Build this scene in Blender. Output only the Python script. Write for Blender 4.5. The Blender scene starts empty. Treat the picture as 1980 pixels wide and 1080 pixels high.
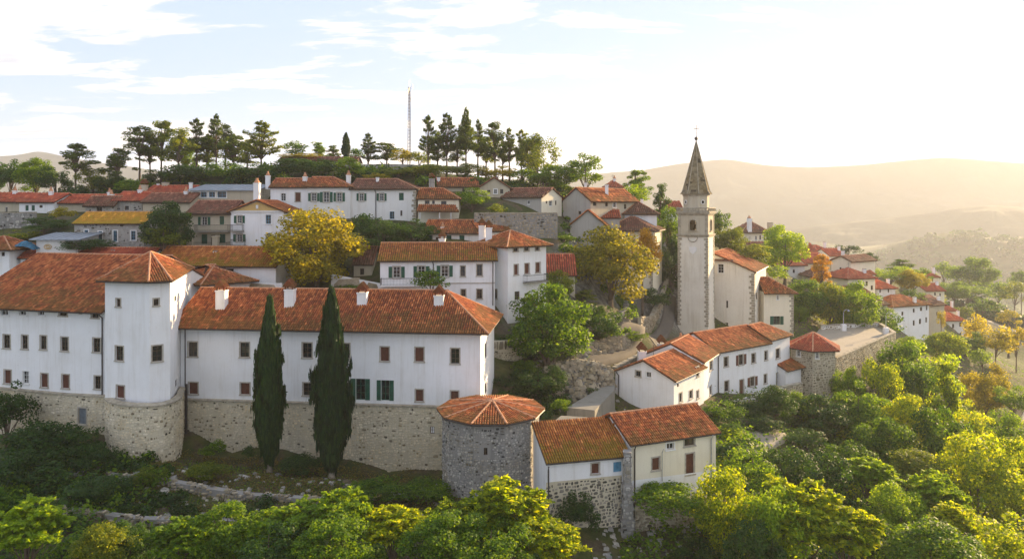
import bpy, math, random
import numpy as np
rnd = random.Random(11)
R = math.radians
F = 1400.0; CZ = 30.0          # focal length in photo pixels, height of the drone above datum
SUN_AZ, SUN_EL = R(49), R(13)
scn = bpy.context.scene
COL = scn.collection
# ------------------------------------------------------------------ camera
cd = bpy.data.cameras.new('camera'); cam = bpy.data.objects.new('camera', cd); COL.objects.link(cam)
cam.location = (0, 0, CZ); cam.rotation_euler = (R(90), 0, 0)
cd.sensor_width = 36; cd.lens = 36*F/1980; cd.shift_y = -140/1980
cd.clip_start = .5; cd.clip_end = 12000
scn.camera = cam
# ------------------------------------------------------------------ world
wd = bpy.data.worlds.new('World'); scn.world = wd; wd.use_nodes = True
nt = wd.node_tree; nt.nodes.clear()
def N(t, nt, **kw):
    n = nt.nodes.new(t)
    for k, v in kw.items():
        if k.startswith('i_'): n.inputs[k[2:].replace('_', ' ')].default_value = v
        else: setattr(n, k, v)
    return n
def ramp(nt, src, stops, interp='LINEAR'):
    r = nt.nodes.new('ShaderNodeValToRGB'); r.color_ramp.interpolation = interp
    el = r.color_ramp.elements
    while len(el) < len(stops): el.new(.5)
    for e, (p, c) in zip(el, stops):
        e.position = p; e.color = (c, c, c, 1) if isinstance(c, (int, float)) else (*c, 1)
    nt.links.new(src, r.inputs[0]); return r.outputs[0]
def math_(nt, op, a, b=None, c=None, clamp=False):
    m = nt.nodes.new('ShaderNodeMath'); m.operation = op; m.use_clamp = clamp
    for i, v in enumerate((a, b, c)):
        if v is None: continue
        if isinstance(v, (int, float)): m.inputs[i].default_value = v
        else: nt.links.new(v, m.inputs[i])
    return m.outputs[0]
def mixc(nt, fac, a, b, mode='MIX'):
    m = nt.nodes.new('ShaderNodeMix'); m.data_type = 'RGBA'; m.blend_type = mode
    for i, v in ((0, fac), (6, a), (7, b)):
        if isinstance(v, (int, float)): m.inputs[i].default_value = v if i == 0 else (v, v, v, 1)
        elif isinstance(v, tuple): m.inputs[i].default_value = (*v, 1)
        else: nt.links.new(v, m.inputs[i])
    return m.outputs[2]
sky = N('ShaderNodeTexSky', nt, sky_type='NISHITA', sun_disc=False, sun_elevation=SUN_EL, sun_rotation=SUN_AZ,
        altitude=400, air_density=1.0, dust_density=.7, ozone_density=2.0)
tc = N('ShaderNodeTexCoord', nt)
sep = N('ShaderNodeSeparateXYZ', nt); nt.links.new(tc.outputs['Generated'], sep.inputs[0])
zz = math_(nt, 'ADD', math_(nt, 'MAXIMUM', sep.outputs[2], 0.0), 0.10)
cx = math_(nt, 'DIVIDE', sep.outputs[0], zz); cy = math_(nt, 'DIVIDE', sep.outputs[1], zz)
cmb = N('ShaderNodeCombineXYZ', nt); nt.links.new(cx, cmb.inputs[0]); nt.links.new(cy, cmb.inputs[1])
mp = N('ShaderNodeMapping', nt); mp.inputs['Rotation'].default_value = (0, 0, R(-24)); mp.inputs['Scale'].default_value = (.70, 1.3, 1)
nt.links.new(cmb.outputs[0], mp.inputs[0])
n1 = N('ShaderNodeTexNoise', nt, i_Scale=1.9, i_Detail=9.0, i_Roughness=.62, i_Distortion=.35); nt.links.new(mp.outputs[0], n1.inputs['Vector'])
n2 = N('ShaderNodeTexNoise', nt, i_Scale=.45, i_Detail=2.0, i_Roughness=.5); nt.links.new(mp.outputs[0], n2.inputs['Vector'])
cover = math_(nt, 'ADD', n1.outputs[0], math_(nt, 'MULTIPLY', math_(nt, 'SUBTRACT', n2.outputs[0], .5), .55))
mask = ramp(nt, cover, [(.46, 0), (.57, 1)], 'EASE')
mask = math_(nt, 'MULTIPLY', mask, ramp(nt, sep.outputs[2], [(.0, .25), (.07, 1)]))
mask = math_(nt, 'MULTIPLY', mask, .92)
body = ramp(nt, cover, [(.50, (.98, .90, .86)), (.58, (.92, .85, .83)), (.70, (.52, .54, .63))])
hsv = N('ShaderNodeHueSaturation', nt, i_Saturation=.85, i_Value=1.0); nt.links.new(sky.outputs[0], hsv.inputs['Color'])
SKYK, CLOUDK = 1.0, 3.4
cloudc = mixc(nt, 1.0, body, CLOUDK, 'MULTIPLY')
# thin veil: the sky between the clouds is milky
veil = mixc(nt, .955, hsv.outputs[0], (1.55, 2.0, 2.85))
# clouds near the sun's side are brighter with the sky behind them
cl2 = mixc(nt, .06, cloudc, hsv.outputs[0])
final = mixc(nt, mask, veil, cl2)
bg = N('ShaderNodeBackground', nt); nt.links.new(final, bg.inputs[0]); bg.inputs[1].default_value = .10
wo = N('ShaderNodeOutputWorld', nt); nt.links.new(bg.outputs[0], wo.inputs[0])
# ------------------------------------------------------------------ sun
sl = bpy.data.lights.new('sun', 'SUN'); sl.energy = 4.0; sl.angle = R(.5); sl.color = (1.0, .72, .40)
so = bpy.data.objects.new('sun', sl); COL.objects.link(so); so.location = (200, 200, 150)
from mathutils import Vector, Matrix
to_sun = Vector((math.sin(SUN_AZ)*math.cos(SUN_EL), math.cos(SUN_AZ)*math.cos(SUN_EL), math.sin(SUN_EL)))
so.rotation_euler = (-to_sun).to_track_quat('-Z', 'Y').to_euler()
vs = scn.view_settings; vs.view_transform = 'Standard'; vs.look = 'None'; vs.gamma = 1; vs.use_curve_mapping = False
vs.exposure = 1.95
cy_ = scn.cycles; cy_.use_denoising = True; cy_.max_bounces = 8; cy_.diffuse_bounces = 4; cy_.transmission_bounces = 4
cy_.volume_bounces = 1; cy_.sample_clamp_indirect = 6; cy_.caustics_reflective = False; cy_.caustics_refractive = False
scn.render.engine = 'CYCLES'

# ------------------------------------------------------------------ small helpers
def X(px, Y): return (px-990)/F*Y
def Z(py, Y): return CZ-(py-400)/F*Y
def tag(o, label=None, cat=None, group=None, kind=None):
    if label: o['label'] = label
    if cat: o['category'] = cat
    if group: o['group'] = group
    if kind: o['kind'] = kind
    return o
def empty(name, loc=(0, 0, 0), rz=0):
    o = bpy.data.objects.new(name, None); COL.objects.link(o); o.location = loc; o.rotation_euler = (0, 0, rz)
    o.empty_display_size = .3
    return o
def link(name, me, parent=None, loc=None, rz=0, mat=None):
    o = bpy.data.objects.new(name, me); COL.objects.link(o)
    if parent: o.parent = parent
    if loc is not None: o.location = loc
    if rz: o.rotation_euler = (0, 0, rz)
    return o
class MB:
    def __init__(s): s.v = []; s.f = []; s.m = []; s.c = []
    def add(s, vs, fs, m=0, c=None):
        b = len(s.v); s.v += [tuple(p) for p in vs]
        for f in fs: s.f.append([b+i for i in f]); s.m.append(m); s.c.append(c)
    def quad(s, a, b, c, d, m=0, col=None): s.add((a, b, c, d), ((0, 1, 2, 3),), m, col)
    def box(s, x0, x1, y0, y1, z0, z1, m=0, col=None):
        s.add([(x0,y0,z0),(x1,y0,z0),(x1,y1,z0),(x0,y1,z0),(x0,y0,z1),(x1,y0,z1),(x1,y1,z1),(x0,y1,z1)],
              [(0,3,2,1),(4,5,6,7),(0,1,5,4),(1,2,6,5),(2,3,7,6),(3,0,4,7)], m, col)
    def prism(s, pts, z0, z1, m=0, col=None):     # pts CCW
        n = len(pts)
        s.add([(x, y, z0) for x, y in pts]+[(x, y, z1) for x, y in pts],
              [list(range(n-1, -1, -1)), list(range(n, 2*n))]+[(i, (i+1) % n, n+(i+1) % n, n+i) for i in range(n)], m, col)
    def tube(s, pts, r, n=6, m=0, col=None, caps=True):
        rs = r if isinstance(r, (list, tuple)) else [r]*len(pts)
        ring = []
        b = len(s.v)
        for i, p in enumerate(pts):
            p = Vector(p); q0 = Vector(pts[max(i-1, 0)]); q1 = Vector(pts[min(i+1, len(pts)-1)])
            t = (q1-q0).normalized(); up = Vector((0, 0, 1)) if abs(t.z) < .9 else Vector((1, 0, 0))
            a = t.cross(up).normalized(); bb = a.cross(t)
            for k in range(n):
                an = 2*math.pi*k/n; s.v.append(tuple(p+(a*math.cos(an)+bb*math.sin(an))*rs[i]))
        for i in range(len(pts)-1):
            for k in range(n):
                s.f.append([b+i*n+k, b+i*n+(k+1) % n, b+(i+1)*n+(k+1) % n, b+(i+1)*n+k]); s.m.append(m); s.c.append(col)
        if caps:
            s.f.append([b+k for k in range(n)][::-1]); s.m.append(m); s.c.append(col)
            s.f.append([b+(len(pts)-1)*n+k for k in range(n)]); s.m.append(m); s.c.append(col)
    def mesh(s, name, mats, off=(0, 0, 0), smooth=False):
        me = bpy.data.meshes.new(name)
        if off != (0, 0, 0): s.v = [(x-off[0], y-off[1], z-off[2]) for x, y, z in s.v]
        me.from_pydata(s.v, [], s.f)
        for m in (mats if isinstance(mats, (list, tuple)) else [mats]): me.materials.append(m)
        if any(s.m): me.polygons.foreach_set('material_index', s.m)
        if any(c is not None for c in s.c):
            at = me.color_attributes.new('tint', 'FLOAT_COLOR', 'CORNER')
            arr = []
            for f, c in zip(s.f, s.c): arr += list(c if c else (.5, .5, .5, 1))*len(f)
            at.data.foreach_set('color', arr)
        if smooth: me.polygons.foreach_set('use_smooth', [True]*len(me.polygons))
        me.update(); return me
    def build(s, name, mats, parent=None, off=(0, 0, 0), smooth=False, kind=None):
        o = link(name, s.mesh(name, mats, off, smooth), parent)
        if kind: o['kind'] = kind
        return o

# ------------------------------------------------------------------ materials
def newmat(name):
    m = bpy.data.materials.new(name); m.use_nodes = True; nt = m.node_tree
    b = nt.nodes['Principled BSDF']; b.inputs['Specular IOR Level'].default_value = .25
    return m, nt, b
def noise(nt, scale, detail=4, rough=.55, vec=None, dist=0):
    n = N('ShaderNodeTexNoise', nt, i_Scale=scale, i_Detail=float(detail), i_Roughness=rough, i_Distortion=float(dist))
    if vec: nt.links.new(vec, n.inputs['Vector'])
    return n.outputs[0]
def gpos(nt): return N('ShaderNodeNewGeometry', nt).outputs['Position']
def scaled(nt, vec, s):
    m = N('ShaderNodeMapping', nt); m.inputs['Scale'].default_value = s; nt.links.new(vec, m.inputs[0]); return m.outputs[0]
def bump(nt, b, h, st=.4, dist=.05):
    n = N('ShaderNodeBump', nt, i_Strength=st, i_Distance=dist); nt.links.new(h, n.inputs['Height']); nt.links.new(n.outputs[0], b.inputs['Normal'])
def plaster(name, c, dirt=(.42, .38, .32), amt=.5, rough=.9):
    m, nt, b = newmat(name); p = gpos(nt)
    big = ramp(nt, noise(nt, .35, 5, .6, p), [(.42, 0), (.75, 1)])
    streak = ramp(nt, noise(nt, 1.0, 5, .65, scaled(nt, p, (1.6, 1.6, .12))), [(.52, 0), (.78, 1)])
    speck = ramp(nt, noise(nt, 3.5, 6, .7, p), [(.60, 0), (.72, 1)])
    f = math_(nt, 'ADD', math_(nt, 'MULTIPLY', big, .35), math_(nt, 'MULTIPLY', streak, .5))
    f = math_(nt, 'ADD', f, math_(nt, 'MULTIPLY', speck, .35), clamp=True)
    fine = ramp(nt, noise(nt, 1.0, 6, .7, scaled(nt, p, (4.5, 4.5, .22))), [(.54, 0), (.70, 1)])
    f = math_(nt, 'ADD', f, math_(nt, 'MULTIPLY', fine, .30), clamp=True)
    f = math_(nt, 'MULTIPLY', f, amt, clamp=True)
    nt.links.new(mixc(nt, f, tuple(c), tuple(dirt)), b.inputs['Base Color']); b.inputs['Roughness'].default_value = rough
    bump(nt, b, noise(nt, 7, 5, .7, p), .35, .04)
    return m
def plain(name, c, rough=.7, metal=0, var=.25, sc=3, spec=.25):
    m, nt, b = newmat(name); p = gpos(nt)
    d = tuple(x*(1-var) for x in c); l = tuple(min(1, x*(1+var*.6)) for x in c)
    nt.links.new(ramp(nt, noise(nt, sc, 4, .6, p), [(.3, d), (.7, l)]), b.inputs['Base Color'])
    b.inputs['Roughness'].default_value = rough; b.inputs['Metallic'].default_value = metal; b.inputs['Specular IOR Level'].default_value = spec
    return m
def tilemat(name, c1, c2, c3, moss=(.12, .085, .02), mossamt=.6, lich=(.42, .34, .25)):
    m, nt, b = newmat(name); p = gpos(nt)
    at = N('ShaderNodeAttribute', nt, attribute_name='tint'); s = N('ShaderNodeSeparateColor', nt); nt.links.new(at.outputs['Color'], s.inputs[0])
    base = ramp(nt, s.outputs[0], [(0, c1), (.45, c2), (.85, c3), (1, tuple(min(1, x*1.5+.03) for x in c3))])
    patch = noise(nt, .55, 6, .65, p)
    base = mixc(nt, ramp(nt, patch, [(.35, .0), (.72, .55)]), base, tuple(x*.55 for x in c1))
    mo = math_(nt, 'ADD', noise(nt, .8, 6, .7, p), math_(nt, 'MULTIPLY', math_(nt, 'SUBTRACT', .45, s.outputs[1]), .34))
    mo = math_(nt, 'ADD', mo, math_(nt, 'MULTIPLY', math_(nt, 'SUBTRACT', s.outputs[2], .5), .16))
    mo = math_(nt, 'MULTIPLY', ramp(nt, mo, [(.49, 0), (.63, 1)]), mossamt)
    base = mixc(nt, mo, base, moss)
    li = math_(nt, 'MULTIPLY', ramp(nt, noise(nt, 5, 5, .7, p), [(.64, 0), (.72, 1)]), .32)
    base = mixc(nt, li, base, lich)
    nt.links.new(base, b.inputs['Base Color']); b.inputs['Roughness'].default_value = .85
    bump(nt, b, noise(nt, 12, 3, .6, p), .3, .03)
    return m
def stonemat(name, a, b_, c, dark, darkat=.9, wash=(.5, .44, .3), washamt=.4):
    m, nt, b = newmat(name); p = gpos(nt)
    at = N('ShaderNodeAttribute', nt, attribute_name='tint'); s = N('ShaderNodeSeparateColor', nt); nt.links.new(at.outputs['Color'], s.inputs[0])
    base = ramp(nt, s.outputs[0], [(0, a), (.4, b_), (darkat-.08, c), (darkat, dark), (1, tuple(x*.6 for x in dark))])
    w = math_(nt, 'MULTIPLY', ramp(nt, noise(nt, .4, 6, .65, p), [(.42, 0), (.65, 1)]), washamt)
    base = mixc(nt, w, base, wash)
    g = ramp(nt, noise(nt, 2.2, 6, .7, p), [(.3, .62), (.65, 1.12)])
    base = mixc(nt, 1.0, base, g, 'MULTIPLY')
    nt.links.new(base, b.inputs['Base Color']); b.inputs['Roughness'].default_value = .95
    bump(nt, b, noise(nt, 9, 5, .7, p), .5, .05)
    return m
M = {}
M['white'] = plaster('white_limewash', (.84, .84, .83), (.46, .41, .32), .58)
M['white2'] = plaster('white_weathered_plaster', (.74, .73, .69), (.42, .37, .29), .62)
M['church'] = plaster('church_plaster', (.76, .72, .62), (.42, .35, .24), .75)
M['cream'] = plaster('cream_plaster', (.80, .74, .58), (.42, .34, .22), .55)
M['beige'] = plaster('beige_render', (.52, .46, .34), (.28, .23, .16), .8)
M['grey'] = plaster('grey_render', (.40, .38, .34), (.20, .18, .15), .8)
M['ochre'] = plaster('ochre_render', (.62, .42, .16), (.40, .27, .12), .6)
M['concrete'] = plaster('old_concrete', (.25, .235, .20), (.10, .09, .065), .95)
M['roof'] = tilemat('terracotta_tiles', (.18, .048, .020), (.42, .110, .034), (.60, .20, .062))
M['roof_moss'] = tilemat('mossy_terracotta_tiles', (.26, .080, .022), (.42, .13, .03), (.52, .20, .045), (.22, .145, .012), .85)
M['roof_gold'] = tilemat('lichen_gold_tiles', (.42, .20, .02), (.55, .28, .025), (.64, .33, .035), (.38, .26, .02), .8, (.5, .36, .1))
M['roof_dark'] = tilemat('weathered_brown_tiles', (.15, .06, .04), (.24, .09, .055), (.32, .14, .085), (.10, .08, .045), .55)
M['roof_red'] = tilemat('red_tiles', (.34, .06, .035), (.47, .095, .045), (.56, .14, .06), (.16, .08, .04), .4)
M['mortar_ridge'] = plain('ridge_tiles', (.52, .27, .15), .9, var=.4, sc=4)
M['roofslab'] = plain('roof_boarding', (.10, .045, .025), .9)
M['stone_cream'] = stonemat('cream_rubble_stone', (.66, .59, .44), (.76, .69, .54), (.60, .53, .40), (.14, .12, .085), .90, (.66, .50, .24), .5)
M['mortar'] = plaster('lime_mortar', (.58, .52, .38), (.34, .27, .16), .7)
M['stone_grey'] = stonemat('grey_rubble_stone', (.27, .265, .25), (.38, .37, .345), (.52, .50, .45), (.07, .07, .07), .86, (.40, .30, .12), .30)
M['belfry'] = plaster('weathered_belfry_stone', (.52, .47, .36), (.26, .21, .13), .9)
M['mortar_grey'] = plaster('grey_mortar', (.27, .26, .24), (.10, .10, .10), .9)
M['stone_dark'] = stonemat('dark_pitted_stone', (.07, .065, .055), (.16, .15, .125), (.34, .31, .26), (.05, .045, .04), .92, (.25, .22, .15), .3)
M['stone_brown'] = stonemat('brown_field_stone', (.26, .22, .16), (.36, .31, .23), (.46, .40, .30), (.09, .075, .05), .88, (.25, .20, .08), .4)
M['quoin'] = plain('dressed_stone', (.38, .34, .26), .9, var=.35, sc=2)
M['surround'] = plain('stone_surround', (.44, .40, .33), .9, var=.25)
M['sur_white'] = plain('white_surround', (.78, .77, .74), .85, var=.1)
M['wood'] = plain('dark_window_wood', (.10, .065, .04), .6)
M['wood_white'] = plain('white_window_wood', (.62, .62, .60), .55, var=.15)
M['brown'] = plain('brown_shutter', (.13, .05, .03), .65)
M['green'] = plain('green_shutter', (.022, .105, .065), .55, var=.35)
M['greyshut'] = plain('grey_blue_shutter', (.17, .20, .22), .7)
M['blue'] = plain('blue_paint', (.10, .28, .42), .55)
M['darkmetal'] = plain('dark_gutter_metal', (.07, .06, .055), .5, .4)
M['metal'] = plain('pale_metal', (.45, .46, .47), .45, .6)
M['metalroof'] = plain('grey_sheet_roof', (.28, .31, .34), .6, .2, sc=1)
M['spire'] = None
def glass():
    m, nt, b = newmat('window_glass'); p = gpos(nt)
    nt.links.new(ramp(nt, noise(nt, .9, 2, .5, p), [(.35, (.008, .010, .010)), (.55, (.02, .026, .028)), (.75, (.10, .085, .06))]), b.inputs['Base Color'])
    b.inputs['Roughness'].default_value = .12; b.inputs['Specular IOR Level'].default_value = .5
    return m
M['glass'] = glass()
M['bark'] = plain('bark', (.14, .10, .07), .95, var=.45, sc=4)
M['bark_pale'] = plain('pale_bark', (.30, .26, .20), .95, var=.4, sc=4)
M['dark'] = plain('dark_opening', (.015, .013, .012), .9)
M['road'] = plaster('worn_asphalt', (.13, .115, .095), (.06, .055, .045), .8)
M['plaza'] = plaster('plaza_gravel', (.33, .29, .23), (.20, .17, .12), .7)
def leafmat(name, c1, c2, c3, trans=.5, tcol=None):
    m = bpy.data.materials.new(name); m.use_nodes = True; nt = m.node_tree; nt.nodes.clear()
    g = N('ShaderNodeNewGeometry', nt); oi = N('ShaderNodeObjectInfo', nt)
    big = noise(nt, .22, 3, .6, g.outputs['Position'])
    r = math_(nt, 'ADD', math_(nt, 'MULTIPLY', g.outputs['Random Per Island'], .55), math_(nt, 'MULTIPLY', big, .45))
    r = math_(nt, 'ADD', r, math_(nt, 'MULTIPLY', math_(nt, 'SUBTRACT', oi.outputs['Random'], .5), .25))
    col = ramp(nt, r, [(.15, c1), (.5, c2), (.85, c3)])
    d = N('ShaderNodeBsdfPrincipled', nt); d.inputs['Roughness'].default_value = .6; d.inputs['Specular IOR Level'].default_value = .3
    nt.links.new(col, d.inputs['Base Color'])
    t = N('ShaderNodeBsdfTranslucent', nt)
    tcl = mixc(nt, 1.0, col, tcol or (2.6, 2.2, .7), 'MULTIPLY'); nt.links.new(tcl, t.inputs[0])
    mx = N('ShaderNodeMixShader', nt); mx.inputs[0].default_value = trans
    nt.links.new(d.outputs[0], mx.inputs[1]); nt.links.new(t.outputs[0], mx.inputs[2])
    o = N('ShaderNodeOutputMaterial', nt); nt.links.new(mx.outputs[0], o.inputs[0])
    return m
L = {
 'dark': leafmat('dark_green_leaves', (.010, .034, .004), (.026, .070, .006), (.06, .125, .010), .35),
 'green': leafmat('green_leaves', (.022, .065, .003), (.07, .15, .006), (.17, .27, .010), .5, (2.6, 2.1, .6)),
 'light': leafmat('fresh_green_leaves', (.06, .12, .005), (.15, .25, .008), (.28, .38, .014), .5),
 'olive': leafmat('olive_leaves', (.045, .075, .005), (.10, .15, .008), (.22, .24, .012), .5),
 'yellow': leafmat('yellow_green_leaves', (.11, .115, .004), (.29, .25, .006), (.52, .42, .010), .5, (1.7, 1.6, .6)),
 'lime': leafmat('sunlit_lime_leaves', (.04, .085, .003), (.17, .245, .005), (.46, .48, .010), .58, (2.4, 2.1, .6)),  # sunlight on the foliage is put into this leaf colour
 'yelgreen': leafmat('autumn_green_leaves', (.09, .10, .004), (.24, .22, .006), (.44, .36, .010), .45, (1.7, 1.6, .6)),
 'gold': leafmat('golden_leaves', (.28, .16, .006), (.46, .28, .01), (.60, .38, .02), .5, (1.6, 1.3, .6)),
 'pine': leafmat('pine_needles', (.022, .048, .006), (.05, .09, .009), (.12, .17, .014), .42),
 'cypress': leafmat('cypress_foliage', (.006, .024, .004), (.016, .048, .006), (.036, .082, .010), .25),
 'dry': leafmat('dry_grass_blades', (.06, .05, .012), (.11, .09, .02), (.18, .15, .045), .4),
}
# ------------------------------------------------------------------ ground
CT = [  # px, py, depth : places where the ground shows or is known
 (-100,880,70),(0,850,70),(100,840,69),(205,866,66),(283,890,63.5),(355,868,68),(450,872,70),(600,892,68.5),(750,915,68),(850,920,67),
 (300,912,60),(500,925,60),(640,935,60),(800,965,59),(100,930,60),(-60,980,58),
 (230,985,55),(400,995,56),(600,1005,56),(750,1020,55),(0,1060,50),(150,1065,49),(300,1120,46),(600,1120,46),(900,1120,47),(1080,1105,51),
 (880,975,57.5),(950,985,56),(1040,985,57),
 (1130,1040,55.5),(1220,1052,56),(1300,962,60),(1385,945,61),(1300,1100,52.5),(1420,1110,54),
 (1400,866,72),(1510,832,79),(1400,815,80),(1550,785,93),(1610,800,92),
 (1600,910,80),(1500,1010,64),(1700,1100,62),(1980,1110,66),(2150,1050,80),(1980,930,104),(1800,930,95),(1900,840,140),
 (1980,725,220),(1900,680,255),(1868,668,212),(1770,656,168),(1700,730,118),(1650,720,108),(2150,760,210),(1980,640,330),
 (735,600,84),(850,600,84),(960,600,87),(1055,600,91),(400,566,82),(550,566,82),(700,570,82),(200,566,86),(0,560,88),(-120,560,90),
 (1060,690,85),(1130,690,85),(1210,680,92),(1215,605,108),(1250,560,126),(1245,640,98),(1010,830,69),(1060,805,71),(1150,805,74),(1185,805,79),
 (1310,700,101),(1330,655,117),(1500,648,121),(1560,642,122),(1300,815,76),
 (300,556,87),(420,558,86.5),(533,564,86),(610,562,88.5),(690,566,88),(610,480,98.5),(420,486,96.5),(300,486,96),(560,560,90.5),(200,556,89),(445,484,97),(363,484,97),(550,484,97),(200,480,94),(100,487,92),(0,487,92),(800,475,98),(900,473,98),(650,440,104),
 (520,430,107),(800,430,107),(450,400,108),(300,412,108),(150,415,107),(0,415,106),(-120,420,106),
 (650,338,124),(540,335,126),(800,340,124),(400,345,124),(700,322,140),(500,325,140),(870,345,130),(1000,355,136),(300,350,128),
 (100,380,126),(0,385,126),(250,372,122),(950,395,110),(1050,405,112),(1100,408,118),(1200,412,118),(1000,462,102),(1080,462,102),(1130,470,112),
 (1240,560,114),(1230,430,124),(1270,455,128),(1150,375,150),(1240,395,165),
 (1465,478,188),(1400,470,200),(1500,520,165),(1540,540,168),(1640,565,162),(1690,600,165),(1560,600,140),(1740,640,162),(1830,640,200),
 (1600,480,240),(1700,540,250),(1810,580,215),(1500,455,260),(1850,600,300),
]
CW = [(-90,120,-3),(-110,160,-2),(-60,190,-6),(0,190,0),(40,220,-8),(-120,60,-30),(-60,30,-34),(0,0,-36),(60,10,-38),(120,40,-44),(160,90,-50),
      (-160,200,-40),(0,330,-50),(120,330,-55),(240,200,-70),(240,80,-74),(-200,60,-60),(-220,300,-90),(60,-120,-70),(-100,-120,-70),(220,-80,-86),
      (0,480,-92),(200,480,-92),(400,300,-96),(380,100,-96),(-380,100,-96),(-300,420,-96),(0,-300,-96),(300,-300,-98),(-300,-250,-96)]
_c = np.array([(X(a, c), c, Z(b, c)-CZ) for a, b, c in CT]+CW, float)
def _ker(d): return d
_n = len(_c)
_A = np.zeros((_n+3, _n+3)); _d = np.sqrt(((_c[:, None, :2]-_c[None, :, :2])**2).sum(2)); _A[:_n, :_n] = _ker(_d)+np.eye(_n)*.15*-1
_A[:_n, _n] = 1; _A[:_n, _n+1:] = _c[:, :2]; _A[_n, :_n] = 1; _A[_n+1:, :_n] = _c[:, :2].T
_w = np.linalg.solve(_A, np.concatenate([_c[:, 2], np.zeros(3)]))
VAL = -130.0
def vnoise(x, y, s, seed=0):        # cheap smooth noise, sum of rotated sines
    r = np.random.RandomState(seed); o = 0
    for k in range(7):
        a = r.uniform(0, 6.28); f = (1.0+.55*k)/s; o = o+np.sin((x*np.cos(a)+y*np.sin(a))*f*6.283*.5+r.uniform(0, 6.28))*(.5**(k*.45))
    return o/2.6
def ground_z(x, y):
    x = np.asarray(x, float); y = np.asarray(y, float); sh = x.shape
    xf = x.ravel(); yf = y.ravel(); out = np.empty_like(xf)
    for i in range(0, len(xf), 20000):
        a = xf[i:i+20000]; b = yf[i:i+20000]
        d = np.sqrt((a[:, None]-_c[None, :, 0])**2+(b[:, None]-_c[None, :, 1])**2)
        t = _ker(d)@_w[:_n]+_w[_n]+_w[_n+1]*a+_w[_n+2]*b
        r = np.hypot(a-20, b-120)
        k = np.clip((r-260)/240, 0, 1); k = k*k*(3-2*k)
        hills = 0
        for hx, hy, h, sx, sy in ((790, 1280, 78, 200, 150), (520, 1340, 44, 150, 130), (1150, 1400, 74, 220, 130), (1250, 1780, 74, 330, 120), (650, 1700, 30, 300, 90), (190, 1600, 30, 240, 110), (850, 1500, 34, 300, 80), (400, 1500, 26, 300, 90)):
            hills = hills+h*np.exp(-((a-hx)/sx)**2-((b-hy)/sy)**2)*(1+.16*vnoise(a, b, 150, 4))
        v = VAL+vnoise(a, b, 260, 3)*6+hills
        out[i:i+20000] = np.clip(t, -110, 12)*(1-k)+v*k + vnoise(a, b, 6, 1)*.12*(1-k)
    return out.reshape(sh)+CZ
def gz(x, y): return float(ground_z(np.array([x]), np.array([y]))[0])
def spread(c0, c1, step, lo, hi, g):
    core = list(np.arange(c0, c1+.01, step)); s = step; a = c0; left = []
    while a > lo: s *= g; a -= s; left.append(max(a, lo))
    s = step; b = c1; right = []
    while b < hi: s *= g; b += s; right.append(min(b, hi))
    return np.array(left[::-1]+core+right)
def gridmesh(name, xs, ys, zf, mat):
    gx, gy = np.meshgrid(xs, ys); z = zf(gx, gy)
    v = np.stack([gx, gy, z], -1).reshape(-1, 3); nx, ny = len(xs), len(ys)
    i = np.arange(nx*ny).reshape(ny, nx)
    f = np.stack([i[:-1, :-1], i[:-1, 1:], i[1:, 1:], i[1:, :-1]], -1).reshape(-1, 4)
    me = bpy.data.meshes.new(name); fastmesh(me, v, f); me.materials.append(mat)
    me.polygons.foreach_set('use_smooth', np.ones(len(f), bool)); return me
def fastmesh(me, v, f):
    n = f.shape[1]
    me.vertices.add(len(v)); me.vertices.foreach_set('co', np.ascontiguousarray(v, np.float32).ravel())
    me.loops.add(f.size); me.loops.foreach_set('vertex_index', np.ascontiguousarray(f, np.int32).ravel())
    me.polygons.add(len(f)); me.polygons.foreach_set('loop_start', np.arange(0, f.size, n, dtype=np.int32))
    try: me.polygons.foreach_set('loop_total', np.full(len(f), n, np.int32))
    except Exception: pass
    me.update(calc_edges=True)
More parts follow.
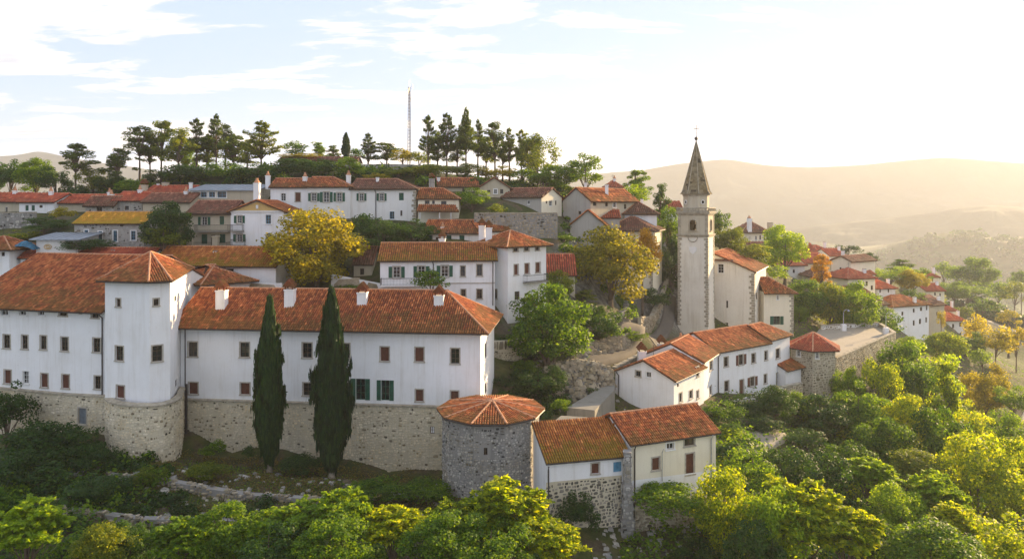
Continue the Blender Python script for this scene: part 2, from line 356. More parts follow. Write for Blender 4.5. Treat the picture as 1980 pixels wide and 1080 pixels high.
def groundmat():
    m, nt, b = newmat('grassy_ground'); g = N('ShaderNodeNewGeometry', nt); p = g.outputs['Position']
    grass = ramp(nt, noise(nt, .35, 6, .65, p), [(.3, (.030, .042, .012)), (.5, (.060, .075, .018)), (.7, (.12, .11, .035))])
    earth = ramp(nt, noise(nt, 1.6, 6, .7, p), [(.3, (.05, .038, .022)), (.7, (.13, .105, .06))])
    rock = ramp(nt, noise(nt, 1.1, 8, .75, p), [(.35, (.05, .05, .045)), (.5, (.20, .19, .165)), (.7, (.42, .40, .35))])
    near = mixc(nt, ramp(nt, noise(nt, .5, 5, .6, p), [(.48, 0), (.6, 1)]), grass, earth)
    sx = N('ShaderNodeSeparateXYZ', nt); nt.links.new(g.outputs['Normal'], sx.inputs[0])
    near = mixc(nt, ramp(nt, sx.outputs[2], [(.62, 1), (.80, 0)]), near, rock)
    vo = N('ShaderNodeTexVoronoi', nt, i_Scale=.009, i_Randomness=.9); nt.links.new(scaled(nt, p, (1, 1.6, .0)), vo.inputs['Vector'])
    sc = N('ShaderNodeSeparateColor', nt); nt.links.new(vo.outputs['Color'], sc.inputs[0])
    field = ramp(nt, sc.outputs[0], [(0, (.06, .10, .02)), (.35, (.11, .17, .03)), (.6, (.17, .19, .05)), (.8, (.26, .23, .10)), (1, (.05, .085, .02))], 'CONSTANT')
    wood = ramp(nt, noise(nt, .008, 6, .6, p), [(.50, 0), (.56, 1)])
    ps = N('ShaderNodeSeparateXYZ', nt); nt.links.new(p, ps.inputs[0])
    hi = N('ShaderNodeMapRange', nt); nt.links.new(math_(nt, 'ADD', ps.outputs[2], math_(nt, 'MULTIPLY', noise(nt, .012, 4, .6, p), 26)), hi.inputs[0]); hi.inputs[1].default_value = -76; hi.inputs[2].default_value = -70
    fy0 = N('ShaderNodeMapRange', nt); nt.links.new(ps.outputs[1], fy0.inputs[0]); fy0.inputs[1].default_value = 520; fy0.inputs[2].default_value = 620
    wood = math_(nt, 'MAXIMUM', wood, math_(nt, 'MULTIPLY', hi.outputs[0], fy0.outputs[0]))
    wc = ramp(nt, noise(nt, .07, 5, .7, p), [(.35, (.012, .024, .007)), (.65, (.045, .065, .015))])
    field = mixc(nt, wood, field, wc)
    far = ramp(nt, math_(nt, 'DIVIDE', ps.outputs[2], 100), [(0, 0), (1, 1)])
    mr = N('ShaderNodeMapRange', nt); nt.links.new(ps.outputs[2], mr.inputs[0]); mr.inputs[1].default_value = -38; mr.inputs[2].default_value = -14; mr.inputs[3].default_value = 1; mr.inputs[4].default_value = 0
    fy = N('ShaderNodeMapRange', nt); nt.links.new(ps.outputs[1], fy.inputs[0]); fy.inputs[1].default_value = 420; fy.inputs[2].default_value = 560
    fac = math_(nt, 'MAXIMUM', mr.outputs[0], fy.outputs[0])
    nt.links.new(mixc(nt, fac, near, field), b.inputs['Base Color']); b.inputs['Roughness'].default_value = 1
    bump(nt, b, noise(nt, 2.2, 8, .75, p), .9, .25)
    return m
M['ground'] = groundmat()
gx_ = spread(-80, 110, .9, -3600, 3600, 1.06); gy_ = spread(40, 150, .9, -900, 3600, 1.05)
ground = link('ground', gridmesh('ground', gx_, gy_, ground_z, M['ground'])); tag(ground, kind='structure')

# mountains
def mtnmat(name, a, b2):
    m, nt, b = newmat(name); p = gpos(nt)
    nt.links.new(ramp(nt, noise(nt, .006, 8, .65, p), [(.35, a), (.65, b2)]), b.inputs['Base Color']); b.inputs['Roughness'].default_value = 1
    bump(nt, b, noise(nt, .02, 8, .7, p), .6, 8); return m
M['mtn'] = mtnmat('wooded_mountain', (.010, .022, .014), (.04, .055, .035))
def mountain(name, prof, dist, foot, seed, label=None):
    pxs = np.arange(prof[0][0], prof[-1][0]+1, 9.0); hs = np.interp(pxs, [p[0] for p in prof], [p[1] for p in prof])
    k = np.hanning(9); k /= k.sum(); hs = np.convolve(np.pad(hs, 4, 'edge'), k, 'valid')
    t = np.linspace(0, 1.6, 70)
    V = np.zeros((len(t), len(pxs), 3))
    for j, (px, h) in enumerate(zip(pxs, hs)):
        a = math.atan((px-990)/F); crest = (400-h)/F*dist          # height above drone of the crest
        H = crest-VAL+14
        for i, tt in enumerate(t):
            r = foot+(dist-foot)*tt
            pr = tt**1.15 if tt <= 1 else max(0, 1-(tt-1)*1.5)
            V[i, j] = ((px-990)/F*r, r, 0); V[i, j, 2] = H*min(1, pr)
    spur = vnoise(V[:, :, 0], V[:, :, 1], 420, seed); spur2 = vnoise(V[:, :, 0], V[:, :, 1], 120, seed+3)
    tt = t[:, None]; env = np.clip(np.minimum(tt*2, (1.02-tt)*5), 0, 1)
    V[:, :, 2] = VAL-14+CZ+V[:, :, 2]*(1+env*.20*spur)+spur2*env*12+np.random.RandomState(seed).uniform(-1, 1, V.shape[:2])*2.6*env
    ny, nx = V.shape[:2]; i = np.arange(nx*ny).reshape(ny, nx)
    f = np.stack([i[:-1, :-1], i[:-1, 1:], i[1:, 1:], i[1:, :-1]], -1).reshape(-1, 4)
    me = bpy.data.meshes.new(name); fastmesh(me, V.reshape(-1, 3), f); me.materials.append(M['mtn']); me.polygons.foreach_set('use_smooth', np.ones(len(f), bool))
    o = link(name, me); tag(o, kind='structure'); return o
mountain('hills', [(700,352),(1000,345),(1100,341),(1165,334),(1250,325),(1330,312),(1400,306),(1480,318),(1560,322),(1650,320),(1740,310),(1820,304),(1900,312),(1980,316),(2100,322),(2300,330),(2500,350),(2700,352)], 2450, 1750, 5)
mountain('distant_mountain', [(-700,322),(-300,312),(-60,306),(0,303),(40,300),(62,293),(75,290),(95,295),(110,298),(150,305),(190,312),(250,322),(300,333),(370,345),(480,350),(760,358)], 2350, 1900, 9)
mountain('hills', [(1250,470),(1350,452),(1450,436),(1530,441),(1620,432),(1700,424),(1790,412),(1870,400),(1930,397),(1990,404),(2100,400),(2300,410),(2500,440)], 1700, 1250, 12)
# haze
hb = MB(); hb.box(-4200, 4200, -1100, 4200, VAL+CZ-60, CZ+200)
HZ = bpy.data.materials.new('haze_air'); HZ.use_nodes = True; hn = HZ.node_tree; hn.nodes.clear()
pv = N('ShaderNodeVolumePrincipled', hn); pv.inputs['Color'].default_value = (.91, .93, .98, 1); pv.inputs['Density'].default_value = 1/5000; pv.inputs['Anisotropy'].default_value = .27
ho = N('ShaderNodeOutputMaterial', hn); hn.links.new(pv.outputs[0], ho.inputs['Volume'])
haze = hb.build('haze', HZ); tag(haze, kind='stuff')
# ------------------------------------------------------------------ roofs
def tile_plane(mb, ridge, poly, pitch, row, seed=0, base_lift=.03):
    """poly: 3D points, first edge is the eave (left to right seen from outside)."""
    P = [Vector(p) for p in poly]; e = (P[1]-P[0]); Lx = e.length; ex = e/Lx
    n = Vector((0, 0, 0))
    for i in range(len(P)): n += P[i].cross(P[(i+1) % len(P)])
    n.normalize()
    if n.z < 0: n = -n
    ey = n.cross(ex); 
    if ey.z < 0: ey = -ey
    q = [((p-P[0]).dot(ex), (p-P[0]).dot(ey)) for p in P]
    rr = random.Random(seed); umin = min(a for a, b in q); umax = max(a for a, b in q); vmax = max(b for a, b in q)
    nc = max(2, round((umax-umin)/pitch)); pt = (umax-umin)/nc; rad = pt*.40
    for c in range(nc):
        u = umin+(c+.5)*pt; hits = []
        for i in range(len(q)):
            (a0, b0), (a1, b1) = q[i], q[(i+1) % len(q)]
            if (a0-u)*(a1-u) <= 0 and a0 != a1: hits.append(b0+(b1-b0)*(u-a0)/(a1-a0))
        if len(hits) < 2: continue
        v0, v1 = min(hits), max(hits)
        if v1-v0 < .08: continue
        nr = max(1, round((v1-v0)/row)); rl = (v1-v0)/nr; colr = rr.random()
        for r in range(nr):
            a = v0+r*rl-(.03 if r else .06); b = v0+(r+1)*rl+.02
            j = rr.uniform(-.012, .012); w = rad*rr.uniform(.92, 1.06)
            h0 = base_lift+w*.95+.02+rr.uniform(-.006, .012); h1 = base_lift+w*.75
            def pp(du, v, h): return P[0]+ex*(u+j+du)+ey*v+n*h
            vs = [pp(-w, a, base_lift), pp(-w*.55, a, h0), pp(w*.55, a, h0), pp(w, a, base_lift),
                  pp(-w*.88, b, base_lift), pp(-w*.48, b, h1), pp(w*.48, b, h1), pp(w*.88, b, base_lift)]
            g = (rr.random()*.85+colr*.15, (a-v0*0)/max(vmax, .1), rr.random(), 1)
            mb.add(vs, [(0, 1, 5, 4), (1, 2, 6, 5), (2, 3, 7, 6), (0, 3, 2, 1)], 0, g)
def slab(mb, poly, th=.14):
    P = [Vector(p) for p in poly]; n = len(P); dn = Vector((0, 0, th))
    mb.add([tuple(p) for p in P]+[tuple(p-dn) for p in P], [tuple(range(n)), tuple(range(2*n-1, n-1, -1))]+[(i, n+i, n+(i+1) % n, (i+1) % n) for i in range(n)])
def ridge_run(mb, a, b, r=.11, step=.42):
    a = Vector(a); b = Vector(b); L_ = (b-a).length; k = max(1, round(L_/step))
    for i in range(k):
        p = a.lerp(b, i/k); q = a.lerp(b, (i+1)/k+.01)
        d = (q-p).normalized(); s = d.cross(Vector((0, 0, 1))).normalized(); up = s.cross(d)
        r0 = r*rnd.uniform(.98, 1.12); r1 = r*.86
        vs = []
        for (c, rad) in ((p, r0), (q, r1)):
            for an in (-1.75, -.9, 0, .9, 1.75): vs.append(c+s*math.sin(an)*rad+up*(math.cos(an)*rad+.035))
        mb.add(vs, [(i_, i_+1, i_+6, i_+5) for i_ in range(4)]+[(0, 1, 2, 3, 4)])
def make_roof(root, off, planes, ridges, mat, pitch, row, gutter=None, name='roof', rr=.11, fine_limit=99):
    sb = MB()
    for pl in planes: slab(sb, pl)
    ro = sb.build(name, M['roofslab'], root, off)
    tb = MB()
    for i, pl in enumerate(planes):
        tile_plane(tb, None, pl, pitch if i < fine_limit else pitch*1.8, row if i < fine_limit else row*2, seed=i+int(abs(off[0])*7))
    to = tb.build('roof_tiles', mat, ro, off); tag(to, kind='stuff')
    rb = MB()
    for a, b in ridges: ridge_run(rb, a, b, rr, .42 if pitch < .3 else .7)
    if ridges: tag(rb.build('ridge_tiles', M['mortar_ridge'], ro, off), kind='stuff')
    if gutter:
        for a, b in gutter:
            gb = MB(); a = Vector(a); b = Vector(b); gb.tube([a-Vector((0, 0, .06)), b-Vector((0, 0, .06))], .065, 6)
            gb.build('gutter', M['darkmetal'], root, off)
    return ro
# ------------------------------------------------------------------ windows
_wc = {}
STY = { # frame, surround, shutter, pane dark
 'p': ('wood', 'surround', None), 'w': ('wood_white', 'sur_white', None), 'b': ('brown', 'surround', 'closed'), 'g': ('wood_white', 'surround', 'green'),
 'n': ('wood', None, None), 's': ('wood', None, None), 'x': ('green', None, 'closedgreen'), 'bl': ('blue', 'sur_white', None), 'd': ('brown', 'surround', 'door'),
 'c': ('blue', None, 'closedblue'), 'k': ('wood', 'quoin', None), 'bo': ('wood', 'surround', 'brown'), 'gs': ('greyshut', 'surround', 'closedgrey')}
def wmeshes(w, h, sty, detail):
    key = (round(w, 1), round(h, 1), sty, detail)
    if key in _wc: return _wc[key]
    w, h = max(.25, key[0]), max(.25, key[1])
    fm, sm, sh = STY[sty]; out = {}; t = .055 if detail else .07
    b = MB(); y0, y1 = .10, .16
    b.box(-w/2, -w/2+t, y0, y1, -h/2, h/2); b.box(w/2-t, w/2, y0, y1, -h/2, h/2); b.box(-w/2+t, w/2-t, y0, y1, -h/2, -h/2+t); b.box(-w/2+t, w/2-t, y0, y1, h/2-t, h/2)
    closed = sh in ('closed', 'closedgreen', 'closedblue', 'closedgrey', 'door')
    if closed:
        for k in range(2):
            x0 = -w/2+t+k*(w/2-t)+.008; x1 = x0+w/2-t-.016
            b.box(x0, x1, y0+.015, y1-.01, -h/2+t, h/2-t)
            for z in (np.arange(-h/2+t+.05, h/2-t-.04, .11) if detail else []): b.box(x0+.04, x1-.04, y0-.005, y0+.016, z, z+.05)
    elif w > .45 or detail:
        b.box(-.022, .022, y0+.005, y1-.005, -h/2+t, h/2-t)
        nz = 2 if h > .9 else 1
        if h > .6:
            for k in range(1, nz+1):
                z = -h/2+h*k/(nz+1)
                for s in (-1, 1):
                    xa, xb = sorted((s*.022, s*(w/2-t))); b.box(xa, xb, y0+.012, y1-.012, z-.015, z+.015)
    out['window'] = b.mesh('window', M[fm])
    b = MB(); b.box(-w/2, w/2, y1+.005, y1+.02, -h/2, h/2); out['pane'] = b.mesh('pane', M['glass'])
    if sm and detail:
        q = .11; b = MB(); a0, a1 = -.035, .02
        b.box(-w/2-q, -w/2-.001, a0, a1, -h/2, h/2+q); b.box(w/2+.001, w/2+q, a0, a1, -h/2, h/2+q); b.box(-w/2, w/2, a0, a1, h/2+.001, h/2+q)
        out['surround'] = b.mesh('surround', M[sm])
        b = MB(); b.box(-w/2-q-.04, w/2+q+.04, -.10, .03, -h/2-.11, -h/2-.003); out['sill'] = b.mesh('sill', M[sm])
    elif sm:
        b = MB(); b.box(-w/2-.06, w/2+.06, -.07, .03, -h/2-.09, -h/2-.003); out['sill'] = b.mesh('sill', M[sm])
    if sh in ('green', 'brown'):
        b = MB(); sw = w*.5; b.box(0, sw, -.045, -.012, -h/2, h/2)
        for z in np.arange(-h/2+.07, h/2-.08, .10 if detail else .22): b.box(.05, sw-.05, -.06, -.044, z, z+.05 if detail else z+.12)
        out['shutter'] = b.mesh('shutter', M[sh])
    _wc[key] = out; return out
def put_window(root, off, P, d, u, z, w, h, sty, detail=True):
    """P wall start (Vector2), d unit dir; local x along wall, +y into the wall."""
    ms = wmeshes(w, h, sty, detail); rz = math.atan2(d[1], d[0])
    name = 'door' if STY[sty][2] == 'door' else 'window'
    o = link(name, ms['window'], root, (P[0]+d[0]*u-off[0], P[1]+d[1]*u-off[1], z-off[2]), rz)
    for k in ('pane', 'surround', 'sill'):
        if k in ms: link(k, ms[k], o)
    if 'shutter' in ms:
        W = max(.25, round(w, 1)); g = .13 if 'surround' in ms else .02
        link('shutter', ms['shutter'], o, (-W/2-W*.5-g, 0, 0)); link('shutter', ms['shutter'], o, (W/2+g, 0, 0))
    return o
def wall_mesh(mb, P, Q, zb, prof, holes, reveal=.2, m=0):
    """vertical wall from P to Q (2D). prof: [(u,z)...] top profile. holes: (u0,u1,z0,z1)"""
    P = Vector(P); Q = Vector(Q); Lw = (Q-P).length; d = (Q-P)/Lw; nin = Vector((-d.y, d.x))
    us = sorted(set([0, Lw]+[p[0] for p in prof]+[v for h in holes for v in h[:2]]))
    us = [u for u in us if -1e-6 <= u <= Lw+1e-6]
    def top(u): return float(np.interp(u, [p[0] for p in prof], [p[1] for p in prof]))
    def pt(u, z, y=0): return (P.x+d.x*u+nin.x*y, P.y+d.y*u+nin.y*y, z)
    for a, b in zip(us[:-1], us[1:]):
        if b-a < 1e-5: continue
        mid = (a+b)/2; hs = sorted([h for h in holes if h[0] < mid < h[1]], key=lambda h: h[2])
        z = zb
        for h in hs:
            if h[2] > z: mb.quad(pt(a, z), pt(b, z), pt(b, h[2]), pt(a, h[2]), m)
            z = h[3]
        if min(top(a), top(b)) >= z-1e-6: mb.quad(pt(a, z), pt(b, z), pt(b, top(b)), pt(a, top(a)), m)
    for (a, b, z0, z1) in holes:
        r = reveal
        mb.quad(pt(a, z0), pt(a, z1), pt(a, z1, r), pt(a, z0, r), m); mb.quad(pt(b, z1), pt(b, z0), pt(b, z0, r), pt(b, z1, r), m)
        mb.quad(pt(a, z1), pt(b, z1), pt(b, z1, r), pt(a, z1, r), m); mb.quad(pt(b, z0), pt(a, z0), pt(a, z0, r), pt(b, z0, r), m)
def px_on_wall(P, Q, px):
    """u and depth where the sight line through column px meets the wall line."""
    k = (px-990)/F; dx, dy = Q[0]-P[0], Q[1]-P[1]; den = dx-k*dy
    t = (k*P[1]-P[0])/den; Lw = math.hypot(dx, dy)
    return t*Lw, P[1]+dy*t
def holes_for(P, Q, wl, zb, label=''):
    hs = []; Lw = math.hypot(Q[0]-P[0], Q[1]-P[1])
    for (px, py, w, h, sty) in wl:
        u0, _ = px_on_wall(P, Q, px-w/2); u1, _ = px_on_wall(P, Q, px+w/2); u, Y = px_on_wall(P, Q, px)
        W = max(.25, round(abs(u1-u0), 1)); H = max(.25, round(h/F*Y, 1)); z = Z(py, Y)
        if u-W/2 < .03 or u+W/2 > Lw-.03 or z-H/2 < zb+.02: print('WINDOW OUT', label, px, py, round(u, 1), round(Lw, 1), round(z-zb, 2)); continue
        if any(u-W/2 < q[1]+.05 and u+W/2 > q[0]-.05 and z-H/2 < q[3]+.05 and z+H/2 > q[2]-.05 for q in hs): print('WINDOW CLASH', label, px, py); continue
        hs.append((u-W/2, u+W/2, z-H/2, z+H/2, sty))
    return hs
def stonework(mb, fn, length, z0, z1, sh=.24, sw=.34, proud=.05, holes=(), seed=1, z1f=None, z0f=None, zc=CZ):
    """rough wandering courses of individual stones; fn(u) -> (x, y, nx, ny) on the wall, outward normal."""
    rr = random.Random(seed); z = z0; big = sh > .5; p1, p2 = rr.uniform(0, 6), rr.uniform(0, 6); fix = .0 if big else 1.0
    while z < z1-.06:
        hh = sh*rr.uniform(.75, 1.25); u = rr.uniform(-.5, .1)*sw
        while u < length-.05:
            ww = sw*rr.choice((.45, .65, .8, 1, 1.2, 1.5))*rr.uniform(.8, 1.2); a = max(0, u+.015); b = min(length, u+ww-.02); um = (a+b)/2; u += ww
            wav = fix*hh*(.38*math.sin(um*1.1+p1+z*.7)+.28*math.sin(um*2.7+p2+z*1.9)); s_ = rr.uniform(.62, 1.18) if fix else 1
            za = z+wav+hh*(1-s_)*rr.uniform(.1, .9)+.01; zb_ = za+hh*s_-.025
            if b-a < .08: continue
            top = z1f(um) if z1f else z1; bot = z0f(um) if z0f else z0-1
            if zb_ > top: zb_ = top
            if zb_-za < .06 or zb_ < bot: continue
            if any(a < h[1]+.1 and b > h[0]-.1 and za < h[3]+.1 and zb_ > h[2]-.1 for h in holes): continue
            if rr.random() < .07: continue
            t = rr.random(); col = (t, rr.random(), rr.random(), 1)
            pr = proud*rr.uniform(.4, 1.5)*(.2 if t > .9 else 1); w_, h_ = b-a, zb_-za; n = 6; ring = []
            ph = rr.uniform(0, 1)
            cs = [(0, .5), (.18, .04), (.78, 0), (1, .45), (.84, 1), (.22, .97)]
            ring = [(a+w_*min(1, max(0, x_+rr.uniform(-.10, .10))), za+h_*min(1.03, max(-.03, y_+rr.uniform(-.14, .14)))) for x_, y_ in cs]
            cu_, cz_ = (a+b)/2, (za+zb_)/2; pts = []
            for (k_, o) in ((1, -.02), (rr.uniform(.66, .8), pr)):
                for (uu, z_) in ring:
                    uu = cu_+(uu-cu_)*k_; z2 = cz_+(z_-cz_)*k_; x, y, nx, ny = fn(min(max(uu, 0), length)); pts.append((x+nx*o, y+ny*o, z2))
            mb.add(pts, [(6, 7, 8, 9, 10, 11)]+[(i, (i+1) % 6, 6+(i+1) % 6, 6+i) for i in range(6)], 0, col)
        z += hh
def line_fn(P, Q, o=0):
    Lw = math.hypot(Q[0]-P[0], Q[1]-P[1]); d = ((Q[0]-P[0])/Lw, (Q[1]-P[1])/Lw); n = (d[1], -d[0])
    return (lambda u: (P[0]+d[0]*u+n[0]*o, P[1]+d[1]*u+n[1]*o, n[0], n[1])), Lw
# ------------------------------------------------------------------ house
def chimney(root, off, x, y, z0, z1, w=.55, cap='tile', mat='white', name='chimney', rz=0):
    b = MB(); b.box(-w/2, w/2, -w/2, w/2, z0, z1-.25); b.box(-w/2-.05, w/2+.05, -w/2-.05, w/2+.05, z1-.25, z1-.12)
    c = link(name, b.mesh(name, M[mat]), root, (x-off[0], y-off[1], -off[2]), rz)
    b = MB()
    if cap == 'tile':
        e = w/2+.12; t = w/2-.05
        for s1, s2 in ((-1, -1), (1, -1), (1, 1), (-1, 1)): b.box(min(s1*t, s1*(t-.12)), max(s1*t, s1*(t-.12)), min(s2*t, s2*(t-.12)), max(s2*t, s2*(t-.12)), z1-.12, z1+.16)
        zt = z1+.16
        b.add([(-e, -e, zt), (e, -e, zt), (e, e, zt), (-e, e, zt), (0, -e, zt+w*.75), (0, e, zt+w*.75)], [(0, 3, 2, 1), (0, 1, 4), (2, 3, 5), (1, 2, 5, 4), (3, 0, 4, 5)])
        for s in (-1, 1):
            for k in range(4):
                yy = -e+.1+k*(2*e-.2)/3; b.tube([(s*e, yy, zt+.03), (0, yy, zt+w*.75+.03)], .05, 4)
        link('chimney_cap', b.mesh('chimney_cap', M['roof']), c)
    elif cap == 'pot':
        b.tube([(0, 0, z1-.12), (0, 0, z1+.12), (0, 0, z1+.2), (0, 0, z1+.55)], [w*.55, w*.5, w*.3, w*.22], 8)
        link('chimney_pot', b.mesh('chimney_pot', M['mortar_ridge']), c)
    else:
        b.box(-w/2-.02, w/2+.02, -w/2-.02, w/2+.02, z1-.12, z1); link('chimney_cap', b.mesh('chimney_cap', M['concrete']), c)
    return c
def v2(a, b, t=0): return (a[0]+(b[0]-a[0])*t, a[1]+(b[1]-a[1])*t)
def rectw(a, b, depth):
    Lw = math.hypot(b[0]-a[0], b[1]-a[1]); d = ((b[0]-a[0])/Lw, (b[1]-a[1])/Lw); p = (-d[1]*depth, d[0]*depth)
    return [a, b, (b[0]+p[0], b[1]+p[1]), (a[0]+p[0], a[1]+p[1])]
def rect(A, B, depth):
    a = (X(*A), A[1]); b = (X(*B), B[1]); Lw = math.hypot(b[0]-a[0], b[1]-a[1]); d = ((b[0]-a[0])/Lw, (b[1]-a[1])/Lw); p = (-d[1]*depth, d[0]*depth)
    return [a, b, (b[0]+p[0], b[1]+p[1]), (a[0]+p[0], a[1]+p[1])]
def house(label, A=None, B=None, depth=6, eave=None, zb=None, base=None, roof='gable', rise=None, oh=.45, ohg=.25, wall='white', tiles='roof', wins=(), chims=(), pitch=.3, row=.5,
          hipL=0, hipR=0, fp=None, name='house', cat='house', group=None, detail=False, gutter=True, wallm=None, stone=None, ohf=None, rr=.11, ze=None, flush=False, stonesz=(.26, .38)):
    fp = fp or rect(A, B, depth)
    YA = fp[0][1]; ze = ze if ze is not None else Z(eave, YA)
    cx_ = sum(p[0] for p in fp)/4; cy2 = sum(p[1] for p in fp)/4
    if zb is None: zb = Z(base, YA)
    off = (cx_, cy2, zb); root = empty(name, off); tag(root, label, cat, group)
    W = math.dist(fp[0], fp[1]); D = math.dist(fp[1], fp[2])
    if rise is None: rise = (D if roof in ('gable', 'hip', 'shed') else W)/2*.44*(2 if roof == 'shed' else 1)
    profs = [[(0, 0), (math.dist(fp[i], fp[(i+1) % 4]), 0)] for i in range(4)]
    if roof == 'gable':
        if not hipR: profs[1] = [(0, 0), (D/2, rise), (D, 0)]
        if not hipL: L3 = math.dist(fp[3], fp[0]); profs[3] = [(0, 0), (L3/2, rise), (L3, 0)]
    elif roof == 'gable_y':
        profs[0] = [(0, 0), (W/2, rise), (W, 0)]; L2 = math.dist(fp[2], fp[3]); profs[2] = [(0, 0), (L2/2, rise), (L2, 0)]
    elif roof == 'shed':
        profs[1] = [(0, 0), (D, rise)]; profs[2] = [(0, rise), (W, rise)]; profs[3] = [(0, rise), (D, 0)]
    wb = MB(); sb = MB(); zlow = zb-3.5
    for i in range(4):
        P, Q = fp[i], fp[(i+1) % 4]; hs = holes_for(P, Q, [w[1:] for w in wins if w[0] == i], zb-3, label[:20])
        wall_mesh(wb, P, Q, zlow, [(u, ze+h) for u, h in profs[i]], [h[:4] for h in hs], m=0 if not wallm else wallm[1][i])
        Lw = math.dist(P, Q); d = ((Q[0]-P[0])/Lw, (Q[1]-P[1])/Lw)
        for (u0, u1, z0, z1, sty) in hs: put_window(root, off, P, d, (u0+u1)/2, (z0+z1)/2, u1-u0, z1-z0, sty, detail)
        if stone and i in stone:
            fn, Lw = line_fn(P, Q); pu = [p[0] for p in profs[i]]; ph = [ze+p[1] for p in profs[i]]
            stonework(sb, fn, Lw, zb-1, max(ph), stonesz[0], stonesz[1], .04, hs, seed=i+3, z1f=lambda u: float(np.interp(u, pu, ph))-.1)
    wb.build('wall', [M[wall]]+([M[m] for m in wallm[0]] if wallm else []), root, off)
    if stone: tag(sb.build('stonework', M[stone['mat']] if isinstance(stone, dict) and 'mat' in stone else M['stone_grey'], root, off), kind='stuff')
    a, b, c, d_ = [Vector((p[0], p[1], 0)) for p in fp]
    ex = (b-a).normalized(); ey = (c-b).normalized(); zt = ze+.10
    V = lambda v, z: (v.x, v.y, z)
    hw = (D/2 if roof != 'gable_y' else W/2); sl = rise/hw if roof != 'shed' else rise/D
    of = ohf if ohf is not None else oh
    if roof in ('gable', 'hip'):
        if roof == 'hip' and not (hipL or hipR): hipL = hipR = min(D/2, W/2*.98)
        oL = oh if hipL else ohg; oR = oh if hipR else ohg
        A_ = a-ex*oL-ey*of; B_ = b+ex*oR-ey*of; C_ = c+ex*oR+ey*oh; D2 = d_-ex*oL+ey*oh
        zf = zt-sl*of; zk = zt-sl*oh; zf = zk = min(zf, zk) if (hipL or hipR) else zf; zk = zt-sl*oh
        R0 = (a+d_)/2+ex*(hipL if hipL else -ohg); R1 = (b+c)/2-ex*(hipR if hipR else -ohg); zr = zt+rise
        planes = [[V(A_, zf), V(B_, zf), V(R1, zr), V(R0, zr)]]
        ridges = [(V(R0, zr), V(R1, zr))]; gut = [(V(A_, zf), V(B_, zf))]
        if hipR: planes.append([V(B_, zf), V(C_, zk), V(R1, zr)]); ridges += [(V(B_, zf), V(R1, zr)), (V(C_, zk), V(R1, zr))]; gut.append((V(B_, zf), V(C_, zk)))
        if hipL: planes.append([V(D2, zk), V(A_, zf), V(R0, zr)]); ridges += [(V(A_, zf), V(R0, zr)), (V(D2, zk), V(R0, zr))]
        planes.append([V(C_, zk), V(D2, zk), V(R0, zr), V(R1, zr)])
        fl = len(planes)-1
    elif roof == 'gable_y':
        A_ = a-ex*oh-ey*ohg; B_ = b+ex*oh-ey*ohg; C_ = c+ex*oh+ey*ohg; D2 = d_-ex*oh+ey*ohg; zk = zt-sl*oh; zr = zt+rise
        R0 = (a+b)/2-ey*ohg; R1 = (c+d_)/2+ey*ohg
        planes = [[V(B_, zk), V(C_, zk), V(R1, zr), V(R0, zr)], [V(D2, zk), V(A_, zk), V(R0, zr), V(R1, zr)]]
        ridges = [(V(R0, zr), V(R1, zr))]; gut = [(V(B_, zk), V(C_, zk)), (V(A_, zk), V(D2, zk))]; fl = 9
    elif roof == 'shed':
        A_ = a-ex*ohg-ey*of; B_ = b+ex*ohg-ey*of; C_ = c+ex*ohg+ey*ohg; D2 = d_-ex*ohg+ey*ohg
        planes = [[V(A_, zt-sl*of), V(B_, zt-sl*of), V(C_, zt+rise+sl*ohg), V(D2, zt+rise+sl*ohg)]]; ridges = []; gut = [(V(A_, zt-sl*of), V(B_, zt-sl*of))]; fl = 9
    if tiles in ('metalroof',):
        sb2 = MB()
        for pl in planes:
            slab(sb2, pl, .1)
            P0 = Vector(pl[0]); P1 = Vector(pl[1]); P2 = Vector(pl[2]); P3 = Vector(pl[-1]); k = int((P1-P0).length/.8)
            for j in range(k+1): sb2.tube([P0.lerp(P1, j/k)+Vector((0, 0, .03)), P3.lerp(P2, j/k)+Vector((0, 0, .03))], .03, 4)
        sb2.build('roof', M['metalroof'], root, off)
    else:
        make_roof(root, off, planes, ridges, M[tiles], pitch, row, gut if gutter else None, rr=rr, fine_limit=fl)
    for ch in chims:                      # (px, depth, py_top, width, cap)
        px, Y, pyt, w, cap = ch[:5]; x = X(px, Y)
        chimney(root, off, x, Y, ze-.2, Z(pyt, Y), w, cap, ch[5] if len(ch) > 5 else 'white')
    hsh = sum(map(ord, label)) % 4
    if hsh == 1 and roof != 'shed':
        b_ = MB(); p_ = (R0*.7+R1*.3) if roof != 'hip' else (R0+R1)/2; zr_ = zt+rise; hA = 1.3; b_.tube([(p_.x, p_.y, zr_-.2), (p_.x, p_.y, zr_+hA)], .025, 4)
        for q_, w_ in ((.95, .45), (.75, .55), (1.15, .35)): b_.tube([(p_.x-w_, p_.y-.15, zr_+q_*1.05), (p_.x+w_, p_.y+.15, zr_+q_*1.05)], .018, 3)
        b_.build('aerial', M['darkmetal'], root, off)
    return root, fp, ze, zb, off
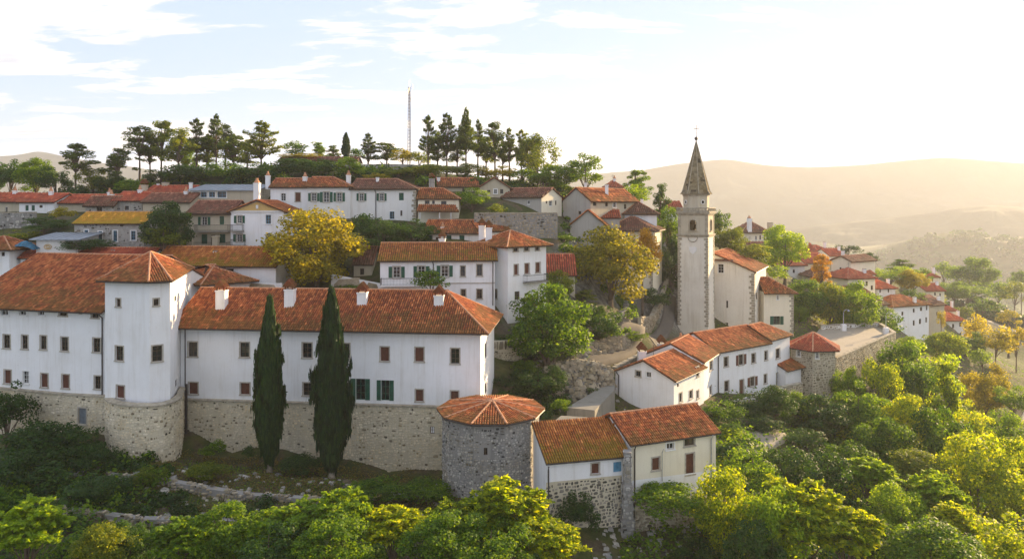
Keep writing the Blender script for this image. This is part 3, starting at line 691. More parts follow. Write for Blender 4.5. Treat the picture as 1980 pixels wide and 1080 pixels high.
def balcony(root, off, P, Q, px0, px1, py_floor, hpx=10, out=.9, mat='darkmetal', slabm='concrete'):
    u0, Y0 = px_on_wall(P, Q, px0); u1, Y1 = px_on_wall(P, Q, px1); z = Z(py_floor, (Y0+Y1)/2); h = max(.8, hpx/F*(Y0+Y1)/2)
    Lw = math.dist(P, Q); d = ((Q[0]-P[0])/Lw, (Q[1]-P[1])/Lw); rz = math.atan2(d[1], d[0])
    b = MB(); b.box(u0, u1, -out, 0.0, z-.15-off[2], z-off[2])
    o = link('balcony', b.mesh('balcony', M[slabm]), root, (P[0]-off[0], P[1]-off[1], 0), rz)
    b = MB(); z_ = z-off[2]
    for (xa, ya, xb, yb) in ((u0, -out+.04, u1, -out+.04), (u0+.03, -out+.04, u0+.03, 0), (u1-.03, -out+.04, u1-.03, 0)):
        b.tube([(xa, ya, z_+h), (xb, yb, z_+h)], .03, 4); b.tube([(xa, ya, z_+.1), (xb, yb, z_+.1)], .02, 4)
        n = max(2, int(math.hypot(xb-xa, yb-ya)/.16))
        for k in range(n+1): b.tube([(xa+(xb-xa)*k/n, ya+(yb-ya)*k/n, z_), (xa+(xb-xa)*k/n, ya+(yb-ya)*k/n, z_+h)], .012, 3, caps=False)
    link('railing', b.mesh('railing', M[mat]), o)
def downpipe(root, off, P, Q, px, py0, py1, mat='darkmetal', r=.06):
    u, Y = px_on_wall(P, Q, px); Lw = math.dist(P, Q); d = ((Q[0]-P[0])/Lw, (Q[1]-P[1])/Lw); n = (d[1], -d[0])
    x = P[0]+d[0]*u+n[0]*.1; y = P[1]+d[1]*u+n[1]*.1; b = MB()
    z0, z1 = Z(py1, Y), Z(py0, Y)
    b.tube([(x, y, z0), (x, y, z1-.4), (x+n[0]*.35-d[0]*.1, y+n[1]*.35-d[1]*.1, z1)], r, 6); b.build('downpipe', M[mat], root, off)
def poly_tower(label, pts, zb, zw, ze, apex, wall='white', tiles='roof', wins=(), oh=.7, pitch=.22, row=.38, name='tower', stone=None, smat='stone_cream', mort='mortar', detail=True, gutter=True, cat='tower', batter=0, rr=.12, nobottom=False, stones=(.24, .34)):
    """pts CCW plan; white wall zw..ze, stone base zb..zw"""
    n = len(pts); cx_ = sum(p[0] for p in pts)/n; cy2 = sum(p[1] for p in pts)/n; off = (cx_, cy2, zb); root = empty(name, off); tag(root, label, cat)
    wb = MB()
    for i in range(n):
        P, Q = pts[i], pts[(i+1) % n]; hs = holes_for(P, Q, [w[1:] for w in wins if w[0] == i], zb, label[:20]); hs = [h for h in hs]
        wall_mesh(wb, P, Q, zw, [(0, ze), (math.dist(P, Q), ze)], [h[:4] for h in hs if h[2] > zw])
        Lw = math.dist(P, Q); d = ((Q[0]-P[0])/Lw, (Q[1]-P[1])/Lw)
        for (u0, u1, z0, z1, sty) in hs: put_window(root, off, P, d, (u0+u1)/2, (z0+z1)/2, u1-u0, z1-z0, sty, detail)
    wb.build('wall', M[wall], root, off)
    planes = []; ridges = []; gut = []
    ap = Vector(apex); E = []
    for i in range(n):
        p = Vector((pts[i][0], pts[i][1], 0)); c = Vector((cx_, cy2, 0)); v = (p-c); k = 1+oh/v.length; q = c+v*k; E.append((q.x, q.y, ze+.1-(ap.z-ze)*(oh/v.length)*.9))
    for i in range(n): planes.append([E[i], E[(i+1) % n], tuple(ap)]); ridges.append((E[i], tuple(ap))); gut.append((E[i], E[(i+1) % n]))
    make_roof(root, off, planes, ridges, M[tiles], pitch, row, gut if gutter else None, rr=rr)
    return root, off
# ------------------------------------------------------------------ the convent on its stone base
def stone_base(name, root, off, pts, z0, ztop, win=(), smat='stone_cream', mort='mortar', band=True, sz=(.24, .34), seed=2, proud=.05, batter=0):
    """pts: 2D polyline left to right; ztop list per point"""
    wb = MB(); sb = MB(); bb = MB(); holes_all = []
    acc = 0
    for i in range(len(pts)-1):
        P, Q = pts[i], pts[i+1]; Lw = math.dist(P, Q); prof = [(0, ztop[i]), (Lw, ztop[i+1])]
        hs = holes_for(P, Q, [w for w in win if (w[0]-990)/F*0+1 and px_in(P, Q, w[0])], z0, name)
        wall_mesh(wb, P, Q, z0, prof, [h[:4] for h in hs], reveal=.3)
        d = ((Q[0]-P[0])/Lw, (Q[1]-P[1])/Lw)
        for (u0, u1, za, zb_, sty) in hs: put_window(root, off, P, d, (u0+u1)/2, (za+zb_)/2, u1-u0, zb_-za, sty, True)
        fn, _ = line_fn(P, Q)
        stonework(sb, fn, Lw, z0, max(ztop[i], ztop[i+1]), sz[0], sz[1], proud, hs, seed+i, z1f=lambda u, a=ztop[i], b=ztop[i+1], L_=Lw: a+(b-a)*u/L_-.12)
        n = (d[1], -d[0])
        if band:
            a, b = ztop[i], ztop[i+1]; o = .14; v = []
            for (p, z) in ((P, a), (Q, b)):
                for (q, dz) in ((-.4, -.12), (o, -.12), (o, .0), (-.4, .14)): v.append((p[0]+n[0]*q, p[1]+n[1]*q, z+dz))
            bb.add(v, [(0, 1, 5, 4), (1, 2, 6, 5), (2, 3, 7, 6), (0, 3, 2, 1), (4, 5, 6, 7)])
    wo_ = wb.build(name, M[mort], root, off)
    tag(sb.build('stonework', M[smat], wo_, off), kind='stuff')
    if band: bb.build('ledge', M['quoin'], wo_, off)
def px_in(P, Q, px):
    a = 990+P[0]/P[1]*F; b = 990+Q[0]/Q[1]*F
    return min(a, b) <= px < max(a, b)
W2 = lambda px, Y: (X(px, Y), Y)
r0, fp0, ze0, zb0, off0 = house('long white convent wing with three rows of small windows at the left edge', (-75, 72.1), (206, 68), 17.5, ze=Z(597, 68), zb=Z(763, 68), rise=4.3, oh=.75, ohg=.1, name='convent_wing', cat='convent',
    detail=True, pitch=.23, row=.4, tiles='roof', wins=[(0, *w) for w in [(9,602,14,13,'w'),(44,602,13,13,'w'),(80,603,12,12,'w'),(122,604,15,13,'p'),(155,603,9,9,'n'),(184,607,14,14,'p'),
    (13,660,12,26,'p'),(48,661,12,26,'p'),(84,662,12,26,'p'),(125,665,13,27,'p'),(187,667,13,27,'p'),(15,728,13,25,'b'),(50,729,11,24,'w'),(86,735,13,26,'b'),(127,737,13,26,'b'),(189,739,12,24,'p'),(-25,660,12,26,'p'),(-25,728,12,25,'p')]])
stone_base('stone_base', r0, off0, [W2(-75, 71.9), W2(130, 68.9), W2(207, 67.75)], Z(900, 68), [Z(752, 70), Z(761, 68.9), Z(765, 67.75)], win=[(159, 804, 15, 30, 'gs')])
downpipe(r0, off0, fp0[0], fp0[1], 199, 606, 764)
tpts = [W2(203, 66), W2(289, 64.2), W2(329, 65.2), W2(369, 77), (-37.6, 77)]
rt, offt = poly_tower('white corner tower with a shallow tiled pyramid roof and a rounded cream stone foot', tpts, Z(895, 64), Z(783, 64), Z(541, 64.2), (X(291, 70.5), 70.5, Z(487, 70.5)), oh=.75, name='corner_tower',
    wins=[(0,229,585,8,14,'p'),(1,302,584,9,14,'p'),(0,231,683,15,28,'p'),(1,304,683,18,30,'p'),(0,233,757,14,24,'b'),(2,341,740,4,14,'n'),(2,339,577,4,10,'n')])
arc = [W2(203, 66.2), W2(212, 64.9), W2(232, 64.0), W2(260, 63.55), W2(290, 63.5), W2(316, 63.9), W2(336, 64.9), W2(349, 66.6), W2(356, 69.9)]
stone_base('stone_base', rt, offt, arc, Z(905, 64), [Z(781, 64)+.02]*9, seed=20)
STY['g2'] = ('green', None, 'green')
rm, fpm, zem, zbm, offm = house('long white convent building with four tall chimneys behind the two cypresses', (349, 70.3), (929, 67.3), 10, ze=Z(625, 70), zb=Z(770, 70), roof='hip', hipR=4.2, rise=2.75, oh=.85, ohg=.75, name='convent_building', cat='convent',
    detail=True, pitch=.225, row=.4, wins=[(0, *w) for w in [(373,675,18,28,'p'),(473,676,18,28,'p'),(594,677,17,29,'p'),(667,678,17,28,'p'),(744,684,17,27,'b'),(811,685,17,27,'b'),(880,688,17,28,'p'),
    (374,750,17,22,'b'),(474,751,17,22,'b'),(595,752,17,24,'p'),(697,752,17,40,'g2'),(745,754,17,40,'g2'),(811,764,15,22,'b'),(879,767,14,22,'b')]]+[(1,939,677,4,30,'n'),(1,939,750,4,22,'n')],
    chims=[(429,72.1,558,.92,'tile'),(561,71.9,556,.92,'tile'),(701,71.6,562,.92,'tile'),(849,70.9,568,.92,'tile')])
stone_base('stone_base', rm, offm, [W2(356, 70.1), W2(500, 69.36), W2(650, 68.6), W2(770, 67.98), W2(868, 67.48)], Z(940, 68), [Z(771, 70.1)]*5, win=[(836, 831, 9, 14, 'n')], seed=40)
downpipe(rm, offm, fpm[0], fpm[1], 359, 628, 745, r=.05); 
_b = MB(); _x, _y = W2(360, 69.7); _b.tube([(_x, _y, Z(862, 69.7)), (_x, _y, Z(742, 69.7))], .12, 7); _b.build('downpipe', M['darkmetal'], rm, offm)
# small wing behind the tower
house('low white wing with a tiled hip roof tucked behind the corner tower', (395, 80), (482, 84), 9, ze=Z(547, 80), zb=Z(600, 82), roof='hip', hipL=3.5, hipR=3, rise=1.5, oh=.8, detail=True, pitch=.25, name='rear_wing', cat='convent wing', wins=[(0,403,553,5,9,'n'),(3,378,552,6,12,'n')])
# long roof behind
rb_, fpb, zeb, zbb, offb = house('long low white building with a rust and moss striped roof behind the convent', (296, 88), (533, 86), 6.6, ze=Z(512, 87), zb=Z(556, 87), rise=1.9, oh=.4, tiles='roof_moss', pitch=.3, name='cloister_building', cat='building', wins=[(0,445,524,14,9,'n'),(0,385,524,9,9,'n')], chims=[(305,90,487,.6,'flat'),(418,89.5,484,.5,'flat')])
house('long low red roofed building left of the striped roof behind the convent', (40, 89.5), (292, 89.5), 4, ze=Z(498, 89.5), zb=Z(540, 89.5), rise=1.0, oh=.3, tiles='roof_red', pitch=.3, name='outbuilding', cat='building', chims=[(220,91,482,.5,'flat'),(255,91,484,.6,'flat')])
# ------------------------------------------------------------------ grey round bastion with its roof
cxb, cyb, rb = X(949, 62.2), 62.2, 4.15
def ring_pts(cx_, cy2, r, n, a0=0): return [(cx_+r*math.cos(a0+2*math.pi*k/n), cy2+r*math.sin(a0+2*math.pi*k/n)) for k in range(n)]
bp = ring_pts(cxb, cyb, rb, 10, R(-90-18))
rbz, offbz = poly_tower('round grey stone bastion under a shallow ten sided tiled roof', bp, Z(980, 58), Z(980, 58), Z(818, 58.2), (X(952, 62), 62, Z(774, 62)), wall='mortar_grey', oh=.45, name='round_bastion', cat='bastion',
    wins=[(0,939,872,8,15,'n')], pitch=.21, row=.36)
sb = MB()
for i in range(10):
    fn, Lw = line_fn(bp[i], bp[(i+1) % 10]); 
    stonework(sb, fn, Lw, Z(985, 58), Z(826, 58.2), .2, .27, .055, [(u-.35, u+.35, z-.4, z+.4) for u, z in ([(px_on_wall(bp[0], bp[1], 939)[0], Z(872, 58.3))] if i == 0 else [])], 60+i)
tag(sb.build('stonework', M['stone_grey'], rbz, offbz), kind='stuff')
# ------------------------------------------------------------------ the two low houses at the foot
ra, fpa, zea, zba, offa = house('small white lean-to house with a rust brown roof between the bastion and the cream house', (1057, 56), (1216, 57.6), 4.0, ze=Z(893, 56), zb=Z(932, 56), roof='shed', rise=1.75, oh=.25, ohg=.12, detail=True, pitch=.2, row=.36, tiles='roof_moss',
    wins=[(0,1151,905,13,19,'b'),(0,1194,902,15,19,'c')])
stone_base('stone_base', ra, offa, [(fpa[0][0]-.05, fpa[0][1]-.12), (fpa[1][0]-.6, fpa[1][1]-.18)], Z(1075, 56), [Z(931, 56), Z(918, 57.4)], smat='stone_dark', mort='mortar', band=False, sz=(.27, .34), seed=70, proud=.03)
downpipe(ra, offa, fpa[0], fpa[1], 1060, 898, 1010)
wb = MB(); wb.box(-.8, .35, -.75, .1, 0, 0); wb = MB()
bx0, by0 = X(1212, 57.2), 57.0
for k, (z0, z1, w, o) in enumerate(((Z(1070, 57), Z(1000, 57), .95, .62), (Z(1000, 57), Z(935, 57), .78, .48), (Z(935, 57), Z(872, 57), .5, .3))):
    wb.box(bx0-w/2, bx0+w/2, by0-o, by0+.5, z0, z1)
bt = wb.build('buttress', M['mortar_grey'], ra, offa); sb = MB()
for (z0, z1, w, o) in ((Z(1070, 57), Z(1000, 57), .95, .62), (Z(1000, 57), Z(935, 57), .78, .48), (Z(935, 57), Z(872, 57), .5, .3)):
    for P, Q in (((bx0-w/2, by0-o), (bx0+w/2, by0-o)), ((bx0+w/2, by0-o), (bx0+w/2, by0+.4)), ((bx0-w/2, by0+.4), (bx0-w/2, by0-o))):
        fn, Lw = line_fn(P, Q); stonework(sb, fn, Lw, z0, z1, .3, .4, .07, seed=int(z0*7)+3)
tag(sb.build('stonework', M['stone_grey'], bt, offa), kind='stuff')
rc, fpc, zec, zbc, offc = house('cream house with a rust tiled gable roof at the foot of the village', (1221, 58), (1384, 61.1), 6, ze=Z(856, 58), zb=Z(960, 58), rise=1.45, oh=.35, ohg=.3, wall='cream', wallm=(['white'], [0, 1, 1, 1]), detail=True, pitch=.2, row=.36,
    wins=[(0,1268,896,15,24,'b'),(0,1334,896,16,40,'d'),(0,1296,862,13,11,'w'),(0,1333,854,19,14,'p'),(0,1268,940,10,11,'n'),(3,1187,817,4,9,'n')])
b = MB(); fn, Lw = line_fn(fpc[0], fpc[1]); zt = Z(928, 58)
p0 = fn(0); p1 = fn(Lw); b.quad((p0[0]+p0[2]*.06, p0[1]+p0[3]*.06, zbc-2), (p1[0]+p1[2]*.06, p1[1]+p1[3]*.06, zbc-2), (p1[0]+p1[2]*.05, p1[1]+p1[3]*.05, Z(912, 61)), (p0[0]+p0[2]*.05, p0[1]+p0[3]*.05, zt)); 
hsb = [px_on_wall(fpc[0], fpc[1], 1262)[0], px_on_wall(fpc[0], fpc[1], 1275)[0]]
b = MB(); h_ = holes_for(fpc[0], fpc[1], [(1268,940,10,11,'n')], zbc-3)[0]
wall_mesh(b, (p0[0]+p0[2]*.05, p0[1]+p0[3]*.05), (p1[0]+p1[2]*.05, p1[1]+p1[3]*.05), zbc-2.5, [(0, zt), (Lw, Z(908, 61))], [h_[:4]], .06)
b.build('plinth', M['white'], rc, offc)
downpipe(rc, offc, fpc[0], fpc[1], 1226, 858, 958); downpipe(rc, offc, fpc[0], fpc[1], 1279, 864, 928, 'metal', .03); downpipe(rc, offc, fpc[0], fpc[1], 1374, 838, 930, 'metal', .05)
# little tiled wedge wall left of the bastion house
# ------------------------------------------------------------------ chain of white houses under the church
# gable house (front faces lower left)
A1 = W2(1190, 82); B1 = W2(1303, 77.7); d1 = ((B1[0]-A1[0])/7.17, (B1[1]-A1[1])/7.17)
n1_ = (-d1[1], d1[0]); fpg = [A1, B1, (B1[0]+n1_[0]*8.2, B1[1]+n1_[1]*8.2), (A1[0]+n1_[0]*8.2, A1[1]+n1_[1]*8.2)]
rg, fpg, zeg, zbg, offg = house('white gable ended house at the lower end of the terraced row below the church', fp=fpg, ze=Z(735, 77.7), zb=Z(800, 82), roof='gable_y', rise=1.65, oh=.35, ohg=.25, detail=True, pitch=.24, row=.42,
    wins=[(0,1234,722,9,11,'p'),(0,1254,724,9,11,'w'),(1,1311,744,4,8,'n'),(1,1316,768,5,18,'p'),(1,1333,727,3,6,'n'),(1,1336,762,6,16,'p'),(1,1349,718,4,18,'p'),(1,1349,762,4,15,'p')],
    chims=[(1241,83.5,676,.9,'tile'),(1279,89,661,.9,'tile'),(1316,93,652,.5,'pot')])
downpipe(rg, offg, fpg[0], fpg[1], 1197, 718, 798)
house_seg = []
A2 = W2(1358, 84.3); B2 = W2(1387, 90)
house('narrow white house bending round the corner in the row below the church', A2, B2, 7.4, ze=Z(681, 90), zb=Z(790, 84), rise=1.75, oh=.3, ohg=.05, detail=True, pitch=.24, row=.42, fp=[A2, B2, (B2[0]-6.2, B2[1]+4.0), (A2[0]-6.6, A2[1]+3.4)],
    wins=[(0,1375,706,5,17,'p'),(0,1374,754,4,16,'p')], tiles='roof')
A3 = W2(1387, 90); B3 = W2(1488, 96.2)
rr3, fp3, ze3, zb3, off3 = house('long two storey white house with a green shuttered door in the row below the church', A3, B3, 7.4, fp=[A3, B3, (B3[0]-4.4, B3[1]+6), (A3[0]-4.4, A3[1]+6)], ze=Z(680, 90), zb=Z(776, 90), rise=1.75, oh=.35, ohg=.1, detail=True, pitch=.24, row=.42,
    wins=[(0,1404,699,8,19,'p'),(0,1433,695,9,19,'bo'),(0,1457,692,7,18,'p'),(0,1481,687,5,17,'p'),(0,1405,746,8,20,'p'),(0,1434,751,8,34,'d'),(0,1455,737,8,18,'bo'),(0,1480,732,5,18,'p')], chims=[(1475,100,641,.55,'pot')])
downpipe(rr3, off3, fp3[0], fp3[1], 1388, 684, 776)
A4 = W2(1488, 96.4); B4 = W2(1527, 100.5)
house('upper white house with a low hip roof closing the row below the church', fp=rectw(A4, B4, 6), ze=Z(657, 96.4), zb=Z(765, 96), roof='hip', hipL=0, hipR=2.4, rise=1.5, oh=.35, ohg=.15, detail=True, pitch=.25, row=.42, wins=[(0,1504,683,7,18,'p'),(0,1505,733,8,25,'p')])
A5 = W2(1519, 97.2); B5 = W2(1549, 99.4)
house('tiny white annex with its own little tiled roof beside the stone tower', fp=rectw(A5, B5, 3), ze=Z(715, 97), zb=Z(750, 97), roof='shed', rise=1.2, oh=.5, detail=True, pitch=.25, row=.42, name='annex', cat='annex')
# chimney with pot in front of the sacristy stands on this row
# stone hexagonal tower
c6 = (X(1572, 101.3), 101.3); hp = ring_pts(c6[0], c6[1], 3.25, 6, R(-113))
rh, offh = poly_tower('small six sided stone tower with a red pyramid roof at the corner of the terrace', hp, Z(800, 98), Z(800, 98), Z(676, 98), (c6[0], c6[1], Z(642, 101.3)), wall='beige', oh=.6, tiles='roof_red', name='stone_tower', pitch=.25, row=.42,
    wins=[(5,1544,683,6,11,'w'),(0,1580,687,6,12,'w'),(1,1606,686,5,12,'w')])
sb = MB()
for i in range(6):
    fn, Lw = line_fn(hp[i], hp[(i+1) % 6]); mu = {5: 1544, 0: 1580, 1: 1606}.get(i)
    hs = holes_for(hp[i], hp[(i+1) % 6], [(mu, 687, 6, 12, 'w')], 0) if mu else []
    stonework(sb, fn, Lw, Z(800, 98), Z(680, 98), .3, .42, .035, hs, 90+i)
tag(sb.build('stonework', M['stone_brown'], rh, offh), kind='stuff')
# ------------------------------------------------------------------ church
ta = Vector((.89, -.456)); tb_ = Vector((.456, .89)); t0 = Vector(W2(1311.5, 116)); tw = 4.65
def tpt(u, v): p = t0+ta*u+tb_*v; return (p.x, p.y)
zc0 = Z(665, 114); zshaft = Z(458, 114.5); zbel = Z(410, 114.5); zdr = Z(375, 114.5); zap = Z(271, 116.5)
rch = empty('bell_tower', (*tpt(tw/2, tw/2), zc0)); offch = tuple(rch.location); tag(rch, 'tall church bell tower with an eight sided pointed spire and iron cross', 'bell tower')
b = MB(); bat = .12
lo = [tpt(-bat, -bat), tpt(tw+bat, -bat), tpt(tw+bat, tw+bat), tpt(-bat, tw+bat)]; hi = [tpt(0, 0), tpt(tw, 0), tpt(tw, tw), tpt(0, tw)]
b.add([(*p, zc0-2) for p in lo]+[(*p, zshaft) for p in hi], [(0, 1, 5, 4), (1, 2, 6, 5), (2, 3, 7, 6), (3, 0, 4, 7)])
b.build('shaft', M['church'], rch, offch)
def octo(r, a0=22.5-27): 
    c = tpt(tw/2, tw/2); return [(c[0]+r*math.cos(R(a0+45*k)), c[1]+r*math.sin(R(a0+45*k))) for k in range(8)]
def sq(o, z0, z1, mb): mb.prism([tpt(-o, -o), tpt(tw+o, -o), tpt(tw+o, tw+o), tpt(-o, tw+o)], z0, z1)
b = MB(); sq(.14, zshaft, zshaft+.22, b); sq(.26, zshaft+.22, zshaft+.42, b); sq(.05, zbel-.55, zbel-.35, b); sq(.22, zbel-.35, zbel-.15, b); sq(.38, zbel-.15, zbel+.02, b)
b.build('cornice', M['quoin'], rch, offch)
# belfry with arched openings
b = MB(); qs = [tpt(0, 0), tpt(tw, 0), tpt(tw, tw), tpt(0, tw)]; zb0_, zb1_ = zshaft+.42, zbel-.55
def arch_wall(mb, P, Q, z0, z1, w, zs, zspring, t=.45):
    P = Vector(P); Q = Vector(Q); Lw = (Q-P).length; d = (Q-P)/Lw; ni = Vector((-d.y, d.x)); c = Lw/2; n = 10
    pt = lambda u, z, y=0: (P.x+d.x*u+ni.x*y, P.y+d.y*u+ni.y*y, z)
    mb.quad(pt(0, z0), pt(c-w/2, z0), pt(c-w/2, z1), pt(0, z1)); mb.quad(pt(c+w/2, z0), pt(Lw, z0), pt(Lw, z1), pt(c+w/2, z1)); mb.quad(pt(c-w/2, z0), pt(c+w/2, z0), pt(c+w/2, zs), pt(c-w/2, zs))
    ar = [(c+w/2*math.cos(math.pi*(1-k/n)), zspring+w/2*math.sin(math.pi*(1-k/n))) for k in range(n+1)]
    for (a, b_) in zip(ar[:-1], ar[1:]):
        mb.quad(pt(*a), pt(*b_), pt(b_[0], z1), pt(a[0], z1)); mb.quad(pt(*b_), pt(*a), pt(a[0], a[1], t), pt(b_[0], b_[1], t))
    for s, u in ((0, c-w/2), (1, c+w/2)): mb.quad(pt(u, zs), pt(u, zspring), pt(u, zspring, t), pt(u, zs, t))
    mb.quad(pt(c-w/2, zs, 0), pt(c+w/2, zs, 0), pt(c+w/2, zs, t), pt(c-w/2, zs, t))
    return pt, c, ar
tr = MB()
for i in range(4):
    pt, c, ar = arch_wall(b, qs[i], qs[(i+1) % 4], zb0_, zb1_, 1.15, zb0_+.55, zb0_+1.75)
    rim = [(c-.575, zb0_+.5)]+ar+[(c+.575, zb0_+.5)]
    tr.tube([pt(u, z, -.03) for u, z in rim], .10, 5)
    tr.add([pt(c-.8, zb0_+.42, -.18), pt(c+.8, zb0_+.42, -.18), pt(c+.8, zb0_+.55, -.18), pt(c-.8, zb0_+.55, -.18), pt(c-.8, zb0_+.42, .1), pt(c+.8, zb0_+.42, .1), pt(c+.8, zb0_+.55, .1), pt(c-.8, zb0_+.55, .1)], [(0, 1, 2, 3), (3, 2, 6, 7), (0, 4, 5, 1), (0, 3, 7, 4), (1, 5, 6, 2)])
    for u in (.22, 4.65-.22):   # corner pilasters
        v = [pt(u-.22, zb0_, -.06), pt(u+.22, zb0_, -.06), pt(u+.22, zb1_, -.06), pt(u-.22, zb1_, -.06), pt(u-.22, zb0_, .03), pt(u+.22, zb0_, .03), pt(u+.22, zb1_, .03), pt(u-.22, zb1_, .03)]
        tr.add(v, [(0, 1, 2, 3), (0, 3, 7, 4), (1, 5, 6, 2)])
b.prism([tpt(.05, .05), tpt(tw-.05, .05), tpt(tw-.05, tw-.05), tpt(.05, tw-.05)], zb0_+.2, zb0_+.3)
be = b.build('belfry', M['belfry'], rch, offch); tr.build('arch_trim', M['quoin'], be, offch)
bl = MB(); c = tpt(tw/2, tw/2); bl.tube([(*c, zb0_+.75), (*c, zb0_+.85), (*c, zb0_+1.2), (*c, zb0_+1.5), (*c, zb0_+1.6)], [.52, .46, .34, .26, .05], 14); bl.tube([(*tpt(.3, tw/2), zb0_+1.7), (*tpt(tw-.3, tw/2), zb0_+1.7)], .07, 6)
bl.build('bell', plain('bell_bronze', (.12, .09, .04), .4, .8), rch, offch)
# balustrade on the cornice
b = MB(); zr_ = zbel+.02
for i in range(4):
    P = Vector(tpt(-.2, -.2) if i == 0 else tpt(tw+.2, -.2) if i == 1 else tpt(tw+.2, tw+.2) if i == 2 else tpt(-.2, tw+.2)); Q = Vector([tpt(tw+.2, -.2), tpt(tw+.2, tw+.2), tpt(-.2, tw+.2), tpt(-.2, -.2)][i])
    b.tube([(*P, zr_+.62), (*Q, zr_+.62)], .09, 5); b.tube([(*P, zr_+.06), (*Q, zr_+.06)], .07, 5)
    for k in range(11): p = P.lerp(Q, k/10); b.tube([(*p, zr_), (*p, zr_+.3), (*p, zr_+.6)], [.05, .09, .05], 5, caps=False)
b.build('balustrade', M['quoin'], rch, offch)
b = MB(); b.prism(octo(2.05), zbel, zdr-.05); dr = b.build('drum', M['belfry'], rch, offch)
b = MB(); b.prism(octo(2.15), zbel, zbel+.25); b.prism(octo(2.14), zdr-.35, zdr-.12); b.prism(octo(2.24), zdr-.12, zdr+.02); b.build('drum_moulding', M['quoin'], dr, offch)
# round oculus and slots on the drum
o8 = octo(2.05)
for i in range(8):
    P, Q = Vector(o8[i]), Vector(o8[(i+1) % 8]); d = (Q-P).normalized(); nn = Vector((d.y, -d.x)); m_ = (P+Q)/2
    if nn.y > .3: continue
    b = MB(); zm = (zbel+zdr)/2+.15
    if i % 2 == 0:
        ring = [(m_.x+d.x*.32*math.cos(a)+nn.x*.03, m_.y+d.y*.32*math.cos(a)+nn.y*.03, zm+.32*math.sin(a)) for a in np.linspace(0, 2*math.pi, 15)]
        b.tube(ring, .07, 5, caps=False); b.build('oculus_frame', M['sur_white'], dr, offch)
        b = MB(); b.add([(m_.x+d.x*.25*math.cos(a)+nn.x*.015, m_.y+d.y*.25*math.cos(a)+nn.y*.015, zm+.25*math.sin(a)) for a in np.linspace(0, 2*math.pi, 13)[:-1]], [tuple(range(12))]); b.build('oculus_opening', M['dark'], dr, offch)
    else:
        ar = [(-.22, zm-.6), (.22, zm-.6), (.22, zm+.3)]+[(.22*math.cos(a), zm+.3+.22*math.sin(a)) for a in np.linspace(0, math.pi, 7)[1:]]
        b.add([(m_.x+d.x*u+nn.x*.015, m_.y+d.y*u+nn.y*.015, z) for u, z in ar], [tuple(range(len(ar)))]); b.build('niche', M['beige'], dr, offch)
# spire in courses of slabs
M['spire'] = stonemat('spire_slabs', (.17, .14, .085), (.23, .19, .115), (.29, .24, .15), (.10, .08, .05), .93, (.24, .16, .05), .5)
b = MB(); so_ = octo(2.24); c = tpt(tw/2, tw/2); nC = 26; rr = random.Random(4)
def sp(i, t, k=1.0):
    p = so_[i % 8]; rad = (1-t)*(1 if t > .06 else 1+.10*(1-t/.06)); rad = max(rad, .03); return (c[0]+(p[0]-c[0])*rad*k, c[1]+(p[1]-c[1])*rad*k, zdr+.02+(zap-zdr)*t)
for k in range(nC):
    ta_, tb2 = (k/nC)**1.0, ((k+1)/nC)**1.0
    for i in range(8):
        a0, a1, b1, b0 = sp(i, ta_, 1.02), sp(i+1, ta_, 1.02), sp(i+1, tb2), sp(i, tb2); nseg = max(1, int(math.dist(a0, a1)/.4))
        for s in range(nseg):
            f0, f1 = s/nseg, (s+1)/nseg; L2 = lambda p, q, f: tuple(p[j]+(q[j]-p[j])*f for j in range(3))
            o = rr.uniform(-.004, .004); vs = [L2(a0, a1, f0), L2(a0, a1, f1), L2(b0, b1, f1), L2(b0, b1, f0)]
            b.add(vs, [(0, 1, 2, 3)], 0, (rr.random(), rr.random(), 0, 1))
    for i in range(8):
        a0, b0 = sp(i, ta_, 1.03), sp(i, tb2, 1.03)
b.add([sp(i, 0, 1.02) for i in range(8)], [tuple(range(7, -1, -1))], 0, (.5, .5, .5, 1))
spi = b.build('spire', M['spire'], rch, offch)
b = MB()
for i in range(8): b.tube([sp(i, t, 1.03) for t in (0, .06, .2, .5, .98)], [.09, .085, .075, .06, .04], 5)
b.build('spire_ribs', M['quoin'], spi, offch)
b = MB(); zt = zap; b.tube([(*c, zt-.3), (*c, zt+2.5)], .045, 6); 
for k in range(6): pass
b.tube([(*c, zt+.0), (*c, zt+.1), (*c, zt+.3), (*c, zt+.5), (*c, zt+.6)], [.08, .22, .30, .22, .06], 10)
b.tube([(c[0]-.42, c[1]+.2, zt+1.9), (c[0]+.42, c[1]-.2, zt+1.9)], .045, 5); b.build('cross', M['darkmetal'], rch, offch)
# clock face and shield on the shaft front
fnf, _ = line_fn(tpt(0, 0), tpt(tw, 0)); f = fnf(tw*.50); cu = Vector((f[0], f[1])); d = ta; nn = Vector((f[2], f[3])); zcl = Z(483, 114.8)
b = MB(); shp = [(-.62, .42), (-.3, .5), (0, .42), (.3, .5), (.62, .42), (.6, 0), (.35, -.42), (0, -.68), (-.35, -.42), (-.6, 0)]
b.add([(cu.x+d.x*u+nn.x*.10, cu.y+d.y*u+nn.y*.10, zcl+z) for u, z in shp]+[(cu.x+d.x*u-nn.x*.05, cu.y+d.y*u-nn.y*.05, zcl+z) for u, z in shp], [tuple(range(10))[::-1]]+[(i, 10+i, 10+(i+1) % 10, (i+1) % 10) for i in range(10)])
b.build('shield', M['sur_white'], rch, offch)
b = MB(); pts = []
for a in np.linspace(math.pi, 2*math.pi, 12): pts.append((cu.x+d.x*.75*math.cos(a)+nn.x*.07, cu.y+d.y*.75*math.cos(a)+nn.y*.07, zshaft-.05+.75*math.sin(a)))
b.tube(pts, .07, 5); b.build('bracket_arch', M['quoin'], rch, offch)
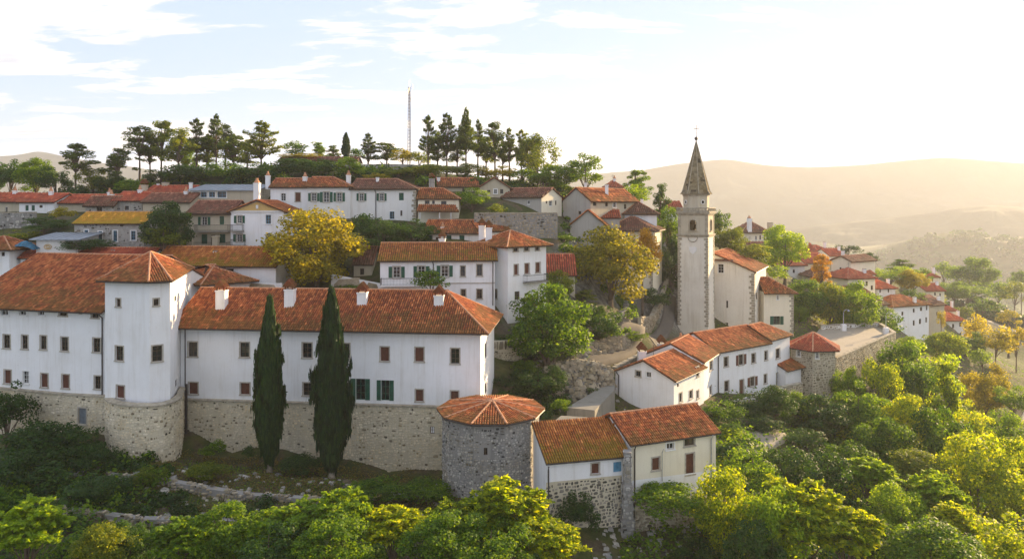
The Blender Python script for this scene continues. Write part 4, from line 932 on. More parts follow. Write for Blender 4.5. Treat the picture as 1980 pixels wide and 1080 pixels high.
# quoins at the tower corners
def quoins(root, off, P, dirs, z0, z1, mat='quoin', h=.42, big=.55, small=.32, pr=.05):
    b = MB(); z = z0; k = 0; rr = random.Random(int(z0*10)); d1, d2 = Vector(dirs[0]), Vector(dirs[1]); P = Vector(P)
    while z < z1-h*.6:
        hh = h*rr.uniform(.8, 1.15); w1, w2 = (big, small) if k % 2 else (small, big); w1 *= rr.uniform(.85, 1.2); w2 *= rr.uniform(.85, 1.2)
        o = -(d1+d2).normalized()*pr; a = P-d1*pr-d2*pr
        p = [a, a+d1*(w1+pr), a+d1*(w1+pr)+d2*(.12), a+d1*.12+d2*.12, a+d1*.12+d2*(w2+pr), a+d2*(w2+pr)]
        if (d1.x*d2.y-d1.y*d2.x) < 0: p = p[::-1]
        n = 6; v = [(q.x, q.y, z+.02) for q in p]+[(q.x, q.y, z+hh) for q in p]
        b.add(v, [tuple(range(6, 12)), tuple(range(5, -1, -1))]+[(i, (i+1) % 6, 6+(i+1) % 6, 6+i) for i in range(6)]); z += hh+.03; k += 1
    tag(b.build('quoins', M[mat], root, off), kind='stuff')
for (u, v, s1, s2) in ((0, 0, 1, 1), (tw, 0, -1, 1), (tw, tw, -1, -1), (0, tw, 1, -1)): quoins(rch, offch, tpt(u, v), (ta*s1, tb_*s2), zc0, zshaft, pr=.09, h=.36, big=.5, small=.28)
# nave
na = Vector(W2(1299, 124.6)); nL = 13.6; nb_ = na+ta*nL; D = 13.5
fpn = [tuple(na), tuple(nb_), tuple(nb_+tb_*D), tuple(na+tb_*D)]
rn, fpn, zen, zbn, offn = house('pale church nave with a steep tiled gable roof behind the bell tower', fp=fpn, ze=Z(526, 118), zb=Z(655, 118), roof='gable_y', rise=2.9, oh=.35, ohg=.3, wall='church', name='church', cat='church', detail=True, pitch=.28, row=.45,
    wins=[(0,1394,519,11,17,'w'),(0,1406,588,4,14,'n'),(0,1406,628,4,9,'n'),(1,1463,572,3,14,'n')])
quoins(rn, offn, fpn[1], (-ta, tb_), zbn, zen-.2, h=.4, big=.75, small=.45, pr=.06)
b = MB(); fn, _ = line_fn(fpn[0], fpn[1]); u0 = px_on_wall(fpn[0], fpn[1], 1373)[0]; u1 = px_on_wall(fpn[0], fpn[1], 1418)[0]; zz_ = Z(506, 119)
pts = [fn(u0), fn(u1)]; b.add([(pts[0][0], pts[0][1], zz_+.35), (pts[1][0], pts[1][1], zz_+.35), (pts[1][0]+pts[1][2]*.5, pts[1][1]+pts[1][3]*.5, zz_), (pts[0][0]+pts[0][2]*.5, pts[0][1]+pts[0][3]*.5, zz_), (pts[0][0], pts[0][1], zz_), (pts[1][0], pts[1][1], zz_)], [(0, 3, 2, 1), (3, 4, 5, 2), (0, 4, 3), (1, 2, 5)])
b.build('canopy', M['roof_dark'], rn, offn)
b = MB(); u = px_on_wall(fpn[0], fpn[1], 1378)[0]; q = fn(u); b.box(-.45, .45, -.35, 0, 0, 1.9); link('door', b.mesh('door', M['brown']), rn, (q[0]-offn[0], q[1]-offn[1], Z(642, 119)-offn[2]), math.atan2(ta.y, ta.x))
# sacristy
rs, fps, zes, zbs, offs = house('cream house with quoined corners and a hip roof attached to the right of the church', (1477, 121), (1534, 121), 7, ze=Z(564, 121), zb=Z(646, 121), roof='hip', hipL=0, hipR=3, rise=2.0, oh=.6, ohg=.1, wall='cream', detail=True, pitch=.28, row=.45,
    wins=[(0,1504,575,4,8,'w'),(0,1502,619,13,16,'g2')])
quoins(rs, offs, fps[1], ((-1, 0), (0, 1)), zbs, zes-.2, h=.4, big=.6, small=.35)
# ------------------------------------------------------------------ village houses
H = house
rv1, f1, ze1, zb1, o1 = H('long white green shuttered house with a mossy roof above the convent', (735, 84), (957, 85), 8, ze=Z(503, 84), zb=Z(592, 84), rise=1.7, oh=.4, ohg=.35, tiles='roof_moss', detail=True, pitch=.25, row=.42,
    wins=[(0, *w) for w in [(767,526,13,22,'g'),(815,525,13,22,'g'),(860,524,13,22,'g'),(895,524,9,20,'p'),(927,522,10,21,'p'),(896,566,9,13,'p'),(927,568,10,18,'p'),(775,573,10,14,'n')]]+[(3,725,520,5,22,'p')], chims=[(855,89,459,.75,'tile'),(907,84,9999,.1,'flat')][:1])
balcony(rv1, o1, f1[0], f1[1], 737, 812, 550, 12, .9, slabm='white'); downpipe(rv1, o1, f1[0], f1[1], 838, 504, 560); downpipe(rv1, o1, f1[0], f1[1], 953, 502, 590)
b = MB(); fn, Lw = line_fn(f1[0], f1[1]); zq = Z(548, 84.5)
a, c_ = fn(Lw*.35), fn(Lw); b.add([(a[0], a[1]-.08, zq), (c_[0], c_[1]-.08, zq), (c_[0], c_[1]-.08, zq+.1), (a[0], a[1]-.08, zq+.1), (a[0], a[1], zq), (c_[0], c_[1], zq), (c_[0], c_[1], zq+.1), (a[0], a[1], zq+.1)], [(0, 1, 2, 3), (3, 2, 6, 7), (0, 4, 5, 1)]); b.build('string_course', M['surround'], rv1, o1)
fp2 = [W2(982, 86), W2(1056, 90), None, None]; dd = Vector((fp2[1][0]-fp2[0][0], fp2[1][1]-fp2[0][1])).normalized(); pp_ = Vector((-dd.y, dd.x))*6.3
fp2[2] = (fp2[1][0]+pp_.x, fp2[1][1]+pp_.y); fp2[3] = (fp2[0][0]+pp_.x, fp2[0][1]+pp_.y)
rv2, f2, ze2, zb2, o2 = H('tall white square house with a hip roof and twin chimneys beside the mossy roofed house', fp=fp2, ze=Z(474, 86), zb=Z(602, 88), roof='hip', rise=1.5, oh=.65, detail=True, pitch=.25, row=.42,
    wins=[(0,997,481,8,10,'p'),(0,1018,480,8,10,'p'),(0,1039,479,7,10,'p'),(0,998,521,7,19,'b'),(0,1019,519,8,19,'b'),(0,1040,517,8,19,'b'),(0,1000,571,10,16,'n'),(3,958,568,6,18,'p'),(3,958,480,4,5,'n')],
    chims=[(932,91,434,.8,'tile'),(945,90,438,.8,'tile')])
balcony(rv2, o2, f2[0], f2[1], 1011, 1052, 543, 12, .8)
H('stone gabled house with dark green shutters and a rust roof behind the mossy roofed house', (818, 100), (928, 99), 7, ze=Z(450, 100), zb=Z(485, 100), rise=1.6, oh=.35, ohg=.2, wall='grey', wallm=(['white2'], [1, 1, 0, 0]), pitch=.28, detail=True, stone=[3], stonesz=(.3, .42),
    wins=[(0,831,461,11,13,'x'),(0,846,463,7,10,'n'),(0,868,461,9,13,'x'),(0,893,461,10,13,'x')], chims=[(856,101,437,.5,'pot')])
H('low rust roofed extension running right from the stone gabled house', (928, 99.3), (985, 101), 6, ze=Z(447, 99.3), zb=Z(485, 100), rise=1.3, oh=.3, pitch=.28, wall='white2')
# long villa in three parts
rv4, f4, *_r = H('white end house of the long pale villa at the top, left of the chimney', (523, 107), (594, 107.4), 8, ze=Z(362, 107), zb=Z(432, 107), rise=1.35, oh=.35, wall='white', pitch=.28, detail=True, wins=[(0,548,381,9,15,'w'),(0,576,381,9,17,'b')], chims=[(518,111,338,.6,'pot'),(590,110,340,.6,'pot')])
rv5, f5, a_, b_, o5 = H('middle house of the long pale villa with three green shuttered windows', (594, 106.7), (678, 107), 8.5, ze=Z(361, 106.7), zb=Z(436, 107), roof='hip', hipL=0, hipR=3.4, rise=1.5, oh=.4, wall='white2', pitch=.28, detail=True, wins=[(0,607,381,9,16,'g'),(0,631,381,11,20,'g'),(0,656,381,9,17,'g')], chims=[(674,110,337,.6,'pot')])
rv6, f6, a_, b_, o6 = H('right hand house of the long pale villa with worn stained plaster', (678.4, 107.2), (804, 107), 8.5, ze=Z(365, 107), zb=Z(434, 107), roof='hip', hipL=0, hipR=3.5, rise=1.5, oh=.4, wall='white2', tiles='roof_dark', pitch=.28, detail=True,
   wins=[(0,699,381,8,15,'g'),(0,738,381,8,15,'g'),(0,776,380,9,15,'x'),(0,758,416,9,15,'bl'),(0,776,412,4,10,'n')], chims=[(730,110,342,.4,'flat')])
downpipe(rv6, o6, f6[0], f6[1], 727, 367, 428); quoins(rv6, o6, f6[1], (Vector((-1, 0)), Vector((0, 1))), Z(425, 107), Z(370, 107), h=.35)
# twin house
r7, f7, a_, b_, o7 = H('pale yellow balconied house with green shutters left of the ochre pediment', (363, 98), (446, 98), 7.5, ze=Z(412, 98), zb=Z(483, 98), roof='gable', rise=1.6, oh=.45, wall='beige', tiles='roof_dark', pitch=.28, detail=True,
   wins=[(0,395,427,10,16,'g'),(0,429,426,9,15,'x'),(0,395,462,12,18,'x'),(0,430,461,11,17,'x'),(0,412,464,8,20,'n')], chims=[(370,96,9999,.1,'flat')][:0])
balcony(r7, o7, f7[0], f7[1], 382, 446, 446, 11, 1.1); balcony(r7, o7, f7[0], f7[1], 372, 446, 479, 9, 1.4)
for px_ in (368, 417):
    b = MB(); x_ = X(px_, 96.4); b.box(x_-.35, x_+.35, 96.05, 96.75, Z(484, 96.4), Z(458, 96.4)); b.box(x_-.45, x_+.45, 95.95, 96.85, Z(458, 96.4), Z(456, 96.4)); b.build('gate_pillar', M['beige'], r7, o7)
r8, f8, a_, b_, o8_ = H('white house with an ochre pediment and a tall chimney on its gable', (446, 97.6), (549, 97.6), 8, ze=Z(409, 97.6), zb=Z(481, 97.6), roof='gable_y', rise=1.45, oh=.4, ohg=.35, wall='white', pitch=.28, detail=True,
   wins=[(0,463,424,8,15,'g'),(0,519,424,10,17,'bl'),(0,463,460,10,15,'g'),(0,520,461,10,22,'bl')], chims=[(497,98.6,352,.75,'pot')])
balcony(r8, o8_, f8[0], f8[1], 449, 472, 446, 10, .7); balcony(r8, o8_, f8[0], f8[1], 449, 476, 474, 4, .7)
b = MB(); Lw = math.dist(f8[0], f8[1]); ye = f8[0][1]-.05; zq = Z(407, 97.6); b.add([(f8[0][0]+.5, ye, zq), (f8[1][0]-.5, ye, zq), (f8[0][0]+Lw/2, ye, zq+1.2), (f8[0][0]+.5, ye+.06, zq), (f8[1][0]-.5, ye+.06, zq), (f8[0][0]+Lw/2, ye+.06, zq+1.2)], [(0, 1, 2), (0, 3, 4, 1), (1, 4, 5, 2), (2, 5, 3, 0)]); b.build('pediment', M['ochre'], r8, o8_)
b = MB(); b.box(f8[0][0]-.3, f8[1][0]+.3, ye-.12, ye+.04, zq-.2, zq-.02); b.build('cornice', M['sur_white'], r8, o8_)
b = MB(); b.tube([(f8[0][0]+Lw/2, ye-.03, zq+.25), (f8[0][0]+Lw/2, ye-.03, zq+.75)], .17, 8); b.build('emblem', M['sur_white'], r8, o8_)
# grey metal roofed building
H('pale building with a grey metal roof and a strip of blue windows', (368, 108), (497, 108), 6, ze=Z(368, 108), zb=Z(420, 108), roof='shed', rise=.95, oh=.4, wall='beige', tiles='metalroof', detail=True,
  wins=[(0,378,376,13,10,'bl'),(0,394,376,12,11,'bl'),(0,410,376,12,11,'bl'),(0,429,376,17,12,'bl'),(0,396,394,5,6,'n')], chims=[(369,112,352,.4,'flat')])
H('grey stone cottage with a golden lichen roof and four arched white framed windows', (144, 95), (278, 95), 6, ze=Z(432, 95), zb=Z(486, 95), rise=1.35, oh=.3, ohg=.2, wall='grey', tiles='roof_gold', name='cottage', cat='cottage', detail=True, stone=[0], stonesz=(.26, .4),
  wins=[(0,167,451,7,13,'bl'),(0,194,455,8,16,'bl'),(0,223,456,8,20,'bl'),(0,258,455,9,17,'bl')])
# row of red roofs upper left
row = [('far left red roofed house of the upper left row, beige walled', (-60, 108), (37, 108), 6, 390, 'beige', 'roof_red', [(12,405,5,10,'w'),(-20,405,5,10,'w')]),
       ('white house with teal shutters under a red roof in the upper left row', (37, 107), (104, 107), 7, 391, 'white', 'roof_red', [(52,402,7,11,'x'),(64,402,7,11,'x'),(79,399,6,5,'n')]),
       ('long red roofed house behind the garden trees in the upper left row', (96, 108), (222, 109), 7, 393, 'beige', 'roof_red', []),
       ('brown roofed stone house left of the small red roof in the upper left row', (165, 105), (220, 105), 4, 397, 'grey', 'roof_dark', [(192,405,10,9,'n')]),
       ('small red roofed stone house in the middle of the upper left row', (220, 106), (275, 106), 6, 388, 'grey', 'roof_red', [(245,402,8,8,'n')]),
       ('brown roofed house at the right end of the upper left row', (276, 105), (367, 105), 6, 391, 'beige', 'roof_dark', [])]
for lb, A_, B_, dp, ev, wl, tl, ws in row:
    H(lb, A_, B_, dp, ze=Z(ev, A_[1]), zb=Z(428, A_[1]), rise=1.25, oh=.35, wall=wl, tiles=tl, pitch=.34, row=.6, wins=[(0, *w) for w in ws], stone=[0] if wl == 'grey' else None, stonesz=(.32, .45), chims=[(A_[0]+(B_[0]-A_[0])*.92, A_[1]+2.6, ev-23, .5, 'pot')])
H('upper red roof with two chimneys behind the brown roof in the upper left row', (281, 112), (367, 112), 6, ze=Z(373, 112), zb=Z(425, 112), rise=1.1, oh=.3, wall='beige', tiles='roof_red', pitch=.34, row=.6, chims=[(279,112.5,356,.8,'tile','beige'),(320,115,352,.8,'flat','beige'),(306,115,354,.3,'flat')])
# barn, retaining wall, tarp
rB, fB, a_, b_, oB = H('low white shed with a tilted grey metal roof behind the convent ridge', (70, 90), (150, 90), 4.5, ze=Z(463, 90), zb=Z(495, 90), roof='shed', rise=.55, oh=.5, ohg=.6, wall='white2', tiles='metalroof', name='shed', cat='shed')
b = MB(); x_ = X(92, 89.9); z_ = Z(477, 89.9)
for rad, m_ in ((.42, 0), (.2, 1)):
    b.tube([(x_+rad*math.cos(a)*1.1, 89.93, z_+rad*math.sin(a)*.7) for a in np.linspace(0, 2*math.pi, 13)], .05, 4, caps=False)
b.build('painted_emblem', M['ochre'], rB, oB)
H('small white house with an orange hip roof peeping in at the left edge', (-60, 88), (18, 88), 5, ze=Z(479, 88), zb=Z(500, 88), roof='hip', rise=1.2, oh=.7, pitch=.3, detail=True, wins=[(0,6,491,6,8,'n')])
# houses right of the villa
r9, f9, a_, b_, o9 = H('red roofed house with a pergola right of the long villa', (808, 106), (887, 106), 6, ze=Z(384, 106), zb=Z(432, 106), roof='hip', hipL=0, hipR=2.6, rise=1.5, oh=.3, wall='cream', pitch=.3, row=.5, detail=True, wins=[(0,826,391,9,6,'n'),(0,838,391,5,6,'n'),(0,858,392,11,7,'n')])
b = MB(); poly = [(X(806, 103.6), 103.4, Z(408, 103.4)), (X(888, 103.6), 103.4, Z(409, 103.4)), (X(880, 105.9), 105.9, Z(396, 105.9)), (X(809, 105.9), 105.9, Z(396, 105.9))]
make_roof(r9, o9, [poly], [], M['roof'], .3, .5, name='porch_roof')
for px_ in (812, 850, 872): b = MB(); b.tube([(X(px_, 103.6), 103.6, Z(432, 103.6)), (X(px_, 103.6), 103.6, Z(410, 103.6))], .09, 6); b.build('post', M['wood_white'], r9, o9)
H('red roofed house with a stepped smoke chimney below the tall pines', (848, 116), (925, 117), 7, ze=Z(361, 116), zb=Z(405, 116), rise=1.45, oh=.3, wall='beige', pitch=.32, row=.55, wins=[(0,897,368,6,7,'n')], chims=[(835,114,344,.8,'tile','grey'),(848,118,342,.45,'flat')])
H('gabled house with a round vent below the tall pines', (925, 114), (986, 114), 8, ze=Z(364, 114), zb=Z(408, 114), roof='gable_y', rise=1.6, oh=.4, wall='beige', tiles='roof_dark', pitch=.32, row=.55, detail=True, wins=[(0,945,371,6,7,'n'),(0,958,370,6,8,'w'),(0,970,370,6,8,'n')])
# dark roof house with cream gable
fA = [W2(972, 113), W2(1047, 110.5), W2(1086, 114.5), None]; fA[3] = (fA[0][0]+fA[2][0]-fA[1][0], fA[0][1]+fA[2][1]-fA[1][1])
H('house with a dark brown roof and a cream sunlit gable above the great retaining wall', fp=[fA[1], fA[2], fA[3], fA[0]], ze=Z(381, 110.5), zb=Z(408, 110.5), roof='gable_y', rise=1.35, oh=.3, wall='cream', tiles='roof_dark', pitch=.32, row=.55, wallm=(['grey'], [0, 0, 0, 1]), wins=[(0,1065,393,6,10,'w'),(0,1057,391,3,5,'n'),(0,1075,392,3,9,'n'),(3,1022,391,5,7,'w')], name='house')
# grey gable house
fA = [W2(1088, 115), W2(1142, 112), None, None]; v = Vector((X(1232, 121)-fA[1][0], 121-112)); fA[2] = (fA[1][0]+v.x, fA[1][1]+v.y); fA[3] = (fA[0][0]+v.x, fA[0][1]+v.y)
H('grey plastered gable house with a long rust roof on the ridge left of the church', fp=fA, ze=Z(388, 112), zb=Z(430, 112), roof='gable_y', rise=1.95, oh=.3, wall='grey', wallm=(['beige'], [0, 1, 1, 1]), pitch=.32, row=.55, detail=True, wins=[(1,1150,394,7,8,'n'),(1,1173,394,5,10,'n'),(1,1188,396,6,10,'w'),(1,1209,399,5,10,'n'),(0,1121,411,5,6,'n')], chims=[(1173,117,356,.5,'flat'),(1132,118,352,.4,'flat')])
H('little white house with a brown hip roof on the ridge left of the church', (1208, 118), (1270, 118), 6, ze=Z(412, 118), zb=Z(435, 118), roof='hip', rise=1.8, oh=.45, tiles='roof_dark', pitch=.32, row=.55, chims=[(1241,122,384,.4,'flat')])
H('low grey gable with a stone quoin edge behind the great yellow green tree', (1102, 111), (1172, 110), 6, ze=Z(436, 111), zb=Z(495, 111), roof='gable_y', rise=2.3, oh=.25, wall='grey', pitch=.32, row=.55)
H('small bright red roof between the grey gables above the great yellow green tree', (1156, 114), (1198, 114), 4, ze=Z(421, 114), zb=Z(450, 114), rise=1.1, oh=.2, wall='grey', tiles='roof_red', pitch=.32, row=.55)
fA = [W2(1170, 116), W2(1262, 112), None, None]
r10, f10, a_, b_, o10 = H('tall cream house with a brown hip roof behind the golden tree', fp=[W2(1170, 114), W2(1262, 113), (X(1280, 121), 121), (X(1180, 122), 122)], ze=Z(445, 113), zb=Z(560, 114), roof='hip', rise=1.9, oh=.5, wall='cream', tiles='roof_dark', pitch=.32, row=.55, detail=True, wins=[(1,1274,478,4,9,'n'),(1,1273,515,4,10,'n'),(0,1245,462,7,12,'w')])
quoins(r10, o10, f10[1], (Vector((-1, 0)), Vector((.2, 1)).normalized()), Z(555, 113), Z(450, 113))
H('orange roofed low house right of the tall white square house', (1056, 95), (1112, 95), 6, ze=Z(531, 95), zb=Z(560, 95), rise=2.4, oh=.25, wall='beige', tiles='roof_red', pitch=.3, row=.5)
H('dark red roofed outbuilding half hidden behind the round yellow tree', (684, 92), (719, 92), 6, ze=Z(511, 92), zb=Z(560, 92), rise=2.0, oh=.2, wall='beige', tiles='roof_dark', pitch=.3, row=.5, wins=[(0,700,525,8,12,'n')])
H('tiny roof with an onion topped chimney on the skyline ridge', (1174, 160), (1204, 160), 7, ze=Z(362, 160), zb=Z(385, 160), roof='hip', rise=1.5, oh=.4, tiles='roof_red', pitch=.4, row=.8, chims=[(1188,163,344,.6,'pot')])
H('red roof glimpsed between the trees just left of the spire', (1292, 150), (1320, 150), 7, ze=Z(405, 150), zb=Z(430, 150), rise=1.6, oh=.3, tiles='roof_red', pitch=.4, row=.8)
# right of the church
H('white house with an onion topped chimney on the ridge right of the spire', (1436, 190), (1487, 190), 9, ze=Z(448, 190), zb=Z(478, 190), roof='hip', rise=2.6, oh=.6, wall='cream', tiles='roof_dark', pitch=.4, row=.8, wins=[(0,1462,460,4,8,'w'),(0,1470,459,3,8,'n'),(0,1478,458,3,8,'n')], chims=[(1449,190,421,1.0,'pot'),(1489,194,430,1.1,'flat','beige')])
H('brown roofed house below the onion chimney house', (1448, 172), (1492, 172), 8, ze=Z(487, 172), zb=Z(520, 172), rise=2.1, oh=.4, wall='cream', tiles='roof_dark', pitch=.4, row=.8, wins=[(0,1485,501,3,9,'n'),(0,1465,500,3,8,'n')])
R_ = 'far right village houses'
far = [
 ('cream house under a faded roof at the top of the right hand cluster', (1533,186),(1578,186),8,486,520,'cream','roof_red','gable',[(1547,492,5,7,'n'),(1560,492,4,6,'n')]),
 ('low white house with a broad roof at the left of the right hand cluster', (1513,166),(1556,168),7,513,548,'white2','roof_red','hip',[(1535,524,4,7,'n'),(1523,522,3,5,'n')]),
 ('wide red roofed house in the middle of the right hand cluster', (1556,172),(1606,174),9,508,545,'cream','roof_red','gable',[(1580,522,4,7,'n')]),
 ('cream gable fronted house beside the wide red roof of the right hand cluster', (1607,168),(1645,164),10,503,560,'cream','roof_dark','gable_y',[(1625,520,4,7,'n'),(1633,532,3,6,'n')]),
 ('narrow house with two small chimneys at the top right of the right hand cluster', (1646,176),(1680,178),8,515,545,'cream','roof_red','hip',[(1662,522,3,5,'n')]),
 ('tall cream house with dark windows stepping down the right hand slope', (1640,158),(1692,160),8,538,590,'cream','roof_red','hip',[(1676,548,4,9,'n'),(1686,556,4,9,'n'),(1655,552,4,8,'n')]),
 ('white house with arched windows above the awning on the right hand slope', (1696,168),(1731,169),8,557,600,'white2','roof_red','hip',[(1702,562,3,7,'n'),(1718,562,3,7,'n'),(1710,576,3,6,'n')]),
 ('large white house with rows of small windows on the right hand slope', (1727,163),(1796,167),8,592,655,'white','roof','hip',[(1767,600,4,8,'n'),(1781,597,4,8,'n'),(1792,595,3,8,'n'),(1767,624,4,10,'n'),(1779,621,4,10,'n'),(1791,618,3,10,'n'),(1745,606,4,8,'n')]),
 ('beige house with a brown roof behind the large white house on the slope', (1797,178),(1826,180),8,590,645,'beige','roof_dark','gable',[(1812,606,3,7,'n')]),
 ('small white upper house beyond the large white one on the slope', (1790,202),(1826,203),7,562,590,'cream','roof_red','gable',[(1808,568,3,6,'n'),(1818,570,3,6,'n')]),
 ('highest little white house at the far end of the slope', (1790,222),(1815,222),7,535,560,'cream','roof_red','hip',[(1803,542,3,5,'n')]),
 ('last white house with a pink roof at the bottom of the slope', (1830,206),(1867,206),8,619,665,'white2','roof_red','hip',[(1843,630,4,8,'n'),(1857,627,4,8,'n'),(1843,648,3,6,'n'),(1857,646,3,6,'n')]),
 ('cream terrace house with an awning below the arched window house', (1684,150),(1716,152),7,590,650,'cream','roof_dark','shed',[(1700,604,4,10,'n'),(1690,620,3,8,'n')]),
 ('small cream house tucked behind the top of the right hand cluster', (1578,200),(1606,201),7,486,515,'cream','roof_red','hip',[(1590,491,3,5,'n')]),
 ('little house with a faded roof between the top houses of the cluster', (1604,192),(1634,193),7,494,520,'white2','roof_red','gable',[(1615,500,3,5,'n'),(1625,500,3,5,'n')]),
 ('steep roofed cream house just under the top of the right hand cluster', (1574,160),(1600,160),7,535,560,'cream','roof_dark','hip',[]),
 ('small white house squeezed above the cream terrace house with awning', (1664,166),(1690,167),6,530,560,'white2','roof_red','gable',[(1672,536,3,5,'n')]),
 ('low orange roofed shed beside the large white house on the slope', (1712,172),(1742,173),6,588,610,'cream','roof','gable',[(1722,594,3,5,'n')]),
 ('little pink roofed house above the last white house of the slope', (1826,214),(1850,214),6,600,630,'cream','roof_red','hip',[(1838,606,3,5,'n')]),
 ('low roof filling the gap left of the wide red roof', (1500,178),(1530,178),7,492,530,'cream','roof_dark','gable',[]),
]
for lb, A_, B_, dp, ev, bs, wl, tl, rf, ws in far:
    H(lb, A_, B_, dp, ze=Z(ev, A_[1]), zb=Z(bs, A_[1]), roof=rf, oh=.5, wall=wl, tiles=tl, pitch=.4, row=.8, wins=[(0, *w) for w in ws], group=R_, gutter=False, chims=[(A_[0]+(B_[0]-A_[0])*.6, A_[1]+3.2, ev-19, .6, 'flat')])
# ------------------------------------------------------------------ walls, roads, terrace
def wall_run(label, pts, z0s, z1s, th=.5, mat='mortar', smat='stone_brown', name='stone_wall', cat='wall', sz=(.3, .42), seed=5, cop=True, proud=.05, rough=0):
    off = (pts[0][0], pts[0][1], z0s[0]); root = empty(name, off); tag(root, label, cat)
    wb = MB(); sb = MB(); cb = MB(); rr = random.Random(seed)
    z1s_ = z1s; z1s = [z-(.32 if rough else 0) for z in z1s]
    for i in range(len(pts)-1):
        P, Q = pts[i], pts[i+1]; Lw = math.dist(P, Q); d = ((Q[0]-P[0])/Lw, (Q[1]-P[1])/Lw); n = (-d[1]*th, d[0]*th)
        v = [(P[0], P[1], z0s[i]), (Q[0], Q[1], z0s[i+1]), (Q[0]+n[0], Q[1]+n[1], z0s[i+1]), (P[0]+n[0], P[1]+n[1], z0s[i]), (P[0], P[1], z1s[i]), (Q[0], Q[1], z1s[i+1]), (Q[0]+n[0], Q[1]+n[1], z1s[i+1]), (P[0]+n[0], P[1]+n[1], z1s[i])]
        wb.add(v, [(0, 1, 5, 4), (1, 2, 6, 5), (2, 3, 7, 6), (3, 0, 4, 7), (4, 5, 6, 7)])
        fn, _ = line_fn(P, Q)
        stonework(sb, fn, Lw, min(z0s[i], z0s[i+1]), max(z1s_[i], z1s_[i+1])+rough, sz[0], sz[1], proud, seed=seed+i, z1f=lambda u, a=z1s_[i], b=z1s_[i+1], L_=Lw: a+(b-a)*u/L_+rough*math.sin(u*2.3+a)-rough)
        if rough:
            for lay in (-.22, -.42): stonework(sb, lambda u, P=P, d=d, l=lay: (P[0]+d[0]*u-d[1]*(-l), P[1]+d[1]*u+d[0]*(-l), d[1], -d[0]), Lw, min(z1s[i], z1s[i+1])-.5, max(z1s_[i], z1s_[i+1]), sz[0], sz[1], .2, seed=seed+i+50, z1f=lambda u, a=z1s_[i], b=z1s_[i+1], L_=Lw: a+(b-a)*u/L_+rough*.6*math.sin(u*3.7+a)-rough)
        if cop:
            k = max(1, int(Lw/.7))
            for j in range(k):
                a, b_ = j/k+.004, (j+1)/k-.004; o = .08; h = .14+rr.uniform(0, .05); pa = v2(P, Q, a); pb = v2(P, Q, b_); za = z1s[i]+(z1s[i+1]-z1s[i])*a; zb_ = z1s[i]+(z1s[i+1]-z1s[i])*b_
                e = (d[1]*o, -d[0]*o); g = (n[0]*(1+o/th), n[1]*(1+o/th))
                c = [(pa[0]+e[0], pa[1]+e[1], za), (pb[0]+e[0], pb[1]+e[1], zb_), (pb[0]+g[0], pb[1]+g[1], zb_), (pa[0]+g[0], pa[1]+g[1], za)]
                cb.add(c+[(x, y, z+h) for x, y, z in c], [(4, 5, 6, 7), (0, 1, 5, 4), (1, 2, 6, 5), (2, 3, 7, 6), (3, 0, 4, 7)])
    wb.build('wall_core', M[mat], root, off); tag(sb.build('stonework', M[smat], root, off), kind='stuff')
    if cop: tag(cb.build('coping', M['quoin'], root, off), kind='stuff')
    return root, off
def road(label_name, pts, w, mat='road', lift=.10):
    """draped ribbon; pts 2D centre line"""
    P = []; 
    for a, b in zip(pts[:-1], pts[1:]):
        k = max(1, int(math.dist(a, b)/1.0)); P += [v2(a, b, j/k) for j in range(k)]
    P.append(pts[-1]); P = np.array(P); ker = np.ones(7)/7
    Pp = np.pad(P, ((3, 3), (0, 0)), 'edge'); P = np.stack([np.convolve(Pp[:, 0], ker, 'valid'), np.convolve(Pp[:, 1], ker, 'valid')], 1)
    T = np.gradient(P, axis=0); T /= np.linalg.norm(T, axis=1)[:, None]; Nn = np.stack([-T[:, 1], T[:, 0]], 1)
    cols = []
    for t in np.linspace(-.5, .5, 7):
        q = P+Nn*t*w; cols.append(np.column_stack([q, ground_z(q[:, 0], q[:, 1])+lift]))
    C = np.stack(cols, 1); zm = C[:, :, 2].mean(1, keepdims=True); C[:, :, 2] = C[:, :, 2]*.5+zm*.5
    C[:, :, 2] = np.maximum(C[:, :, 2], np.stack(cols, 1)[:, :, 2]-.04)
    C = np.concatenate([C[:, :1]-[0, 0, .6], C, C[:, -1:]-[0, 0, .6]], 1)
    ny, nx = C.shape[:2]; i = np.arange(nx*ny).reshape(ny, nx); f = np.stack([i[:-1, :-1], i[:-1, 1:], i[1:, 1:], i[1:, :-1]], -1).reshape(-1, 4)
    me = bpy.data.meshes.new(label_name); fastmesh(me, C.reshape(-1, 3), f[:, ::-1]); me.materials.append(M[mat]); o = link(label_name, me); tag(o, kind='structure'); return o
road('road', [W2(1060, 80.5), W2(1120, 84), W2(1200, 91), W2(1228, 98), W2(1222, 108), W2(1250, 126), W2(1262, 140)], 3.0)
road('lane', [W2(1310, 70), W2(1390, 71.5), W2(1450, 75), W2(1510, 79.5), W2(1560, 84), W2(1640, 84)], 2.6, mat='plaza')
road('path', [W2(1300, 95), W2(1250, 99), W2(1290, 112), W2(1299, 122)], 1.6, mat='road')
road('footpath', [W2(1990, 150), W2(1960, 135), W2(1900, 118), W2(1930, 100), W2(2000, 95)], 1.8, mat='plaza')
road('valley_road', [W2(1840, 330), W2(1880, 300), W2(1960, 285), W2(2060, 270)], 5, mat='plaza')
wall_run('great stained stone retaining wall on the hill behind the white village houses', [W2(917, 101.5), W2(1078, 102.5)], [Z(475, 101.5)]*2, [Z(413, 101.5), Z(413, 102.5)], 1.0, 'mortar_grey', 'stone_brown', sz=(.34, .5), cat='retaining wall', name='retaining_wall', seed=200)
wall_run('grey stone retaining wall under the upper left row of houses', [W2(-60, 101), W2(64, 101)], [Z(470, 101)]*2, [Z(412, 101)]*2, .8, 'mortar_grey', 'stone_grey', sz=(.34, .5), cat='retaining wall', name='retaining_wall', seed=210)
